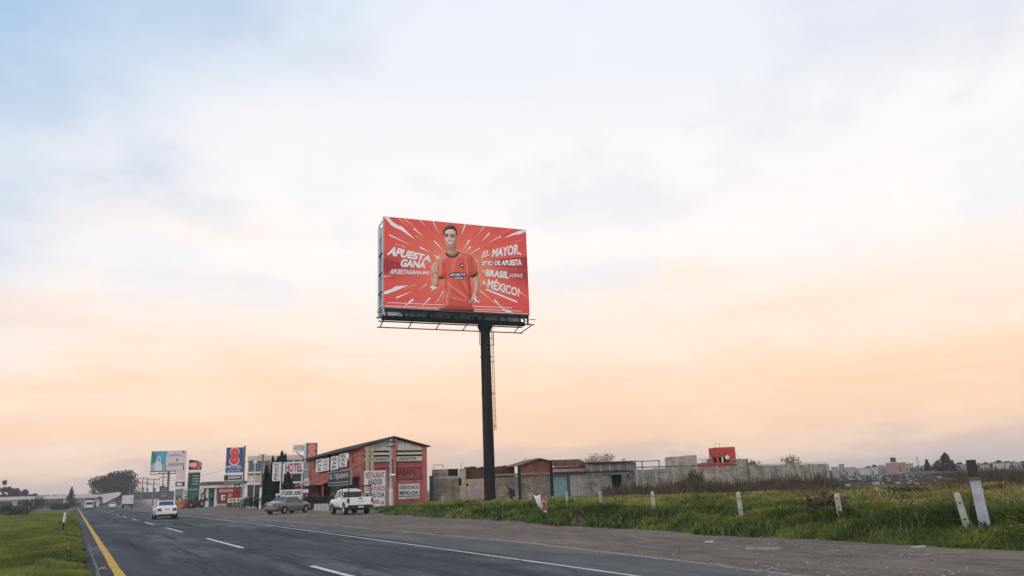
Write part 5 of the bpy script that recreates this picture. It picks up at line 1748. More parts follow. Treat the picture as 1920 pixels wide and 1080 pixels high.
# ------------------------------------------------------------------ vehicles (local: forward +y, ground z = 0)
TYRE = mat('tyre_rubber', (0.022, 0.022, 0.023), (0.015, 0.015, 0.016), 0.85, 6)
RIM = mat('wheel_alloy', (0.50, 0.50, 0.51), (0.38, 0.38, 0.39), 0.35, 5, metal=0.6)
CARGLASS = glass_mat('car_glass', (0.028, 0.034, 0.042), 0.06)
TRIM = mat('black_trim', (0.025, 0.025, 0.027), rough=0.6)
TAIL = mat('tail_lamp', (0.24, 0.020, 0.026), (0.16, 0.012, 0.018), 0.2, 8, spec=0.6)
LAMP = mat('head_lamp', (0.70, 0.71, 0.72), rough=0.15, spec=0.6)
PLATE = mat('number_plate', (0.60, 0.60, 0.58), (0.30, 0.31, 0.30), 0.5, 14)


def paint(name, c):
    m = mat(name, c, tuple(x * 0.92 for x in c), rough=0.32, scale=0.8, spec=0.5)
    m.node_tree.nodes['Principled BSDF'].inputs['Coat Weight'].default_value = 0.5
    m.node_tree.nodes['Principled BSDF'].inputs['Coat Roughness'].default_value = 0.08
    return m


# y, bottom z, belt z, top z, half widths: bottom, middle, belt, top
SEDAN = [(-2.20, .46, .74, .80, .58, .66, .60, .46), (-2.13, .33, .88, .93, .70, .78, .71, .58), (-1.75, .26, .93, .99, .76, .845, .785, .62),
         (-1.42, .22, .925, 1.03, .78, .86, .81, .64), (-0.82, .20, .90, 1.40, .79, .865, .82, .60), (-0.25, .19, .89, 1.465, .79, .865, .82, .62),
         (0.35, .19, .88, 1.435, .79, .865, .82, .61), (1.10, .20, .88, .96, .78, .86, .80, .66), (1.62, .22, .83, .90, .76, .84, .75, .58), (2.02, .26, .74, .80, .70, .78, .68, .5), (2.18, .38, .64, .68, .56, .64, .56, .42)]


def lerp_station(S, y):
    for a, b in zip(S[:-1], S[1:]):
        if a[0] <= y <= b[0]:
            t = (y - a[0]) / (b[0] - a[0])
            return [p + (q - p) * t for p, q in zip(a, b)]
    return list(S[0] if y < S[0][0] else S[-1])


def loft(S, mb):
    rings = []
    for y, zb, zs, zt, wb, wm, ws, wt in S:
        zm = zb + (zs - zb) * 0.55
        half = [(wb * 0.9, zb), (wb, zb + 0.04), (wm * 0.985, zb + (zm - zb) * 0.5), (wm, zm), (wm * 0.99, zs - 0.10 * (zs - zb)), (ws, zs), (wt + 0.03, zt - 0.05 * min(1, (zt - zs) * 3)), (wt * 0.8, zt), (0, zt + 0.012)]
        ring = [(x, y, z) for x, z in half] + [(-x, y, z) for x, z in reversed(half[:-1])]
        rings.append(ring)
    n = len(rings[0])
    v = [p for r in rings for p in r]
    f = []
    for i in range(len(rings) - 1):
        for j in range(n):
            f.append((i * n + j, i * n + (j + 1) % n, (i + 1) * n + (j + 1) % n, (i + 1) * n + j))
    f += [tuple(range(n)), tuple(range(len(v) - 1, len(v) - n - 1, -1))]
    return mb.add(v, f)


def side_pt(S, y, t, sx, off=0.012):
    st = lerp_station(S, y)
    zs, zt, ws, wt = st[2], st[3] - 0.05 * min(1, (st[3] - st[2]) * 3), st[6], st[7] + 0.03
    return (sx * (ws + (wt - ws) * t + off), y, zs + (zt - zs) * t + 0.004)


def top_pt(S, y, u, off=0.014):
    st = lerp_station(S, y)
    return (st[7] * u, y, st[3] + off * 1.0 + 0.012 * (1 - abs(u)))


def wheel(t, x, y, r, w=0.20):
    s = 1 if x > 0 else -1
    ty = MB().lathe([(r * 0.62, -w / 2), (r * 0.95, -w / 2), (r, -w * 0.35), (r, w * 0.35), (r * 0.95, w / 2), (r * 0.62, w / 2)], 0, 0, 0, 'x', 22)
    wh = ty.build('wheel', TYRE, t, 40, loc=(x, y, r))
    rm = MB().lathe([(0.02, s * w * 0.38), (r * 0.18, s * w * 0.42), (r * 0.20, s * w * 0.34), (r * 0.58, s * w * 0.36), (r * 0.63, s * w * 0.47), (r * 0.63, -s * w * 0.4)], 0, 0, 0, 'x', 22)
    rm.build('rim', RIM, wh, 30)
    for k in range(5):
        a = k * 2 * math.pi / 5 + 0.3
        MB().tube((s * w * 0.44, 0.1 * r * math.cos(a), 0.1 * r * math.sin(a)), (s * w * 0.44, 0.6 * r * math.cos(a), 0.6 * r * math.sin(a)), 0.035, 0.03, 5).build('spoke', RIM, wh)
    MB().lathe([(0.01, s * w * 0.3), (r * 0.56, s * w * 0.3)], 0, 0, 0, 'x', 18).build('brake_gap', TRIM, wh)
    return wh


def arch(t, x, y, r):
    s = 1 if x > 0 else -1
    n = 16
    m = MB()
    pts = [(x + s * 0.012, y + (r * 1.14) * math.cos(math.pi * i / n - 0.0), r + (r * 1.14) * math.sin(math.pi * i / n)) for i in range(n + 1)]
    pts += [(x + s * 0.012, y - r * 1.1, 0.22), (x + s * 0.012, y + r * 1.1, 0.22)]
    return m.poly(pts).build('wheel_arch', TRIM, t)


def sedan(label, loc, heading, body, group=None, S=SEDAN, cat='car', name='sedan_car', plate=True, roof_aerial=True):
    t = thing(name, label, cat, (loc[0], loc[1], 0.0), -heading, group)
    loft(S, MB()).build('body', body, t, 38)
    for sx in (-1, 1):
        MB().poly([side_pt(S, y, k, sx) for y, k in ((0.98, .06), (0.32, .92), (-0.24, .94), (-0.24, .04))]).build('side_window', CARGLASS, t)
        MB().poly([side_pt(S, y, k, sx) for y, k in ((-0.31, .04), (-0.31, .94), (-0.80, .92), (-1.30, .18), (-1.22, .05))]).build('side_window', CARGLASS, t)
        MB().box(*sorted((sx * 0.80, sx * 0.97)), 0.72, 0.84, 0.93, 1.05).build('mirror', body, t, 40)
        for yy in (0.0, -0.95):
            MB().box(*sorted((sx * 0.862, sx * 0.885)), yy - 0.2, yy - 0.04, 0.80, 0.83).build('door_handle', body, t)
        st = lerp_station(S, -2.13)
        MB().add([(sx * 0.40, -2.235, .64), (sx * 0.70, -2.21, .64), (sx * 0.865, -1.95, .68), (sx * 0.845, -1.95, .86), (sx * 0.68, -2.20, .88), (sx * 0.46, -2.225, .86)], [(0, 1, 4, 5), (1, 2, 3, 4)]).build('tail_lamp', TAIL, t)
        MB().poly([(sx * 0.40, 2.10, .64), (sx * 0.66, 2.03, .66), (sx * 0.66, 1.99, .78), (sx * 0.42, 2.06, .77)]).build('headlight', LAMP, t)
        for yy in (-1.32, 1.30):
            wheel(t, sx * 0.78, yy, 0.325)
            arch(t, sx * 0.862, yy, 0.325)
    MB().poly([top_pt(S, -1.33, -.95), top_pt(S, -1.33, .95), top_pt(S, -0.82, .88), top_pt(S, -0.82, -.88)]).build('rear_window', CARGLASS, t)
    MB().poly([top_pt(S, 0.40, -.9), top_pt(S, 0.40, .9), top_pt(S, 1.04, .97), top_pt(S, 1.04, -.97)]).build('windscreen', CARGLASS, t)
    bp = MB().box(-0.74, 0.74, -2.225, -2.13, 0.40, 0.58).build('rear_bumper', body, t, 40)
    MB().box(-0.60, 0.60, -2.215, -2.10, 0.27, 0.395).build('bumper_insert', TRIM, bp)
    if plate:
        MB().box(-0.18, 0.18, -2.215, -2.20, 0.74, 0.86).build('number_plate', PLATE, t)
    MB().tube((0.35, -2.16, 0.26), (0.35, -2.24, 0.26), 0.035).build('exhaust', TRIM, t)
    if roof_aerial:
        MB().tube((0, -0.7, 1.42), (0, -0.95, 1.60), 0.012).build('aerial', TRIM, t)
    return t


WHITE_CAR = paint('white_car_paint', (0.74, 0.74, 0.74))
SILVER_CAR = paint('silver_car_paint', (0.160, 0.148, 0.144))
c = G(309, 973)
sedan('white sedan driving away in the right lane', (6.75, 74.5), R(0.5), WHITE_CAR)
sc = sedan('silver grey sedan parked on the gravel under the $200.00 board', (16.3, 70.8), R(56), SILVER_CAR)

# pickup
PKW = paint('white_pickup_paint', (0.78, 0.78, 0.78))
pk = thing('pickup_truck', 'white pickup truck parked on gravel in front of the tall menu board', 'pickup truck', (18.0, 58.4, 0.0), R(-1.0))
CAB = [(-0.62, .52, 1.16, 1.62, .80, .90, .86, .60), (-0.55, .48, 1.16, 1.76, .80, .905, .865, .63), (0.2, .46, 1.15, 1.82, .82, .915, .87, .66), (0.75, .46, 1.13, 1.77, .82, .915, .87, .65), (1.35, .46, 1.12, 1.22, .82, .915, .86, .74), (2.1, .46, 1.06, 1.14, .80, .90, .84, .70), (2.5, .50, .98, 1.03, .76, .86, .78, .60), (2.66, .58, .86, .90, .62, .74, .66, .5)]
loft(CAB, MB()).build('cab', PKW, pk, 38)
for sx in (-1, 1):
    MB().poly([side_pt(CAB, y, k, sx) for y, k in ((1.18, .12), (0.70, .84), (0.32, .88), (0.32, .10))]).build('side_window', CARGLASS, pk)
    MB().poly([side_pt(CAB, y, k, sx) for y, k in ((0.25, .10), (0.25, .88), (-0.40, .86), (-0.46, .10))]).build('side_window', CARGLASS, pk)
    MB().box(*sorted((sx * 0.88, sx * 1.08)), 1.0, 1.1, 1.10, 1.30).build('mirror', TRIM, pk, 40)
    # bed side with wheel arch opening
    side = [(-0.60, .50), (-1.05, .50), (-1.10, .70), (-1.28, .86), (-1.52, .90), (-1.76, .86), (-1.94, .70), (-1.99, .52), (-2.52, .56), (-2.58, .75), (-2.58, 1.20), (-0.60, 1.18)]
    n = len(side)
    xo, xi = sx * 0.925, sx * 0.80
    MB().add([(xo, y, z) for y, z in side] + [(xi, y, z) for y, z in side], [tuple(range(n)), tuple(range(2 * n - 1, n - 1, -1))] + [(i, i + n, (i + 1) % n + n, (i + 1) % n) for i in range(n)]).build('bed_side', PKW, pk, 30)
    MB().add([(sx * 0.79, -2.592, .80), (sx * 0.935, -2.585, .80), (sx * 0.935, -2.40, .84), (sx * 0.935, -2.40, 1.12), (sx * 0.935, -2.585, 1.14), (sx * 0.79, -2.592, 1.14)], [(0, 1, 4, 5), (1, 2, 3, 4)]).build('tail_lamp', TAIL, pk)
    MB().poly([(sx * 0.45, 2.615, .80), (sx * 0.80, 2.50, .82), (sx * 0.80, 2.46, .98), (sx * 0.48, 2.58, .94)]).build('headlight', LAMP, pk)
    for yy in (-1.52, 1.63):
        wheel(pk, sx * 0.80, yy, 0.37, 0.25)
    arch(pk, sx * 0.915, 1.63, 0.37)
    MB().box(*sorted((sx * 0.6, sx * 0.78)), -1.98, -1.06, 0.5, 0.96).build('wheel_well', TRIM, pk)
    for yy in (0.15, -0.45):
        MB().box(*sorted((sx * 0.905, sx * 0.935)), yy - 0.08, yy + 0.06, 1.0, 1.04).build('door_handle', PKW, pk)
MB().poly([top_pt(CAB, 0.80, -.9), top_pt(CAB, 0.80, .9), top_pt(CAB, 1.30, .97), top_pt(CAB, 1.30, -.97)]).build('windscreen', CARGLASS, pk)
MB().box(-0.70, 0.70, -0.645, -0.612, 1.18, 1.60).build('rear_window', CARGLASS, pk)
MB().box(-0.79, 0.79, -2.5, -0.60, 0.60, 0.66).build('bed_floor', TRIM, pk)
tg = MB().box(-0.785, 0.785, -2.60, -2.53, 0.66, 1.20).build('tailgate', PKW, pk, 30)
MB().box(-0.14, 0.14, -2.615, -2.602, 1.06, 1.13).build('handle', TRIM, tg)
MB().box(-0.28, 0.28, -2.606, -2.602, 0.88, 0.94).build('badge', mat('badge_grey', (0.45, 0.45, 0.45), rough=0.5), tg)
bp = MB().box(-0.90, 0.90, -2.76, -2.57, 0.44, 0.64).build('rear_bumper', TRIM, pk, 40)
MB().box(-0.20, 0.20, -2.775, -2.762, 0.46, 0.58).build('number_plate', PLATE, bp)
MB().box(-0.7, 0.7, -2.5, 2.4, 0.30, 0.48).build('chassis', TRIM, pk)
rk = MB()
for yy in (-0.78, -2.42):
    for sx in (-1, 1):
        rk.tube((sx * 0.84, yy, 1.16), (sx * 0.80, yy, 1.98), 0.035)
    rk.tube((-0.86, yy, 1.98), (0.86, yy, 1.98), 0.04)
for sx in (-1, 1):
    rk.tube((sx * 0.80, -2.5, 2.0), (sx * 0.80, 0.5, 2.0), 0.035)
rk.build('ladder_rack', TRIM, pk)

# backhoe loader by the filling station
tp = P(361, 937, 150)
RUST = mat('machine_orange', (0.30, 0.105, 0.045), (0.19, 0.065, 0.035), 0.75, 2.0)
tr_ = thing('backhoe_loader', 'weathered orange backhoe loader parked before the green fuel pylon', 'tractor', (tp.x, tp.y, 0.0), R(35))
# forward -x local: seen from its side
for y_, x_, r_ in ((-0.85, -1.15, 0.52), (0.85, -1.15, 0.52), (-0.9, 1.15, 0.72), (0.9, 1.15, 0.72)):
    w = MB().lathe([(r_ * 0.5, -0.2), (r_ * 0.95, -0.2), (r_, -0.12), (r_, 0.12), (r_ * 0.95, 0.2), (r_ * 0.5, 0.2)], 0, 0, 0, 'y', 20).build('wheel', TYRE, tr_, 40, loc=(x_, y_, r_))
    MB().lathe([(0.02, -0.14), (r_ * 0.5, -0.16), (r_ * 0.52, 0.16), (0.02, 0.14)], 0, 0, 0, 'y', 16).build('rim', mat('rim_cream', (0.45, 0.38, 0.28), rough=0.7), w, 40)
MB().box(-1.9, 0.5, -0.45, 0.45, 0.65, 1.35).build('bonnet', RUST, tr_, 30)
MB().box(0.5, 1.7, -0.55, 0.55, 0.7, 1.15).build('deck', RUST, tr_, 30)
cb_ = MB().box(0.25, 1.45, -0.62, 0.62, 2.25, 2.38).build('cab_roof', RUST, tr_, 30)
for xx in (0.3, 1.4):
    for yy in (-0.58, 0.58):
        MB().tube((xx, yy, 1.1), (xx, yy, 2.26), 0.05).build('cab_post', DARK_STEEL, cb_)
MB().box(0.6, 1.0, -0.25, 0.25, 1.15, 1.75).build('seat', TRIM, tr_)
MB().tube((-1.5, 0.0, 1.35), (-1.5, 0.0, 1.95), 0.05).build('exhaust', DARK_STEEL, tr_)
MB().prism([(-2.9, 0.15), (-2.2, 0.15), (-2.15, 0.85), (-2.4, 0.95)], -0.95, 0.95).build('loader_bucket', RUST, tr_)
for yy in (-0.62, 0.62):
    MB().path([(0.0, yy, 1.2), (-1.4, yy, 1.5), (-2.3, yy, 0.6)], 0.09).build('loader_arm', RUST, tr_)
MB().path([(1.7, 0, 0.8), (2.2, 0, 2.7), (2.9, 0, 1.6)], 0.12).build('hoe_arm', RUST, tr_)
MB().prism([(2.65, 1.7), (2.75, 1.15), (3.1, 1.1), (3.15, 1.6)], -0.3, 0.3).build('hoe_bucket', RUST, tr_)

# vehicles far down the road
def far_van(label, loc, body, h=2.1, w=1.9, L=4.8, name='van', cat='van'):
    t = thing(name, label, cat, (loc[0], loc[1], 0.0), 0)
    S = [(-L / 2, .35, 1.15, h * .93, .8 * w / 2, .92 * w / 2, .95 * w / 2, .8 * w / 2), (-L / 2 + .12, .28, 1.2, h, .9 * w / 2, w / 2, .98 * w / 2, .84 * w / 2), (L / 2 - 1.5, .28, 1.2, h, .9 * w / 2, w / 2, .98 * w / 2, .84 * w / 2), (L / 2 - .7, .28, 1.1, 1.25, .9 * w / 2, w / 2, .95 * w / 2, .7 * w / 2), (L / 2, .4, .8, .9, .75 * w / 2, .85 * w / 2, .8 * w / 2, .6 * w / 2)]
    loft(S, MB()).build('body', body, t, 38)
    MB().box(-w * .38, w * .38, -L / 2 - .02, -L / 2 + .05, 1.2, h * .86).build('rear_window', CARGLASS, t)
    for sx in (-1, 1):
        MB().poly([side_pt(S, y, k, sx) for y, k in ((L / 2 - .9, .15), (L / 2 - 1.4, .8), (-L / 2 + .4, .8), (-L / 2 + .4, .15))]).build('side_window', CARGLASS, t)
        MB().box(*sorted((sx * w * .36, sx * w * .46)), -L / 2 - .03, -L / 2 + .05, .75, 1.1).build('tail_lamp', TAIL, t)
        for yy in (-L * .3, L * .3):
            wheel(t, sx * (w / 2 - .1), yy, 0.34, 0.22)
    MB().box(-w * .45, w * .45, -L / 2 - .08, -L / 2 + .02, .35, .55).build('rear_bumper', TRIM, t)
    return t


far_van('white van far down the road beside the yellow line', (2.9, 215), WHITE_CAR)
sedan('far white sedan ahead in the right lane beyond the dashes', (8.2, 225), 0, paint('white_car_paint_2', (0.70, 0.70, 0.71)), roof_aerial=False)
far_van('dark grey van in the middle of the far road', (5.0, 290), paint('grey_van_paint', (0.08, 0.08, 0.09)), 2.0, 1.9, 4.6)
far_van('small dark van at the far left of the road by the conifer', (1.0, 330), paint('dark_van_paint', (0.05, 0.045, 0.05)), 1.9, 1.8, 4.2)
bx = thing('box_truck', 'white box truck trailer parked by the roadside near the overpass', 'truck', (P(238, 941, 236).x, 232, 0), R(-4))
box_part('cargo_box', mat('truck_box', (0.62, 0.60, 0.59), (0.5, 0.48, 0.47), 0.6, 1.0), bx, -1.3, 1.3, -3.5, 3.5, 0.95, 3.15)
for xx in (-0.6, 0.0, 0.6):
    box_part('door_rib', WHITE_MET, bx, xx - 0.04, xx + 0.04, -3.54, -3.505, 1.0, 3.1)
box_part('cab', mat('truck_cab', (0.30, 0.30, 0.32), rough=0.5), bx, -1.2, 1.2, 3.7, 5.6, 0.55, 2.6, 30)
box_part('chassis', TRIM, bx, -1.1, 1.1, -3.5, 5.4, 0.5, 0.94)
for sx in (-1, 1):
    for yy in (-2.6, -1.5, 4.4):
        wheel(bx, sx * 1.05, yy, 0.45, 0.35)

# ------------------------------------------------------------------ ruined block buildings right of the restaurant
BLOCK = block_mat('grey_block', (0.37, 0.305, 0.245), (0.28, 0.225, 0.18), (0.16, 0.135, 0.11))
BLOCK_L = block_mat('pale_block', (0.52, 0.455, 0.385), (0.39, 0.335, 0.28), (0.20, 0.175, 0.15))
BRICKR = block_mat('red_brick', (0.33, 0.105, 0.070), (0.25, 0.080, 0.055), (0.22, 0.17, 0.14), 0.24, 0.08)
PINKW = mat('pink_plaster', (0.46, 0.33, 0.26), (0.35, 0.25, 0.20), 0.9, 1.2, grime=((0.22, 0.19, 0.17), 1.2, 0.5, 0.7, (1, 1, 0.5)))
RUSTS = mat('rusty_sheet', (0.115, 0.046, 0.028), (0.055, 0.026, 0.018), 0.85, 1.2, stretch=(4, 4, 0.5), grime=((0.035, 0.022, 0.018), 1.0, 0.5, 0.7, (3, 3, 0.4)))
TEAL = mat('teal_shutter', (0.15, 0.25, 0.25), (0.10, 0.18, 0.18), 0.6, 2.0)
SLAB = mat('roof_slab', (0.26, 0.235, 0.21), (0.15, 0.135, 0.12), 0.9, 1.5)

# left yard wall (next to the restaurant)
YW = Fac((P(805, 918, 92).x, P(805, 918, 92).y), R(-6))
yz = lambda x, y: YW.at(x, y)[1]
yw = thing('yard_wall', 'weathered pinkish block yard wall with rusty sheets between restaurant and billboard pole', 'wall', YW.o, YW.rot)
xx = [YW.xs(v) for v in (806, 812, 831, 862, 869, 874, 905, 933)]
box_part('dark_gate', mat('slate_gate', (0.075, 0.080, 0.090), rough=0.8), yw, xx[0], xx[1], 0, 0.15, -0.1, yz(809, 892))
box_part('block_section', BLOCK, yw, xx[1] + 0.02, xx[3], 0, 0.2, -0.1, yz(840, 896))
box_part('plaster_section', PINKW, yw, xx[5], xx[7], 0.0, 0.2, -0.1, yz(890, 898))
box_part('post', PINKW, yw, xx[3] + 0.02, xx[4] + 0.3, -0.08, 0.25, -0.1, yz(867, 879))
box_part('timber_panel', mat('old_timber', (0.30, 0.22, 0.145), (0.19, 0.14, 0.095), 0.9, 1.5), yw, xx[1], YW.xs(842), 0.25, 0.32, yz(826, 899), yz(826, 880))
box_part('lintel', CONCRETE, yw, xx[1], YW.xs(842), 0.20, 0.36, yz(826, 886), yz(826, 884))
box_part('dark_opening', SHADOW, yw, YW.xs(842.5), YW.xs(861), 0.3, 0.36, yz(850, 896), yz(850, 879))
for k in range(9):
    xa = YW.xs(873 + k * 10.4)
    xb = YW.xs(873 + (k + 1) * 10.4) + 0.12
    o = 0.04 * (k % 2)
    box_part('rusty_sheet', RUSTS, yw, xa, xb, 0.40 + o, 0.43 + o, 1.9, yz(920, 874.5) + 0.08 * math.sin(k * 2.1))
box_part('wall_hole', SHADOW, yw, YW.xs(873.5), YW.xs(878.5), -0.012, -0.002, yz(876, 911), yz(876, 907))
box_part('wall_hole', SHADOW, yw, YW.xs(860), YW.xs(865), -0.10, -0.085, yz(862, 910), yz(862, 897))
gf = MB()
gx0, gx1, gz0, gz1 = YW.xs(884), YW.xs(904), yz(894, 930), yz(894, 920)
text_box(gf, 'IE', gx0, gx0 + 0.75 * (gx1 - gx0), gz0, gz1, -0.008, 0.0)
gf.build('graffiti', mat('graffiti_blue', (0.16, 0.15, 0.24), (0.26, 0.23, 0.27), 0.9, 3), yw)
MB().path([(YW.xs(819), 1.0, yz(819, 878)), (YW.xs(819), 1.0, yz(819, 871)), (YW.xs(836), 1.0, yz(836, 871)), (YW.xs(836), 1.0, yz(836, 878))], 0.03).build('railing', DARK_STEEL, yw)
MB().tube((YW.xs(866.5), 0.1, yz(867, 879)), (YW.xs(866.5), 0.1, yz(867, 866)), 0.02).build('rebar', DARK_STEEL, yw)

# low block building with the teal shutter
LB = Fac((P(931, 913, 82).x, P(931, 913, 82).y), R(-10))
lz_ = lambda x, y: LB.at(x, y)[1]
lb = thing('block_building', 'low grey block building with teal roller shutter and dark doorway', 'building', LB.o, LB.rot)
seg = [LB.xs(v) for v in (931, 976, 1038, 1067, 1082, 1111, 1147, 1178, 1196)]
box_part('wall', BLOCK, lb, seg[0], seg[2] - 0.06, 0, 0.2, -0.1, lz_(980, 893))
box_part('shutter_lintel', TEAL, lb, seg[2] - 0.04, seg[3], 0.05, 0.2, lz_(1050, 893), lz_(1050, 889.5))


shut = box_part('roller_shutter', TEAL, lb, seg[2], seg[3] - 0.15, 0.14, 0.2, -0.1, lz_(1050, 893))
hgt_ = lz_(1050, 893)
for k in range(15):
    za_ = 0.15 + k * (hgt_ - 0.2) / 15
    MB().prism([(seg[2] + 0.02, za_), (seg[3] - 0.17, za_), (seg[3] - 0.17, za_ + 0.11), (seg[2] + 0.02, za_ + 0.11)], 0.09, 0.135).build('slat', mat('teal_slat', (0.27, 0.38, 0.38), (0.20, 0.30, 0.30), 0.55, 2.0), shut)
box_part('shutter_jamb', mat('teal_dark', (0.07, 0.11, 0.115), rough=0.7), lb, seg[3] - 0.13, seg[3] + 0.12, -0.02, 0.2, -0.1, lz_(1066, 891))
box_part('wall', CONCRETE, lb, seg[3] + 0.14, seg[4], 0.0, 0.2, -0.1, lz_(1074, 890.5))
box_part('wall', BLOCK_L, lb, seg[4] + 0.01, seg[6], -0.04, 0.2, -0.1, lz_(1110, 889))
box_part('door_void', SHADOW, lb, seg[6] - 0.5, seg[7] + 0.5, 2.6, 2.7, -0.1, lz_(1160, 889))
box_part('door_reveal', BLOCK, lb, seg[6] + 0.01, seg[6] + 0.15, 0.21, 0.34, -0.1, lz_(1160, 889))
box_part('wall', BLOCK_L, lb, seg[7] + 0.01, seg[8], 0.0, 0.2, -0.1, lz_(1185, 886))
z_a, z_b = lz_(931, 892.5), lz_(1040, 887.5)
MB().prism([(seg[0] - 0.15, z_a), (seg[2], z_b - 0.05), (seg[2], z_b + 0.12), (seg[0] - 0.15, z_a + 0.2)], -0.25, 4.0).build('roof_slab', SLAB, lb)
MB().prism([(seg[2] + 0.02, z_b), (seg[8], lz_(1190, 884)), (seg[8], lz_(1190, 882.5)), (seg[2] + 0.02, z_b + 0.14)], -0.4, 4.2).build('roof_sheet', mat('dark_sheet', (0.075, 0.062, 0.055), rough=0.8), lb)
for k in range(6):
    xr = seg[4] + k * (seg[8] - seg[4]) / 6
    MB().tube((xr, -0.45, z_b + 0.1), (xr, 3.8, z_b + 0.05), 0.04).build('roof_batten', DARK_STEEL, lb)
box_part('tin_visor', mat('tin', (0.33, 0.31, 0.29), rough=0.6), lb, LB.xs(1143), LB.xs(1176), -0.7, -0.1, lz_(1160, 889) + 0.02, lz_(1160, 889) + 0.09)

# brick house behind it
BH = Fac((P(976, 911, 92).x, P(976, 911, 92).y), R(-10))
bz = lambda x, y: BH.at(x, y)[1]
bh = thing('brick_house', 'low red brick house with shallow tiled gable behind the block building', 'building', BH.o, BH.rot)
b0, b1, b2, b3 = BH.xs(977), BH.xs(1012), BH.xs(1036), BH.xs(1104)
TILE = mat('old_roof_tile', (0.27, 0.115, 0.080), (0.16, 0.075, 0.055), 0.9, 3.0, 0.4, 15)
MB().prism([(b0, -0.1), (b2, -0.1), (b2, bz(1036, 866)), (b1, bz(1012, 861)), (b0, bz(977, 872))], 0, 0.3).build('gable_wall', BRICKR, bh)
box_part('wall', BRICKR, bh, b2 + 0.02, b3, 0.1, 0.35, -0.1, bz(1070, 874.5))
box_part('band', PINKW, bh, b1 + 0.6, b3, 0.02, 0.09, bz(1070, 884), bz(1070, 879))
box_part('band', mat('red_band', (0.36, 0.11, 0.075), rough=0.85), bh, b2 + 0.02, b3, 0.03, 0.09, bz(1070, 878.8), bz(1070, 874.6))
MB().prism([(b0 - 0.4, bz(977, 874)), (b1, bz(1012, 860.5)), (b1, bz(1012, 858.8)), (b0 - 0.4, bz(977, 872))], -0.35, 4.5).build('roof_edge', TILE, bh)
MB().prism([(b1 + 0.01, bz(1012, 860.5)), (b2 + 0.2, bz(1036, 867)), (b2 + 0.2, bz(1036, 865)), (b1 + 0.01, bz(1012, 858.8))], -0.35, 4.5).build('roof_edge', TILE, bh)
# roof slope facing the viewer, laid with individual tiles
ze, zr_ = bz(1070, 874.3), bz(1070, 866)
rf = MB().add([(b2 + 0.25, -0.3, ze), (b3 + 0.2, -0.3, ze), (b3 + 0.2, 3.2, zr_ + 0.35), (b2 + 0.25, 3.2, zr_ + 0.35)], [(0, 1, 2, 3)]).build('roof', TILE, bh)
tile = None
nrow, ncol = 6, 16
for r_ in range(nrow):
    for c_ in range(ncol):
        t0 = r_ / nrow
        px_ = b2 + 0.3 + (b3 - b2) * (c_ + 0.5 * (r_ % 2)) / ncol
        loc = (px_, -0.3 + 3.5 * t0, ze + (zr_ + 0.35 - ze) * t0 + 0.03 + 0.02 * random.random())
        if tile is None or (r_ * 7 + c_ * 3) % 11 == -1:
            wt_ = (b3 - b2) / ncol * 0.9
            n = 6
            tile = MB().add([(wt_ * (i / n), 0, 0.10 * math.sin(math.pi * i / n)) for i in range(n + 1)] + [(wt_ * (i / n), 0.62, 0.07 + 0.10 * math.sin(math.pi * i / n)) for i in range(n + 1)], [(i, i + 1, i + n + 2, i + n + 1) for i in range(n)]).build('tile', TILE, rf, loc=loc)
        else:
            k = tile.copy()
            COL.objects.link(k)
            k.location = loc
            if (r_ * 5 + c_ * 3) % 4 == 0:
                if 'TILE2' not in globals():
                    TILE2 = tile.data.copy()
                    TILE2.materials[0] = mat('sooty_tile', (0.12, 0.065, 0.05), (0.07, 0.045, 0.038), 0.95, 4)
                k.data = TILE2
            k.rotation_euler = (random.uniform(-.04, .04), 0, random.uniform(-.06, .06))
for xx_ in (1055, 1085):
    wn_ = box_part('window', GLASS_D, bh, BH.xs(xx_), BH.xs(xx_ + 8), 0.06, 0.12, bz(1070, 889), bz(1070, 885))
    box_part('frame', PINKW, wn_, BH.xs(xx_ + 4) - 0.03, BH.xs(xx_ + 4) + 0.03, 0.04, 0.058, bz(1070, 889), bz(1070, 885))
MB().path([(BH.xs(979), 0.3, bz(979, 873)), (BH.xs(984), 0.3, bz(984, 864)), (BH.xs(991), 0.3, bz(991, 857))], 0.015).build('aerial', DARK_STEEL, bh)

# concrete shed further right
CS = Fac((P(1104, 906, 94).x, P(1104, 906, 94).y), R(-14))
cz2 = lambda x, y: CS.at(x, y)[1]
cs_ = thing('concrete_shed', 'grey concrete shed with thin dark flat roof beside the brick house', 'building', CS.o, CS.rot)
s0, s1 = 0.0, CS.xs(1195)
box_part('wall', mat('dull_plaster', (0.27, 0.225, 0.20), (0.20, 0.165, 0.148), 0.9, 0.9, grime=((0.12, 0.10, 0.09), 1.0, 0.5, 0.7, (1, 1, .4))), cs_, s0, s1, 0, 3.0, -0.1, cz2(1150, 868))
for k in range(5):
    xr = s0 + 0.4 + k * (s1 - s0 - 0.5) / 5
    box_part('pilaster', CONCRETE, cs_, xr, xr + 0.18, -0.06, -0.002, -0.1, cz2(1150, 869))
MB().prism([(s0 - 0.1, cz2(1106, 868.5)), (s1 + 0.15, cz2(1196, 865.5)), (s1 + 0.15, cz2(1196, 863.8)), (s0 - 0.1, cz2(1106, 866.8))], -0.4, 3.3).build('roof', mat('dark_sheet', (0, 0, 0)), cs_)
fr_ = thing('framework', 'thin open pergola standing behind the wall right of the shed', 'framework', (P(1200, 902, 92).x, P(1200, 902, 92).y, 0), R(-14))  # bare open frame: posts under a steel beam
FRF = Fac(fr_.location, R(-14))
a0, a1 = FRF.xs(1207), FRF.xs(1239)
for xa in (a0, a1):
    MB().box(xa - 0.06, xa + 0.06, 0, 0.12, -0.1, FRF.at(1220, 865)[1]).build('post', CONCRETE, fr_)
MB().box(a0 - 0.5, a1 + 0.1, 0.0, 0.1, FRF.at(1220, 865)[1] + 0.002, FRF.at(1220, 864)[1] + 0.03).build('beam', DARK_STEEL, fr_)

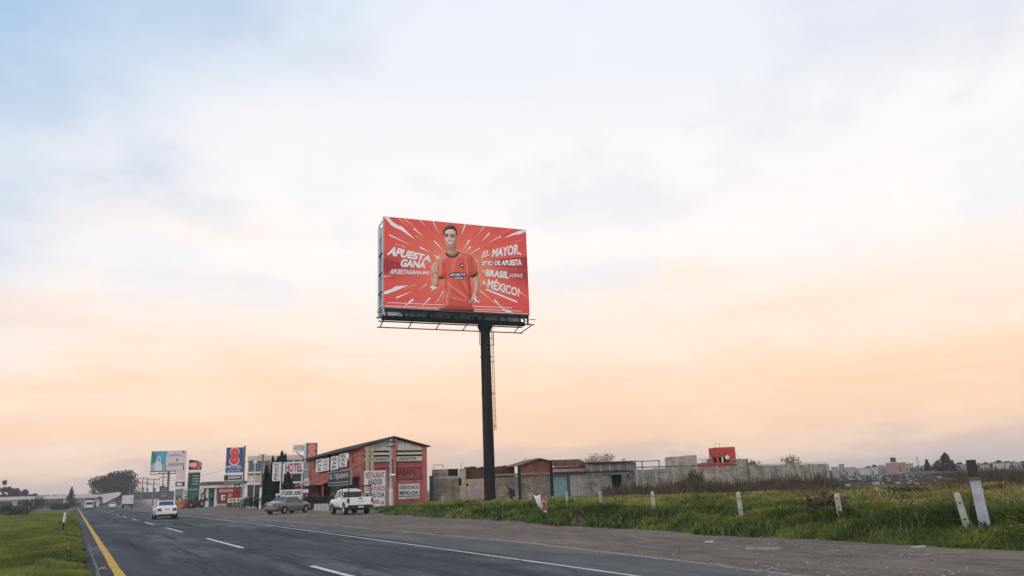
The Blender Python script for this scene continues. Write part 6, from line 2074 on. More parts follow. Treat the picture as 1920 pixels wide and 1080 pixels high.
# long boundary wall with pillars
LW = Fac((P(1196, 903, 86).x, P(1196, 903, 86).y), R(-3))
wz = lambda x, y: LW.at(x, y)[1]
lw = thing('boundary_wall', 'long grey block boundary wall with concrete pillars behind the weeds', 'wall', LW.o, LW.rot)
cuts = [1196, 1231, 1264, 1307, 1345, 1383.5]
tops = [880, 878, 876.5, 875, 874]
for i in range(5):
    box_part('panel', BLOCK_L, lw, LW.xs(cuts[i]) + 0.13, LW.xs(cuts[i + 1]) - 0.13, 0, 0.18, -0.1, wz((cuts[i] + cuts[i + 1]) / 2, tops[i]))
    box_part('pillar', CONCRETE, lw, LW.xs(cuts[i]) - 0.12, LW.xs(cuts[i]) + 0.12, -0.05, 0.24, -0.1, wz(cuts[i], tops[i]) + 0.03)
box_part('coping', mat('dark_sheet', (0, 0, 0)), lw, LW.xs(1196), LW.xs(1382), -0.06, 0.25, wz(1290, 876.5) + 0.12, wz(1290, 876.5) + 0.22)
box_part('tall_panel', BLOCK_L, lw, LW.xs(1384), LW.xs(1402), 0.0, 0.2, -0.1, wz(1393, 866))
box_part('tall_pillar', mat('dark_pillar', (0.15, 0.135, 0.125), rough=0.9), lw, LW.xs(1402) + 0.01, LW.xs(1405), -0.06, 0.26, -0.1, wz(1403, 865))
cuts = [1405, 1444, 1471, 1496, 1522, 1553]
tops = [873, 872.2, 871.5, 870.7, 870]
for i in range(5):
    box_part('panel', BLOCK_L, lw, LW.xs(cuts[i]) + 0.14, LW.xs(cuts[i + 1]) - 0.14, 0, 0.18, -0.1, wz((cuts[i] + cuts[i + 1]) / 2, tops[i]))
    if i:
        box_part('pillar', CONCRETE, lw, LW.xs(cuts[i]) - 0.13, LW.xs(cuts[i]) + 0.13, -0.05, 0.24, -0.1, wz(cuts[i], tops[i]) + 0.02)
box_part('pillar', CONCRETE, lw, LW.xs(1553) - 0.13, LW.xs(1553) + 0.13, -0.05, 0.24, -0.1, wz(1553, 869.5))
MB().box(LW.xs(1553) + 0.14, LW.xs(1553) + 0.30, 0.0, 14.0, -0.1, wz(1553, 872)).build('return_panel', BLOCK, lw)
box_part('coping', CONCRETE, lw, LW.xs(1406), LW.xs(1553), -0.04, 0.22, wz(1480, 871.5) + 0.09, wz(1480, 871.5) + 0.15)

# houses behind the wall
CH = Fac((P(1253, 900, 112).x, P(1253, 900, 112).y), R(-38))
cz3 = lambda x, y: CH.at(x, y)[1]
chs = thing('cream_house', 'plain cream block house behind the boundary wall', 'building', CH.o, CH.rot)
box_part('wall', block_mat('cream_block', (0.50, 0.43, 0.35), (0.44, 0.375, 0.305), (0.36, 0.31, 0.26)), chs, 0, CH.xs(1310), 0, 8.0, -0.1, cz3(1280, 855.5))
box_part('parapet', CONCRETE, chs, CH.xs(1285), CH.xs(1310), 0.2, 7.8, cz3(1280, 855.5) + 0.002, cz3(1280, 854))
RH = Fac((P(1308, 898, 128).x, P(1308, 898, 128).y), R(-24))
rz3 = lambda x, y: RH.at(x, y)[1]
REDH = mat('red_house_paint', (0.44, 0.050, 0.034), (0.36, 0.040, 0.028), 0.85, 0.6)
rh = thing('red_house', 'red house with square roof tower and white railing behind the boundary wall', 'building', RH.o, RH.rot)
box_part('wall', mat('red_dark', (0.27, 0.035, 0.035), rough=0.85), rh, 0, RH.xs(1384), 0, 8.0, -0.1, rz3(1345, 869.5))
box_part('parapet', REDH, rh, -0.05, RH.xs(1384), -0.12, -0.002, rz3(1345, 876), rz3(1345, 867.5))
ra, rb = RH.xs(1310), RH.xs(1327)
for k in range(7):
    xr = ra + k * (rb - ra) / 6
    box_part('railing_post', WHITE_MET, rh, xr - 0.08, xr + 0.08, -0.1, 0.0, rz3(1320, 867.5), rz3(1320, 861))
box_part('railing_top', WHITE_MET, rh, ra - 0.1, rb + 0.4, -0.12, 0.02, rz3(1320, 860.9), rz3(1320, 859.5))
ta, tb = RH.xs(1348), RH.xs(1386)
ztw, ztb, zlo = rz3(1366, 838), rz3(1366, 856), rz3(1366, 867)
twr = box_part('tower', REDH, rh, ta, tb, 0.5, 3.6, ztb, ztw)
box_part('tower_leg', REDH, rh, tb - 1.0, tb - 0.003, 0.52, 3.58, zlo, ztb - 0.002)
box_part('tower_leg', REDH, rh, ta + 0.2, ta + 0.5, 0.55, 0.9, zlo, ztb - 0.002)
box_part('tower_leg', WHITE_MET, rh, ta + 1.0, ta + 1.2, 0.55, 0.8, zlo, ztb - 0.002)
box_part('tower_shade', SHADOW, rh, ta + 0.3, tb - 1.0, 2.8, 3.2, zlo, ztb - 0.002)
box_part('roof_clutter', mat('brown_clutter', (0.13, 0.10, 0.085), (0.22, 0.18, 0.15), 0.9, 2.5), rh, RH.xs(1328), ta, 1.5, 2.6, zlo - 0.1, rz3(1338, 858.5))
MB().lathe([(0.02, 0.0), (0.28, 0.06), (0.36, 0.14), (0.38, 0.13), (0.28, 0.02)], tb - 1.4, 0.3, zlo + 0.75, 'y', 16).build('dish', WHITE_MET, rh, 40)
for xx_ in (ta + 0.4, ta + 1.1):
    MB().tube((xx_, 1.5, ztw), (xx_ + 0.05, 1.5, ztw + 0.75), 0.02).tube((xx_ - 0.25, 1.5, ztw + 0.6), (xx_ + 0.3, 1.5, ztw + 0.65), 0.015).build('aerial', DARK_STEEL, rh)
MB().tube((tb - 0.3, 1.0, ztw - 0.3), (RH.xs(1400), 1.0, zlo), 0.02).build('cable', DARK_STEEL, rh)
p = P(1395, 896, 118)
wt2 = thing('roof_tank', 'dark stained concrete box on the wall right of the red tower', 'tank', (p.x, p.y, 0), R(-20))
box_part('body', mat('brown_clutter', (0, 0, 0)), wt2, -0.9, 0.9, 0, 1.5, -0.1, P(1392, 862, 118).z)
box_part('cap', CONCRETE, wt2, -1.0, 1.0, -0.08, 1.6, P(1392, 862, 118).z + 0.002, P(1392, 861, 118).z + 0.05)

# trees by the walls
p = P(1126, 906, 106)
broad_tree('sparse dry yellowish tree rising behind the concrete shed', (p.x, p.y, 0), P(1126, 846, 106).z, 2.6, DRYLEAF, 3000, 0.17, name='dry_tree', base=0.35, lobes=20)
p = P(1302, 899, 83)
shrub('leafy green bush growing against the long boundary wall', (p.x, p.y, 0.4), 2.0, 1.0, mat('bush_leaves', (0.065, 0.080, 0.035), (0.035, 0.048, 0.022), 0.8, 0.8, attr='tone', trans=0.2), 800, 0.22)
p = P(1414, 895, 125)
shrub('rounded grey green treetop just over the boundary wall', (p.x, p.y, 2.2), 1.8, 1.1, LEAF, 400, 0.25, name='treetop')
p = P(1485, 891, 130)
shrub('brownish treetop showing over the right half of the boundary wall', (p.x, p.y, 2.4), 2.2, 1.5, DRYLEAF, 500, 0.28, name='treetop')

# loose and half-laid blocks along the wall tops
blk = None
for par, fac_, zf, pxs in ((yw, YW, lambda q: yz(840, 896), [813 + 3.3 * i for i in range(14) if i not in (2, 5, 6, 10)]), (lw, LW, lambda q: wz(1393, 866), [1386, 1389.5, 1393, 1399]), (lb, LB, lambda q: lz_(1110, 889) + 0.16, [1084, 1092, 1096, 1109, 1127]), (cs_, CS, lambda q: cz2(1150, 868) + 0.24, [1112, 1131, 1135, 1170])):
    for i, q in enumerate(pxs):
        loc = (fac_.xs(q), 0.02 + 0.05 * random.random(), zf(q) + 0.002)
        if blk is None:
            blk = MB().box(0, 0.38, 0, 0.14, 0, 0.19).build('block', CONCRETE, par, loc=loc)
        else:
            k = blk.copy()
            COL.objects.link(k)
            k.parent = par
            k.location = loc
            k.rotation_euler = (0, 0, random.uniform(-.25, .25))
            k.scale = (random.choice((1, 1, 0.5)), 1, random.choice((1, 1, 0.8)))

# black posts in front of the block building
for px_, yt, yb_, D_, lab in ((974.5, 874, 938, 74, 'left of two black steel posts before the block wall, near the billboard pole'), (1035, 865, 934, 74, 'right of two black steel posts, beside the teal shutter')):
    p = P(px_, 912, D_)
    z0_ = float(height(p.x, p.y))
    t = thing('steel_post', lab, 'post', (p.x, p.y, z0_), R(-30), 'black posts before the block building')
    f = Fac(p, R(-30))
    zt_ = f.at(px_, yt)[1] - z0_
    MB().box(-0.14, 0.14, -0.14, 0.14, -0.3, zt_).build('shaft', POLE_STEEL, t)
    MB().box(-0.18, 0.18, -0.18, 0.18, zt_ + 0.002, zt_ + 0.06).build('cap', DARK_STEEL, t)

# ------------------------------------------------------------------ fence posts, wire, big stub post
POSTC = mat('post_concrete', (0.40, 0.375, 0.33), (0.27, 0.25, 0.22), 0.95, 4.0, 0.3, 20, grime=((0.20, 0.19, 0.15), 3.0, 0.56, 0.72, (1, 1, 1)))
ordn = ['farthest left fence post, in the grass before the yard wall', 'pale fence post at the foot of the billboard pole', 'fence post carrying the torn banner', 'fence post standing in front of the teal shutter', 'fence post before the dark doorway of the block building', 'fence post below the pale block panels of the boundary wall', 'fence post in the grass below the red house tower', 'fence post in yellow grass left of the brown bush', 'tilted fence post beside the black and white stub post']
spec = [(829.5, 929, 940), (924.5, 926, 938), (995, 927, 944), (1064, 921.5, 946), (1127, 921.5, 951), (1226.5, 921, 954), (1389.5, 922, 959), (1575.5, 925, 965), (1812, 922, 965)]
tops_w = []
for (px_, yt, yb_), lab in zip(spec, ordn):
    p = G(px_, yb_, 0.56 if px_ > 1800 else 0.48)
    z0_ = float(height(p.x, p.y))
    D_ = math.hypot(p.x, p.y)
    f = Fac(p, -math.atan2(p.x, p.y))
    zt_ = f.at(px_, yt)[1]
    t = thing('fence_post', lab, 'fence post', (p.x, p.y, z0_), f.rot + random.uniform(-.2, .2), 'concrete fence posts along the verge')
    t.rotation_euler[1] = R(-7) if px_ > 1800 else R(random.uniform(-2, 1.5))
    hgt_ = zt_ - z0_
    w = 0.066
    MB().add([(sx * w * k, sy * w * k, z) for z, k in ((-0.3, 1.05), (hgt_ - 0.06, 0.95), (hgt_, 0.7)) for sx, sy in ((-1, -1), (1, -1), (1, 1), (-1, 1))], [(0, 1, 5, 4), (1, 2, 6, 5), (2, 3, 7, 6), (3, 0, 4, 7), (4, 5, 9, 8), (5, 6, 10, 9), (6, 7, 11, 10), (7, 4, 8, 11), (8, 9, 10, 11), (3, 2, 1, 0)]).build('shaft', POSTC, t)
    for k in (0.78, 0.42):
        MB().lathe([(w * 1.42, hgt_ * k - 0.012), (w * 1.48, hgt_ * k), (w * 1.42, hgt_ * k + 0.012)], 0, 0, 0, 'z', 4).build('wire_tie', mat('rusty_wire', (0.10, 0.07, 0.05), rough=0.8), t)
    tops_w.append((p, z0_, hgt_))
for k, lab in ((0.78, 'upper rusty wire strand running between the fence posts'), (0.42, 'lower rusty wire strand running between the fence posts')):
    m_ = MB()
    for (p, z, h_), (p2, z2_, h2_) in zip(tops_w[:-1], tops_w[1:]):
        pts = []
        for i in range(7):
            t_ = i / 6
            q = p.lerp(p2, t_)
            pts.append((q.x, q.y - 0.1, (z + h_ * k) * (1 - t_) + (z2_ + h2_ * k) * t_ - 0.10 * 4 * t_ * (1 - t_)))
        m_.path(pts, 0.006, 4)
    tag(m_.build('fence_wire', MATS['rusty_wire']), lab, 'wire', 'fence wire strands')

p = G(1845, 972, 0.50)
f = Fac(p, -math.atan2(p.x, p.y))
z0_ = float(height(p.x, p.y))
sp_ = thing('stub_post', 'leaning square concrete post painted black above and whitewashed below', 'post', (p.x, p.y, z0_), f.rot)
sp_.rotation_euler[1] = R(-2.0)
zt_ = f.at(1827, 862)[1] - z0_
zm_ = f.at(1836, 899)[1] - z0_
w = 0.098


def taper_box(z0, z1, w0, w1):
    return MB().add([(sx * ww, sy * ww, z) for z, ww in ((z0, w0), (z1, w1)) for sx, sy in ((-1, -1), (1, -1), (1, 1), (-1, 1))], [(0, 1, 5, 4), (1, 2, 6, 5), (2, 3, 7, 6), (3, 0, 4, 7), (4, 5, 6, 7), (3, 2, 1, 0)])


taper_box(-0.3, zm_, w * 1.08, w).build('lower_shaft', mat('whitewash', (0.38, 0.38, 0.41), (0.25, 0.25, 0.29), 0.85, 4, grime=((0.19, 0.19, 0.24), 3.0, 0.5, 0.66, (1, 1, 0.6))), sp_)
taper_box(zm_ + 0.03, zt_, w * 0.99, w * 0.93).build('upper_shaft', mat('black_paint', (0.026, 0.026, 0.022), (0.04, 0.04, 0.032), 0.8, 3), sp_)
taper_box(zm_ - 0.02, zm_ + 0.05, w * 1.06, w * 1.06).build('moss_band', mat('moss', (0.14, 0.14, 0.07), (0.07, 0.08, 0.035), 0.95, 8), sp_)

# torn banner in the grass by the fence
p = G(1012, 952, 0.75)
f = Fac(p, -math.atan2(p.x, p.y))
tb_ = thing('torn_banner', 'torn white banner with red print sagging from a fence post', 'banner', (p.x, p.y, 0), f.rot)
q_ = lambda x, y: f.at(x, y)


def rag(name, pts, m, parent, y0=0.0, amp=0.06):
    """Sagging cloth: a grid over the outline's four corners with creases."""
    (tl, tr, br, bl) = pts
    n = 8
    v, fcs = [], []
    for j in range(n + 1):
        for i in range(n + 1):
            a, b = i / n, j / n
            x = (tl[0] * (1 - a) + tr[0] * a) * (1 - b) + (bl[0] * (1 - a) + br[0] * a) * b
            z = (tl[1] * (1 - a) + tr[1] * a) * (1 - b) + (bl[1] * (1 - a) + br[1] * a) * b
            v.append((x, y0 + amp * math.sin(a * 9 + b * 3) * (0.3 + b), z - 0.05 * math.sin(math.pi * a) * (1 - b)))
    for j in range(n):
        for i in range(n):
            k = j * (n + 1) + i
            fcs.append((k, k + 1, k + n + 2, k + n + 1))
    o = MB().add(v, fcs).build(name, m, parent, 60)
    s = o.modifiers.new('thick', 'SOLIDIFY')
    s.thickness = 0.012
    return o


rag('white_cloth', (q_(999.5, 927.5), q_(1013, 926.5), q_(1015, 954), q_(1010, 950)), mat('banner_white', (0.66, 0.65, 0.66), (0.55, 0.54, 0.56), 0.8, 2), tb_)
rag('printed_cloth', (q_(1013.5, 928.5), q_(1024, 928), q_(1025, 960), q_(1013, 954)), mat('banner_print', (0.56, 0.46, 0.44), (0.28, 0.07, 0.075), 0.8, 2.6, stretch=(1, 1, 2.2), lo=0.42, hi=0.58, grime=((0.06, 0.045, 0.06), 1.6, 0.52, 0.6, (1, 1, 1.3))), tb_, 0.03)
rag('white_corner', (q_(1018, 955), q_(1025, 957), q_(1025, 961), q_(1021, 960)), MATS['banner_white'], tb_, -0.05)

# person bending in the grass
p = P(959, 913, 72)
pz = float(height(p.x, p.y))
per = thing('person', 'person in dark clothes crouching in the grass beside the block wall', 'person', (p.x, p.y, pz), R(-28))
sk = bpy.data.meshes.new('body')
J = {'pelvis': (0.20, 0, 0.62), 'waist': (0.10, 0, 0.80), 'chest': (-0.12, 0, 1.02), 'neck': (-0.24, 0, 1.14), 'head': (-0.31, 0, 1.21), 'head2': (-0.38, 0, 1.24),
     'hl': (0.20, -0.12, 0.58), 'kl': (-0.18, -0.17, 0.50), 'al': (0.10, -0.15, 0.08), 'tl': (-0.08, -0.16, 0.05), 'hr': (0.20, 0.12, 0.58), 'kr': (-0.16, 0.17, 0.48), 'ar': (0.12, 0.15, 0.08), 'tr': (-0.06, 0.16, 0.05),
     'sl': (-0.14, -0.20, 1.02), 'el': (-0.16, -0.28, 0.76), 'wl': (-0.34, -0.18, 0.60), 'sr': (-0.14, 0.20, 1.02), 'er': (-0.16, 0.28, 0.76), 'wr': (-0.34, 0.18, 0.58)}
rad = {'pelvis': .26, 'waist': .25, 'chest': .24, 'neck': .085, 'head': .10, 'head2': .075, 'hl': .17, 'kl': .13, 'al': .06, 'tl': .04, 'hr': .17, 'kr': .13, 'ar': .06, 'tr': .04, 'sl': .13, 'el': .09, 'wl': .036, 'sr': .13, 'er': .09, 'wr': .036}
E_ = [('pelvis', 'waist'), ('waist', 'chest'), ('chest', 'neck'), ('neck', 'head'), ('head', 'head2'), ('pelvis', 'hl'), ('hl', 'kl'), ('kl', 'al'), ('al', 'tl'), ('pelvis', 'hr'), ('hr', 'kr'), ('kr', 'ar'), ('ar', 'tr'), ('chest', 'sl'), ('sl', 'el'), ('el', 'wl'), ('chest', 'sr'), ('sr', 'er'), ('er', 'wr')]
ks = list(J)
for sd, wr_, ss in (('l', 'wl', -1), ('r', 'wr', 1)):
    wx_, wy_, wz2_ = J[wr_]
    for fi in range(5):
        nm_ = f'f{sd}{fi}'
        dx_ = (fi - 2) * 0.022
        J[nm_ + 'a'] = (wx_ - 0.02 + dx_, wy_, wz2_ - 0.08)
        J[nm_ + 'b'] = (wx_ - 0.05 + dx_ * 1.3, wy_, wz2_ - (0.17 if fi not in (0, 4) else 0.14))
        rad[nm_ + 'a'], rad[nm_ + 'b'] = 0.012, 0.009
        E_ += [(wr_, nm_ + 'a'), (nm_ + 'a', nm_ + 'b')]
ks = list(J)
sk.from_pydata([J[k] for k in ks], [(ks.index(a), ks.index(b)) for a, b in E_], [])
CLOTH = mat('dark_clothes', (0.030, 0.028, 0.045), (0.018, 0.017, 0.026), 0.9, 4)
sk.materials.append(CLOTH)
bo = link('body', sk, per)
md = bo.modifiers.new('skin', 'SKIN')
for i, k in enumerate(ks):
    sk.skin_vertices[0].data[i].radius = (rad[k], rad[k])
    sk.skin_vertices[0].data[i].use_root = (k == 'pelvis')
sb = bo.modifiers.new('sub', 'SUBSURF')
sb.levels = sb.render_levels = 1
hd = MB().lathe([(0.01, -0.125), (0.07, -0.11), (0.098, -0.04), (0.10, 0.02), (0.085, 0.08), (0.05, 0.115), (0.01, 0.125)], -0.36, 0, 1.25, 'z', 14).build('head', mat('skin_tone', (0.30, 0.165, 0.115), rough=0.7), per, 60)
MB().lathe([(0.107, -0.02), (0.112, 0.03), (0.095, 0.09), (0.05, 0.13), (0.01, 0.137)], -0.345, 0, 1.265, 'z', 14).build('hair', mat('black_hair', (0.02, 0.016, 0.014), rough=0.7), per, 60)

# bits on the gravel
def litter(label, x, y, pts, m, h=0.02, rz=0.0, name='scrap', cat='scrap'):
    t = thing(name, label, cat, (x, y, -0.012), rz)
    n = len(pts)
    v = [(a, b, 0.002) for a, b in pts] + [(a, b, h * (0.6 + 0.8 * ((i * 37) % 10) / 10)) for i, (a, b) in enumerate(pts)]
    MB().add(v, [tuple(range(n - 1, -1, -1)), tuple(range(n, 2 * n))] + [(i, (i + 1) % n, (i + 1) % n + n, i + n) for i in range(n)]).build('sheet', m, t)
    return t


WOODP = mat('grey_board', (0.30, 0.25, 0.21), (0.18, 0.15, 0.13), 0.9, 4)
PAPER = mat('pale_litter', (0.46, 0.44, 0.42), (0.32, 0.30, 0.29), 0.8, 5)
for label, (px_, py_), pts, m, h, rz in (
        ('broken flat board lying on the gravel', (1432, 1031), [(-.42, -.10), (.30, -.14), (.45, .02), (.38, .13), (-.35, .12)], WOODP, 0.05, -0.5),
        ('thin pale stick lying on gravel near the grass edge', (1765, 1038), [(-.55, -.012), (.55, -.015), (.55, .012), (-.55, .015)], WOODP, 0.025, -0.45),
        ('short stick lying on gravel right of the broken board', (1550, 1034), [(-.25, -.02), (.25, -.02), (.25, .02), (-.25, .02)], WOODP, 0.03, -0.5),
        ('small white scrap on the gravel left of the broken board', (1328, 1017), [(-.12, -.06), (.1, -.08), (.16, .05), (-.06, .08)], PAPER, 0.04, -0.3),
        ('white paper at the grass edge, left of the long stick', (1720, 1026), [(-.16, -.05), (.14, -.06), (.18, .05), (-.12, .06)], PAPER, 0.03, -0.4),
        ('white crumpled ball at the grass edge below the boundary wall', (1322, 995), [(-.09, -.07), (.07, -.09), (.1, .04), (.0, .1), (-.1, .05)], PAPER, 0.12, 0.3),
        ('rusty flat scrap on the gravel above the white scrap', (1356, 1011), [(-.16, -.03), (.15, -.04), (.17, .03), (-.14, .04)], mat('rust_scrap', (0.13, 0.085, 0.07)), 0.02, -0.4),
        ('pale scrap at the grass edge near the pickup', (793, 966), [(-.2, -.08), (.2, -.1), (.2, .08), (-.2, .1)], PAPER, 0.08, 0.2),
        ('pale scrap at grass edge below the billboard pole', (822, 967), [(-.15, -.08), (.15, -.1), (.15, .08), (-.15, .1)], PAPER, 0.08, 0.9)):
    p = G(px_, py_, -0.01)
    litter(label, p.x, p.y, pts, m, h, rz)
# brown bush clumps in the verge and small yellow flowers
for px_, py_, r_, h_, lab in ((1552, 968, 0.60, 0.70, 'brown twiggy bush beside the fence post in yellow grass'), (1700, 940, 1.2, 0.55, 'dull brown bush in the field left of the tilted fence post')):
    p = G(px_, py_, 0.30)
    shrub(lab, (p.x, p.y, float(height(p.x, p.y))), h_, r_, mat('brown_bush', (0.105, 0.085, 0.035), (0.065, 0.05, 0.026), 0.9, 2, attr='tone'), 900, 0.12, name='brown_bush')
p = G(1857, 1018, 0.15)
p.x = float(grass_edge(p.y)) + 0.35
fl = thing('flower_clump', 'small clump of yellow and orange flowers at the grass edge', 'flowers', (p.x, p.y, float(height(p.x, p.y))))
YF = mat('yellow_petals', (0.55, 0.40, 0.03), (0.40, 0.16, 0.03), 0.7, 9)
for i in range(16):
    ax, ay, hz2 = random.uniform(-.4, .4), random.uniform(-.25, .25), random.uniform(.18, .62)
    stm = MB().tube((ax * .7, ay * .7, 0), (ax, ay, hz2), 0.006, 0.004, 4).build('stem', MATS['lush_grass'], fl)
    m_ = MB()
    for k in range(5):
        a_ = k * 1.2566 + i
        m_.poly([(ax, ay, hz2), (ax + .035 * math.cos(a_ - .3), ay + .035 * math.sin(a_ - .3), hz2 + .01), (ax + .05 * math.cos(a_), ay + .05 * math.sin(a_), hz2 + .015), (ax + .035 * math.cos(a_ + .3), ay + .035 * math.sin(a_ + .3), hz2 + .01)])
    m_.build('flower', YF, stm)

# ------------------------------------------------------------------ footbridge and what stands round it
a, b_ = P(-70, 952, 372), P(190, 942, 425)
FB = Fac(a, math.atan2(b_.y - a.y, b_.x - a.x))
bz_ = lambda x, y: FB.at(x, y)[1]
fbm = mat('bridge_cream', (0.86, 0.82, 0.78), (0.80, 0.75, 0.70), 0.85, 0.2)
fb = thing('footbridge', 'long pale footbridge crossing the highway in the far distance', 'bridge', FB.o, FB.rot)
xE = FB.xs(191)
zt_, zb_ = bz_(100, 929.5), bz_(100, 934.8)
box_part('deck', fbm, fb, -6, xE, 0, 2.6, zb_, zb_ + 0.45)
box_part('parapet', fbm, fb, -6, xE, -0.15, -0.005, zb_ - 0.1, zt_)
box_part('parapet', fbm, fb, -6, xE, 2.605, 2.75, zb_ - 0.1, zt_)
box_part('handrail', mat('rail_brown', (0.22, 0.15, 0.12), rough=0.7), fb, FB.xs(70), xE, -0.1, 0.0, zt_ + 0.25, zt_ + 0.42)
for px_ in (-20, 63, 128, 186):
    xc = FB.xs(px_)
    box_part('pier', fbm, fb, xc - 0.5, xc + 0.5, 0.4, 2.2, -0.2, zb_ - 0.002)
for k in range(16):
    xc = FB.xs(75) + k * (xE - FB.xs(75)) / 16
    box_part('rail_post', MATS['rail_brown'], fb, xc, xc + 0.1, -0.09, -0.01, zt_ + 0.002, zt_ + 0.25)
rp = [(FB.xs(190.5), bz_(191, 940)), (FB.xs(193), bz_(193, 944)), (FB.xs(221.5), bz_(221, 929)), (FB.xs(224.5), bz_(224, 923.5)), (FB.xs(218), bz_(218, 923)), (FB.xs(190.6), bz_(191, 926.5))]
MB().prism(rp, -0.6, -0.25).build('ramp_side', fbm, fb)
MB().prism([(FB.xs(193), -0.2), (FB.xs(226), -0.2), (FB.xs(222), bz_(222, 930)), (FB.xs(193), bz_(193, 945))], -0.2, 3.0).build('ramp_bank', mat('bank_green', (0.085, 0.10, 0.06), (0.055, 0.07, 0.045), 0.95, 0.3), fb)
MB().prism([(FB.xs(182), 3.1), (FB.xs(188), 3.1), (FB.xs(188), 4.4), (FB.xs(182), 4.4)], -0.35, -0.2).build('hanging_plate', DARK_STEEL, fb)

p = P(212, 942, 452)
broad_tree('huge dark round tree behind the footbridge ramp', (p.x, p.y, 0), P(212, 884, 452).z, 11.5, LEAF, 7000, 1.0, lobes=26, base=0.06)
for px_, yt, D_, r_, lab in ((1, 889, 440, 3.2, 'tallest dark tree at the far left edge above the footbridge'), (11, 911, 455, 3.6, 'rounded dark tree just right of the far left tree'), (22, 915, 460, 3.2, 'low dark tree in the middle of the far left row'), (38, 911, 455, 3.6, 'dark tree with pointed tip at the right end of the far left row'), (58, 922, 470, 2.8, 'small dark tree between the far left row and the conifer')):
    p = P(px_, 947, D_)
    broad_tree(lab, (p.x, p.y, 0), P(px_, yt, D_).z, r_, LEAF, 1500, 0.8, 'trees behind the footbridge', lobes=12, base=0.08)
p = P(132, 944, 330)
cone_tree('ragged dark conifer standing in the median before the footbridge', (p.x, p.y, 0), P(133, 913, 330).z, 1.9, mat('conifer_leaves', (0.045, 0.045, 0.028), (0.025, 0.026, 0.018), 0.85, 0.8, attr='tone', trans=0.1), 1300, 0.5, name='conifer_tree', power=0.9, ragged=0.45)
for px_, D_, h_, r_, lab in ((55, 210, 3.0, 2.4, 'large dusty green bush under the left end of the footbridge'), (73, 300, 4.4, 2.6, 'dark bush right of the footbridge pier'), (92, 330, 3.6, 3.0, 'hazy bush halfway between pier and conifer'), (106, 240, 2.0, 1.6, 'small green bush near the median edge left of the conifer'), (18, 170, 1.7, 2.2, 'low green bush at the left edge of the median'), (34, 150, 1.2, 1.8, 'low scrubby bush in front of the red kiosk'), (122, 260, 1.8, 1.3, 'small bush at the foot of the conifer')):
    p = P(px_, 946, D_)
    shrub(lab, (p.x, p.y, -0.02), h_, r_, mat('scrub_leaves', (0.070, 0.085, 0.045), (0.038, 0.050, 0.030), 0.85, 0.6, attr='tone', trans=0.15), 700, 0.4, 'bushes along the median')


def block_house(label, px0, px1, ytop, D_, m, name='far_house', group=None, nwin=3, roofm=None, rot=None, depth=7.0, winm=None, ov=0.0, cat='house'):
    o = P(px0, 912 + (960 - px0) * 0.0393, D_)
    f = Fac(o, -math.atan2(o.x, o.y) if rot is None else rot)
    w_, z_ = f.xs(px1), f.at((px0 + px1) / 2, ytop)[1]
    t = thing(name, label, cat, f.o, f.rot, group)
    box_part('wall', m, t, 0, w_, 0, depth, -0.3, z_)
    box_part('roof', roofm or CONCRETE, t, -0.15 - ov, w_ + 0.15 + ov, -0.15 - ov, depth + 0.1, z_ + 0.002, z_ + 0.22)
    rw = random.Random(int(px0 * 7))
    for k in range(nwin):
        xw = w_ * (k + 0.2 + 0.35 * rw.random()) / nwin
        if nwin > 1 and rw.random() < 0.4:
            continue
        zz = max(0.8, z_ - 2.1)
        wd = box_part('window', winm or GLASS_D, t, xw, xw + min(1.3, w_ * 0.36 / nwin), -0.03, -0.005, zz, zz + 1.15)
        box_part('sill', HWHITE, wd, xw - 0.05, xw + min(1.3, w_ * 0.36 / nwin) + 0.05, -0.10, -0.032, zz - 0.14, zz - 0.01)
    return t, f, w_, z_


block_house('dark low building under the left end of the footbridge', 0, 21, 940.5, 330, mat('dark_shed', (0.055, 0.060, 0.075), rough=0.8), nwin=2, cat='building')
block_house('pale blue gridded booth between the dark building and the red kiosk', 22.5, 31.5, 940, 325, mat('pale_booth', (0.34, 0.37, 0.43), rough=0.7), nwin=3, winm=mat('booth_pane', (0.46, 0.49, 0.54), rough=0.3), cat='building')
block_house('dark red shopfront beneath the footbridge', 33, 48, 937.5, 345, mat('shop_maroon', (0.13, 0.04, 0.045), rough=0.8), nwin=2, cat='building')
kp = P(41, 948, 250)
kk = thing('red_kiosk', 'rounded red roadside kiosk far left beneath the footbridge', 'kiosk', (kp.x, kp.y, 0))
MB().lathe([(1.1, 0.0), (1.1, 1.0), (1.25, 1.0), (1.2, 1.5), (0.8, 1.95), (0.02, 2.1)], 0, 0, -0.1, 'z', 16).build('shell', mat('kiosk_red', (0.50, 0.10, 0.075), (0.42, 0.08, 0.06), 0.7), kk, 40)
MB().box(-0.6, 0.6, -1.13, -1.08, 0.2, 0.9).build('hatch', TRIM, kk)
MB().box(-0.7, 0.7, -1.3, -1.1, 1.0, 1.12).build('counter', HWHITE, kk)
block_house('grey distant office block beyond the footbridge left of the road', 144, 160, 933, 520, mat('far_grey', (0.22, 0.20, 0.20), rough=0.85), nwin=3, cat='building')
block_house('dark distant building under the right half of the footbridge', 164, 189, 931.5, 530, mat('far_dark', (0.085, 0.085, 0.10), rough=0.85), nwin=4, cat='building')
block_house('hazy pale building left of the conifer', 84, 104, 937, 480, mat('far_pale', (0.36, 0.31, 0.31), rough=0.85), nwin=3, cat='building')
sedan('small pale car on the opposite carriageway under the footbridge', (-20.5, 265), R(180), paint('pale_far_paint', (0.55, 0.58, 0.62)), roof_aerial=False)
p = P(118, 945, 47.5)
dl = thing('delineator_post', 'slim roadside marker post with white top on the median', 'marker post', (-0.42, 47.0, 0.0), 0)
MB().tube((-0.04, 0, -0.1), (-0.01, 0, 0.60), 0.055, 0.05, 10).build('lower_shaft', mat('post_black', (0.045, 0.05, 0.04), rough=0.8), dl, 40)
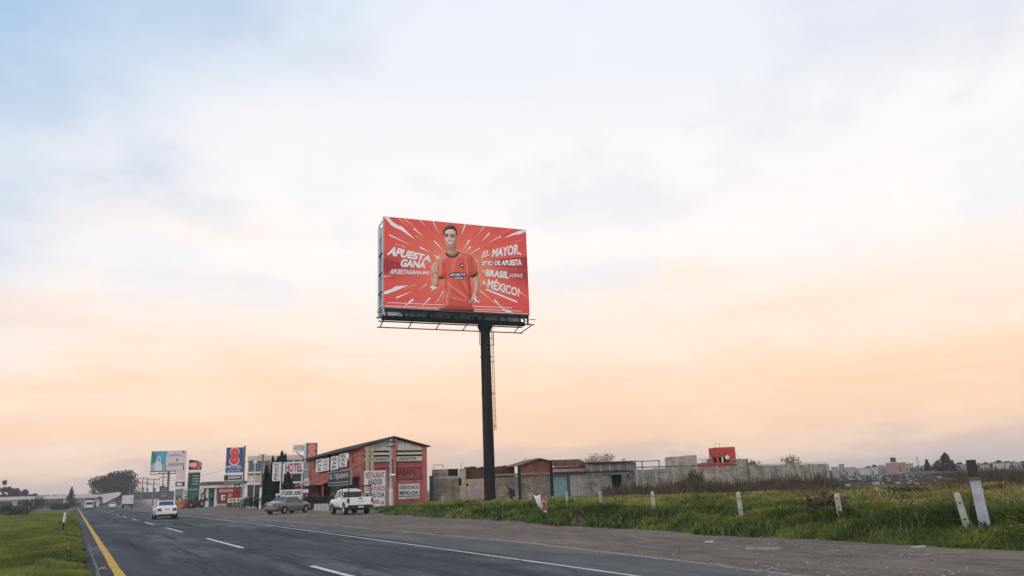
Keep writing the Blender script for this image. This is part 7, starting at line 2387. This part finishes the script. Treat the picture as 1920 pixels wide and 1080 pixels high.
MB().tube((-0.01, 0, 0.61), (0.015, 0, 1.10), 0.05, 0.048, 10).build('white_top', SIGN_WHITE, dl, 40)

# long yard wall, poles and signs between footbridge and filling station
YL = Fac(P(246, 941, 262), R(-8))
yv = lambda x, y: YL.at(x, y)[1]
wa = thing('grey_yard_wall', 'long dark grey warehouse wall behind the pale roadside wall', 'wall', YL.o, YL.rot)
for k in range(6):
    xa, xb = YL.xs(246 + k * 15), YL.xs(246 + (k + 1) * 15)
    box_part('panel', mat('slate_wall', (0.12, 0.12, 0.125), (0.085, 0.085, 0.09), 0.9, 0.3), wa, xa + 0.06, xb - 0.06, 0, 0.3, -0.2, yv(290, 922))
    box_part('pillar', mat('slate_pillar', (0.15, 0.15, 0.15), rough=0.9), wa, xa - 0.055, xa + 0.055, -0.05, 0.35, -0.2, yv(290, 921.5))
YM = Fac(P(247, 941, 238), R(-8))
wb_ = thing('pale_yard_wall', 'low pale plastered wall left of the white sedan', 'wall', YM.o, YM.rot)
for k in range(4):
    xa, xb = YM.xs(247 + k * 13), YM.xs(247 + (k + 1) * 13)
    box_part('panel', mat('pale_wall', (0.50, 0.45, 0.43), (0.42, 0.37, 0.35), 0.9, 0.4), wb_, xa + 0.05, xb - 0.05, 0, 0.25, -0.2, YM.at(270, 936.5)[1])
    box_part('pillar', CONCRETE, wb_, xa - 0.045, xa + 0.045, -0.06, 0.3, -0.2, YM.at(270, 936)[1])
PG = mat('pole_grey', (0.21, 0.19, 0.185), (0.15, 0.14, 0.135), 0.9, 2)
for px_, yt, D_, arm, lab in ((242, 908, 240, 0.0, 'short bare pole behind the white box truck'), (265, 895, 225, 3.0, 'power pole with wide crossarm left of the far billboard'), (273.5, 898, 262, 1.5, 'thin far power pole between two larger ones'), (286, 897, 205, 2.6, 'dark power pole nearest the white sedan, left of far billboard'), (303, 886, 238, 2.0, 'tall pole with pale crossarm just left of the far billboard post'), (340, 872, 185, 0.0, 'tall thin mast standing in front of the pale pylon sign')):
    p = P(px_, 938, D_)
    t = thing('power_pole', lab, 'utility pole', (p.x, p.y, 0), R(-8), 'power poles near the filling station')
    h_ = P(px_, yt, D_).z
    MB().tube((0, 0, -0.2), (0, 0, h_), 0.17, 0.11, 8).build('shaft', PG, t, 40)
    if arm:
        for dz_ in (0.25, 1.3):
            ca = MB().box(-arm / 2, arm / 2, -0.16, -0.05, h_ - dz_ - 0.12, h_ - dz_).build('crossarm', PG, t)
            for xx_ in (-0.45, -0.2, 0.2, 0.45):
                MB().lathe([(0.05, 0.0), (0.09, 0.08), (0.05, 0.3)], xx_ * arm, -0.1, h_ - dz_, 'z', 6).build('insulator', CONCRETE, ca)
        MB().box(0.12, 0.5, -0.2, 0.2, h_ * 0.55, h_ * 0.55 + 0.8).build('transformer', PG, t, 30)
ds = thing('slanted_sign', 'dark weathered signboard with slanted top above the white sedan roof', 'sign', (0, 0, 0))
DS = Fac(P(299, 939, 196), R(-14))
ds.location, ds.rotation_euler = DS.o, (0, 0, DS.rot)
dv = lambda x, y: DS.at(x, y)
MB().prism([dv(299, 933), dv(315, 933.5), dv(315.5, 917), dv(312, 913.5), dv(299, 911)], 0, 0.2).build('board', mat('sign_slate', (0.095, 0.085, 0.085), (0.06, 0.055, 0.055), 0.8, 1.0), ds)
for k, (ya_, yb_) in enumerate(((931, 928.5), (926, 924), (921, 919.5), (917.3, 916))):
    xa, zz = dv(301 + k * 0.3, ya_)
    xb, z2_ = dv(313.5 - 2 * (k == 3), yb_)
    box_part('pale_strip', mat('strip_grey', (0.27, 0.24, 0.23), (0.38, 0.34, 0.32), 0.7, 3), ds, xa, xb, -0.02, -0.003, zz, z2_)
posts(ds, (DS.xs(301), DS.xs(313)), dv(307, 920)[1], PG, 0.09, 0.3)
tp_ = P(339, 938, 172)
ob = thing('roadside_stall', 'small orange and yellow roadside stall left of the backhoe', 'stall', (tp_.x, tp_.y, 0), R(-10))
box_part('counter', mat('stall_orange', (0.50, 0.20, 0.06), (0.36, 0.13, 0.05), 0.8, 2), ob, -1.1, 0.9, -0.5, 0.6, -0.1, 1.0)
MB().prism([(-1.2, 1.02), (1.0, 1.02), (0.7, 1.4), (-0.9, 1.4)], -0.6, 0.7).build('cover', mat('stall_yellow', (0.50, 0.36, 0.10), (0.4, 0.2, 0.07), 0.8, 2), ob)
for xx_ in (-1.0, 0.8):
    MB().tube((xx_, -0.4, -0.1), (xx_, -0.4, 1.9), 0.04).build('post', WHITE_MET, ob)

# far billboard
FBB = Fac(P(277, 939, 236), R(-20))
fz_ = lambda x, y: FBB.at(x, y)[1]
fbb = thing('far_billboard', 'far billboard with blue and white advertisement on a grey pole', 'billboard', FBB.o, FBB.rot)
x0, x1 = FBB.xs(277.5), FBB.xs(343.5)
z0_, z1_ = fz_(310, 882.5), fz_(310, 845.5)
pn = box_part('panel', mat('ad_pale', (0.62, 0.52, 0.50), (0.56, 0.45, 0.44), 0.6, 0.3), fbb, x0, x1, 0, 0.5, z0_, z1_)
U = lambda u, v, l=1: (x0 + (x1 - x0) * u, -0.012 * l, z0_ + (z1_ - z0_) * v)


def adp(pts, m, l, name='printed_shape'):
    MB().poly([U(u, v, l) for u, v in pts]).build(name, m, pn)


adp([(0, 0), (.46, 0), (.42, .5), (.46, 1), (0, 1)], mat('ad_blue', (0.055, 0.24, 0.42), (0.09, 0.33, 0.48), 0.6, 0.25), 1)
adp([(0, .38), (.11, .45), (.15, .8), (.10, 1), (0, 1)], mat('ad_green', (0.03, 0.20, 0.11), rough=0.6), 2)
adp([(.12, 0), (.34, 0), (.33, .30), (.28, .42), (.29, .60), (.26, .72), (.21, .74), (.17, .66), (.16, .48), (.09, .32), (.06, .24), (.13, .22)], mat('ad_white', (0.58, 0.64, 0.66), rough=0.6), 3)
adp([(.20, .50), (.255, .50), (.26, .64), (.23, .68), (.195, .62)], mat('ad_skin', (0.40, 0.22, 0.18), rough=0.6), 4)
adp([(.0, .0), (.13, .0), (.13, .26), (.0, .30)], mat('ad_pink', (0.50, 0.34, 0.36), rough=0.6), 4)
adp([(.34, .06), (.40, .02), (.42, .34), (.36, .32)], mat('ad_lime', (0.30, 0.42, 0.12), rough=0.6), 4)
adp([(.47, .72), (.60, .82), (.75, .84), (.85, .76), (1.0, .70), (1.0, .67), (.84, .71), (.72, .76), (.55, .72)], mat('ad_mauve', (0.28, 0.22, 0.30), (0.36, 0.29, 0.34), 0.6, 1.0), 2)
adp([(.48, .20), (.95, .26), (.97, .36), (.52, .36)], MATS['ad_mauve'], 2)
adp([(.72, .46), (.76, .46), (.765, .58), (.725, .58)], mat('ad_ink', (0.06, 0.045, 0.06), rough=0.6), 2)
adp([(.89, .86), (.95, .86), (.95, .99), (.89, .99)], mat('ad_brown', (0.24, 0.16, 0.10), rough=0.6), 2)
xm = FBB.xs(312)
MB().tube((xm, 0.6, -0.2), (xm, 0.6, z0_ - 0.2), 0.34, 0.30, 12).build('pole', mat('far_pole', (0.17, 0.14, 0.135), rough=0.7), fbb, 40)
MB().box(x0 + 0.2, x1 - 0.2, -1.0, -0.85, z0_ - 0.95, z0_ - 0.75).build('catwalk_rail', DARK_STEEL, fbb)
for k in range(5):
    xx_ = x0 + 0.3 + k * (x1 - x0 - 0.6) / 4
    MB().tube((xx_, 0.3, z0_ - 0.1), (xx_, -0.95, z0_ - 0.85), 0.06).build('bracket_arm', DARK_STEEL, fbb)
MB().box(x0, x1, 0.05, 0.4, z0_ - 0.3, z0_ - 0.002).build('lower_beam', PG, fbb)

# ------------------------------------------------------------------ far town to the right
pal = {'w': mat('town_white', (0.40, 0.37, 0.355), (0.30, 0.275, 0.26), 0.85, 0.4), 'p': mat('town_pink', (0.29, 0.19, 0.165), (0.22, 0.15, 0.13), 0.85, 0.4), 'g': mat('town_grey', (0.24, 0.235, 0.235), (0.18, 0.175, 0.175), 0.85, 0.4), 't': mat('town_tan', (0.33, 0.27, 0.23), (0.27, 0.22, 0.19), 0.85, 0.4), 'd': mat('town_dark', (0.10, 0.09, 0.09), rough=0.85)}
town = [('grey flat block at the left end of the far town', 1560, 1574, 877, 230, 'g', 2), ('tall grey cube house at the left of the far town', 1575, 1585, 871.5, 240, 'g', 2), ('low tan house between the cube house and dark trees', 1586, 1606, 877.5, 235, 't', 3), ('white low house in front of the dark town trees', 1608, 1632, 879, 210, 'w', 4), ('small white house right of the dark town trees', 1633, 1648, 877, 225, 'w', 2), ('grey shed left of the pink town house', 1649, 1662, 873.5, 235, 'g', 2), ('broad pink town house with roof tank', 1663, 1700, 869, 215, 'p', 5), ('tan annexe right of the pink town house', 1701, 1714, 870.5, 222, 't', 3), ('dark low workshop in the middle of the far town', 1706, 1732, 877.5, 190, 'd', 3), ('white low house behind the town cypress', 1733, 1752, 873.5, 250, 'w', 3), ('long grey low building right of the town conifer', 1790, 1822, 871.5, 240, 'g', 5), ('pale house just right of the stub post', 1838, 1856, 872.5, 260, 't', 3), ('long white roofed hall at the far right horizon', 1862, 1896, 869.5, 280, 'w', 4), ('grey house at the right edge of the far town', 1899, 1916, 869, 270, 'g', 2)]
for lab, xa, xb, yt, D_, k, nw in town:
    block_house(lab, xa, xb, yt, D_, pal[k], 'far_house', 'houses of the far town', nw, roofm=pal['g'] if k != 'w' else pal['t'], ov=-0.1)
p = P(1681, 883, 217)
tk = thing('water_tank', 'dark round water tank raised above the pink town house', 'water tank', (p.x, p.y, 0))
zz = P(1681, 866, 217).z
MB().lathe([(0.02, 0), (0.6, 0), (0.65, 0.2), (0.65, 0.9), (0.4, 1.1), (0.02, 1.15)], 0, 0.5, zz, 'z', 14).build('tank', mat('tank_brown', (0.10, 0.06, 0.055), rough=0.7), tk, 40)
for dx_ in (-0.5, 0.5):
    for dy_ in (0.0, 1.0):
        MB().tube((dx_, dy_, 2.5), (dx_ * 0.8, dy_, zz + 0.02), 0.06).build('leg', DARK_STEEL, tk)
p = P(1723, 882, 300)
sp2 = thing('lattice_mast', 'thin pale lattice mast standing over the far town', 'mast', (p.x, p.y, 0))
h_ = P(1723, 856, 300).z
for dx_, dy_ in ((-.35, -.35), (.35, -.35), (0, .4)):
    MB().tube((dx_ * 1.4, dy_ * 1.4, -0.2), (dx_ * 0.2, dy_ * 0.2, h_), 0.06, 0.04, 5).build('leg', PG, sp2)
for k in range(8):
    t_ = 1 - 0.8 * k / 8 * 1.1
    zz = h_ * k / 8
    MB().path([(-.49 * t_, -.49 * t_, zz), (.49 * t_, -.49 * t_, zz + 0.3), (0, .55 * t_, zz + 0.6)], 0.03, 4).build('brace', PG, sp2)
p = P(1740, 882, 205)
cone_tree('slim dark cypress in the middle of the far town', (p.x, p.y, 0), P(1740, 862, 205).z, 0.9, CYPRESS, 700, 0.4, power=0.5)
p = P(1776, 880, 215)
cone_tree('broad dark conifer rising over the far town', (p.x, p.y, 0), P(1775, 850, 215).z, 2.6, mat('conifer_leaves', (0, 0, 0)), 2200, 0.5, name='conifer_tree', power=0.75, ragged=0.3)
for px_, yt, D_, r_, lab in ((1634, 869.5, 245, 1.9, 'left of two dark rounded trees in the far town'), (1644, 872, 250, 1.5, 'right of two dark rounded trees in the far town'), (1759, 862, 235, 1.7, 'rounded tree just left of the broad town conifer'), (1799, 868, 262, 1.5, 'small tree behind the long grey town building'), (1872, 862, 300, 1.8, 'tree over the white roofed hall at the far right'), (1908, 864, 300, 1.7, 'tree at the right edge of the picture over the far town'), (1850, 866, 290, 1.6, 'small tree just right of the stub post top')):
    p = P(px_, 880, D_)
    broad_tree(lab, (p.x, p.y, 0), P(px_, yt, D_).z, r_, LEAF, 700, 0.45, 'trees of the far town', lobes=9, base=0.15)

# rubble mounds in the field
def mound(name, px_, D_, rx, ry, h_, m, label):
    c = P(px_, 885, D_)
    n, k = 40, 14
    ang = -math.atan2(c.x, c.y)
    v, f = [], []
    for j in range(k + 1):
        for i in range(n):
            a_ = 2 * math.pi * i / n
            q = j / k
            lx, ly = rx * q * math.cos(a_), ry * q * math.sin(a_)
            z_ = h_ * (1 - q * q) ** 1.3 * (0.75 + 0.5 * float(vnoise(lx * 0.45 + px_, ly * 0.45))) + 0.10 * float(vnoise(lx * 2, ly * 2)) * (1 - q)
            v.append((c.x + lx * math.cos(ang) - ly * math.sin(ang), c.y + lx * math.sin(ang) + ly * math.cos(ang), z_ + (0.15 if q < 1 else -0.2)))
    for j in range(k):
        for i in range(n):
            f.append((j * n + i, j * n + (i + 1) % n, (j + 1) * n + (i + 1) % n, (j + 1) * n + i))
    o = MB().add(v, f).build(name, m, None, 60)
    return tag(o, label, kind='structure'), c, ang


DIRT = mat('mound_dirt', (0.070, 0.050, 0.038), (0.038, 0.028, 0.022), 0.95, 0.5, 0.6, 4, grime=((0.085, 0.08, 0.04), 0.5, 0.5, 0.66, (1, 1, 1)))
_, cA, angA = mound('dirt_mound', 1645, 78, 9.5, 5, 1.0, DIRT, 'dark dirt mound with rubble at the edge of the field')
mound('dirt_hill', 1850, 120, 26, 9, 1.15, mat('brown_hill', (0.125, 0.080, 0.060), (0.085, 0.058, 0.045), 0.95, 0.25, 0.5, 3), 'low brown rise behind the stub post')
# rubble: individual pale chunks, the largest as things, crumbs as stuff
CHUNK = [mat('rubble_pale', (0.38, 0.35, 0.33), (0.28, 0.26, 0.245), 0.9, 2), mat('rubble_grey', (0.19, 0.175, 0.165), (0.12, 0.11, 0.105), 0.9, 2)]


def chunk(mb, c, s, m=0):
    v = [(c[0] + s * sx * random.uniform(.5, 1.1), c[1] + s * sy * random.uniform(.5, 1.1), c[2] + s * (0.9 * sz + .3) * random.uniform(.4, .9)) for sz in (-.4, 1) for sy in (-1, 1) for sx in (-1, 1)]
    mb.add(v, [(0, 2, 3, 1), (4, 5, 7, 6), (0, 1, 5, 4), (2, 6, 7, 3), (0, 4, 6, 2), (1, 3, 7, 5)], m)


cr = MB()
for i in range(170):
    lx, ly = random.gauss(-1, 4.6), random.gauss(-2.6, 1.9)
    q = min(1, math.hypot(lx / 9.5, ly / 5))
    zz = 1.0 * (1 - q * q) ** 1.3 * 0.95 + 0.30
    X, Y = cA.x + lx * math.cos(angA) - ly * math.sin(angA), cA.y + lx * math.sin(angA) + ly * math.cos(angA)
    chunk(cr, (X, Y, zz), random.choice((.06, .08, .11, .15)), random.random() < 0.5)
tag(cr.build('rubble', CHUNK), 'scattered pale rubble crumbs over the dirt mound', kind='stuff')
desc = ['largest pale rubble block at the foot of the dirt mound', 'pale rubble slab left of the largest block', 'grey rubble block on the crest of the dirt mound', 'pale rubble lump at the left end of the dirt mound', 'small pale rubble lump at the right foot of the mound', 'grey rubble lump halfway up the mound']
for (px_, py_, s, mi), lab in zip(((1643, 909, .28, 0), (1590, 911, .16, 0), (1622, 895, .22, 1), (1576, 900, .18, 1), (1683, 907, .15, 0), (1640, 899, .24, 1)), desc):
    c = P(px_, py_, 72.5)
    m_ = MB()
    random.seed(px_)
    chunk(m_, (0, 0, 0), s)
    o = m_.build('rubble_block', CHUNK[mi], None, None, (c.x, c.y, max(0.35, c.z)))
    tag(o, lab, 'rubble', 'rubble blocks on the mound')

# far woods closing the plain behind the footbridge and the town
for px0_, px1_, D_, h_, lab in ((-120, 340, 700, 9.0, 'distant dark treeline behind the footbridge'), (1480, 1990, 520, 4.5, 'distant low treeline behind the far town')):
    n = 7000
    t_ = RNG.random(n)
    pa, pb = P(px0_, 945, D_), P(px1_, 900 if px0_ > 0 else 938, D_)
    bx_, by_ = pa.x + (pb.x - pa.x) * t_, pa.y + (pb.y - pa.y) * t_
    crest = h_ * (0.35 + 0.75 * vnoise(t_ * 46 + D_, 1.5))
    pts = np.stack([bx_ + RNG.normal(0, 4, n), by_ + RNG.normal(0, 8, n), crest * RNG.random(n) ** 0.7], -1)
    tag(leaf_mesh('treeline', pts, 2.2 if px0_ < 0 else 1.6, LEAF, None), lab, kind='stuff')

# weeds over the mounds
x, y, d = polar(22000, 51, 66, 86, 150)
blades('mound_weeds', np.stack([x, y, 0 * x + 0.3], -1), 0.25 + 0.75 * vnoise(x * 0.3, y * 0.3) ** 1.4 + 0.25 * RNG.random(len(x)), np.full(len(x), 0.10), np.clip(RNG.normal(0.3, 0.15, len(x)), 0, 0.8), RNG.random(len(x)) * 6.28, WEED, 'brown weeds growing over the dirt mounds')

# overhead cables
CAB_M = mat('cable_black', (0.03, 0.03, 0.03), rough=0.7)


def cable(label, p, q, sag, r=0.012):
    pts = []
    for i in range(17):
        t_ = i / 16
        v = Vector(p).lerp(Vector(q), t_)
        pts.append((v.x, v.y, v.z - sag * 4 * t_ * (1 - t_)))
    tag(MB().path(pts, r, 4).build('overhead_cable', CAB_M), label, 'cable', 'overhead cables along the road')


q0, q1 = P(735, 829, 82), P(490, 856, 106)
cable('upper overhead cable from concrete pole to wooden pole', q0, q1, 0.9)
cable('lower overhead cable from concrete pole to wooden pole', (q0.x, q0.y, q0.z - 0.6), (q1.x, q1.y, q1.z - 0.7), 0.7)
q2 = P(286, 899, 205)
cable('overhead cable from wooden pole to the dark power pole', q1, q2, 1.2, 0.02)

# ------------------------------------------------------------------ haze
hm = bpy.data.materials.new('haze')
hm.use_nodes = True
ht = hm.node_tree
ht.nodes.clear()
pv = ht.nodes.new('ShaderNodeVolumePrincipled')
pv.inputs['Color'].default_value = (0.94, 0.90, 0.90, 1)
pv.inputs['Density'].default_value = 0.0004
pv.inputs['Anisotropy'].default_value = 0.2
ho = ht.nodes.new('ShaderNodeOutputMaterial')
ht.links.new(pv.outputs[0], ho.inputs['Volume'])
hz_ = MB().box(-1750, 1750, -200, 1750, -2.0, 27.0).build('haze', hm)
tag(hz_, 'thin evening haze lying over the plain', kind='stuff')
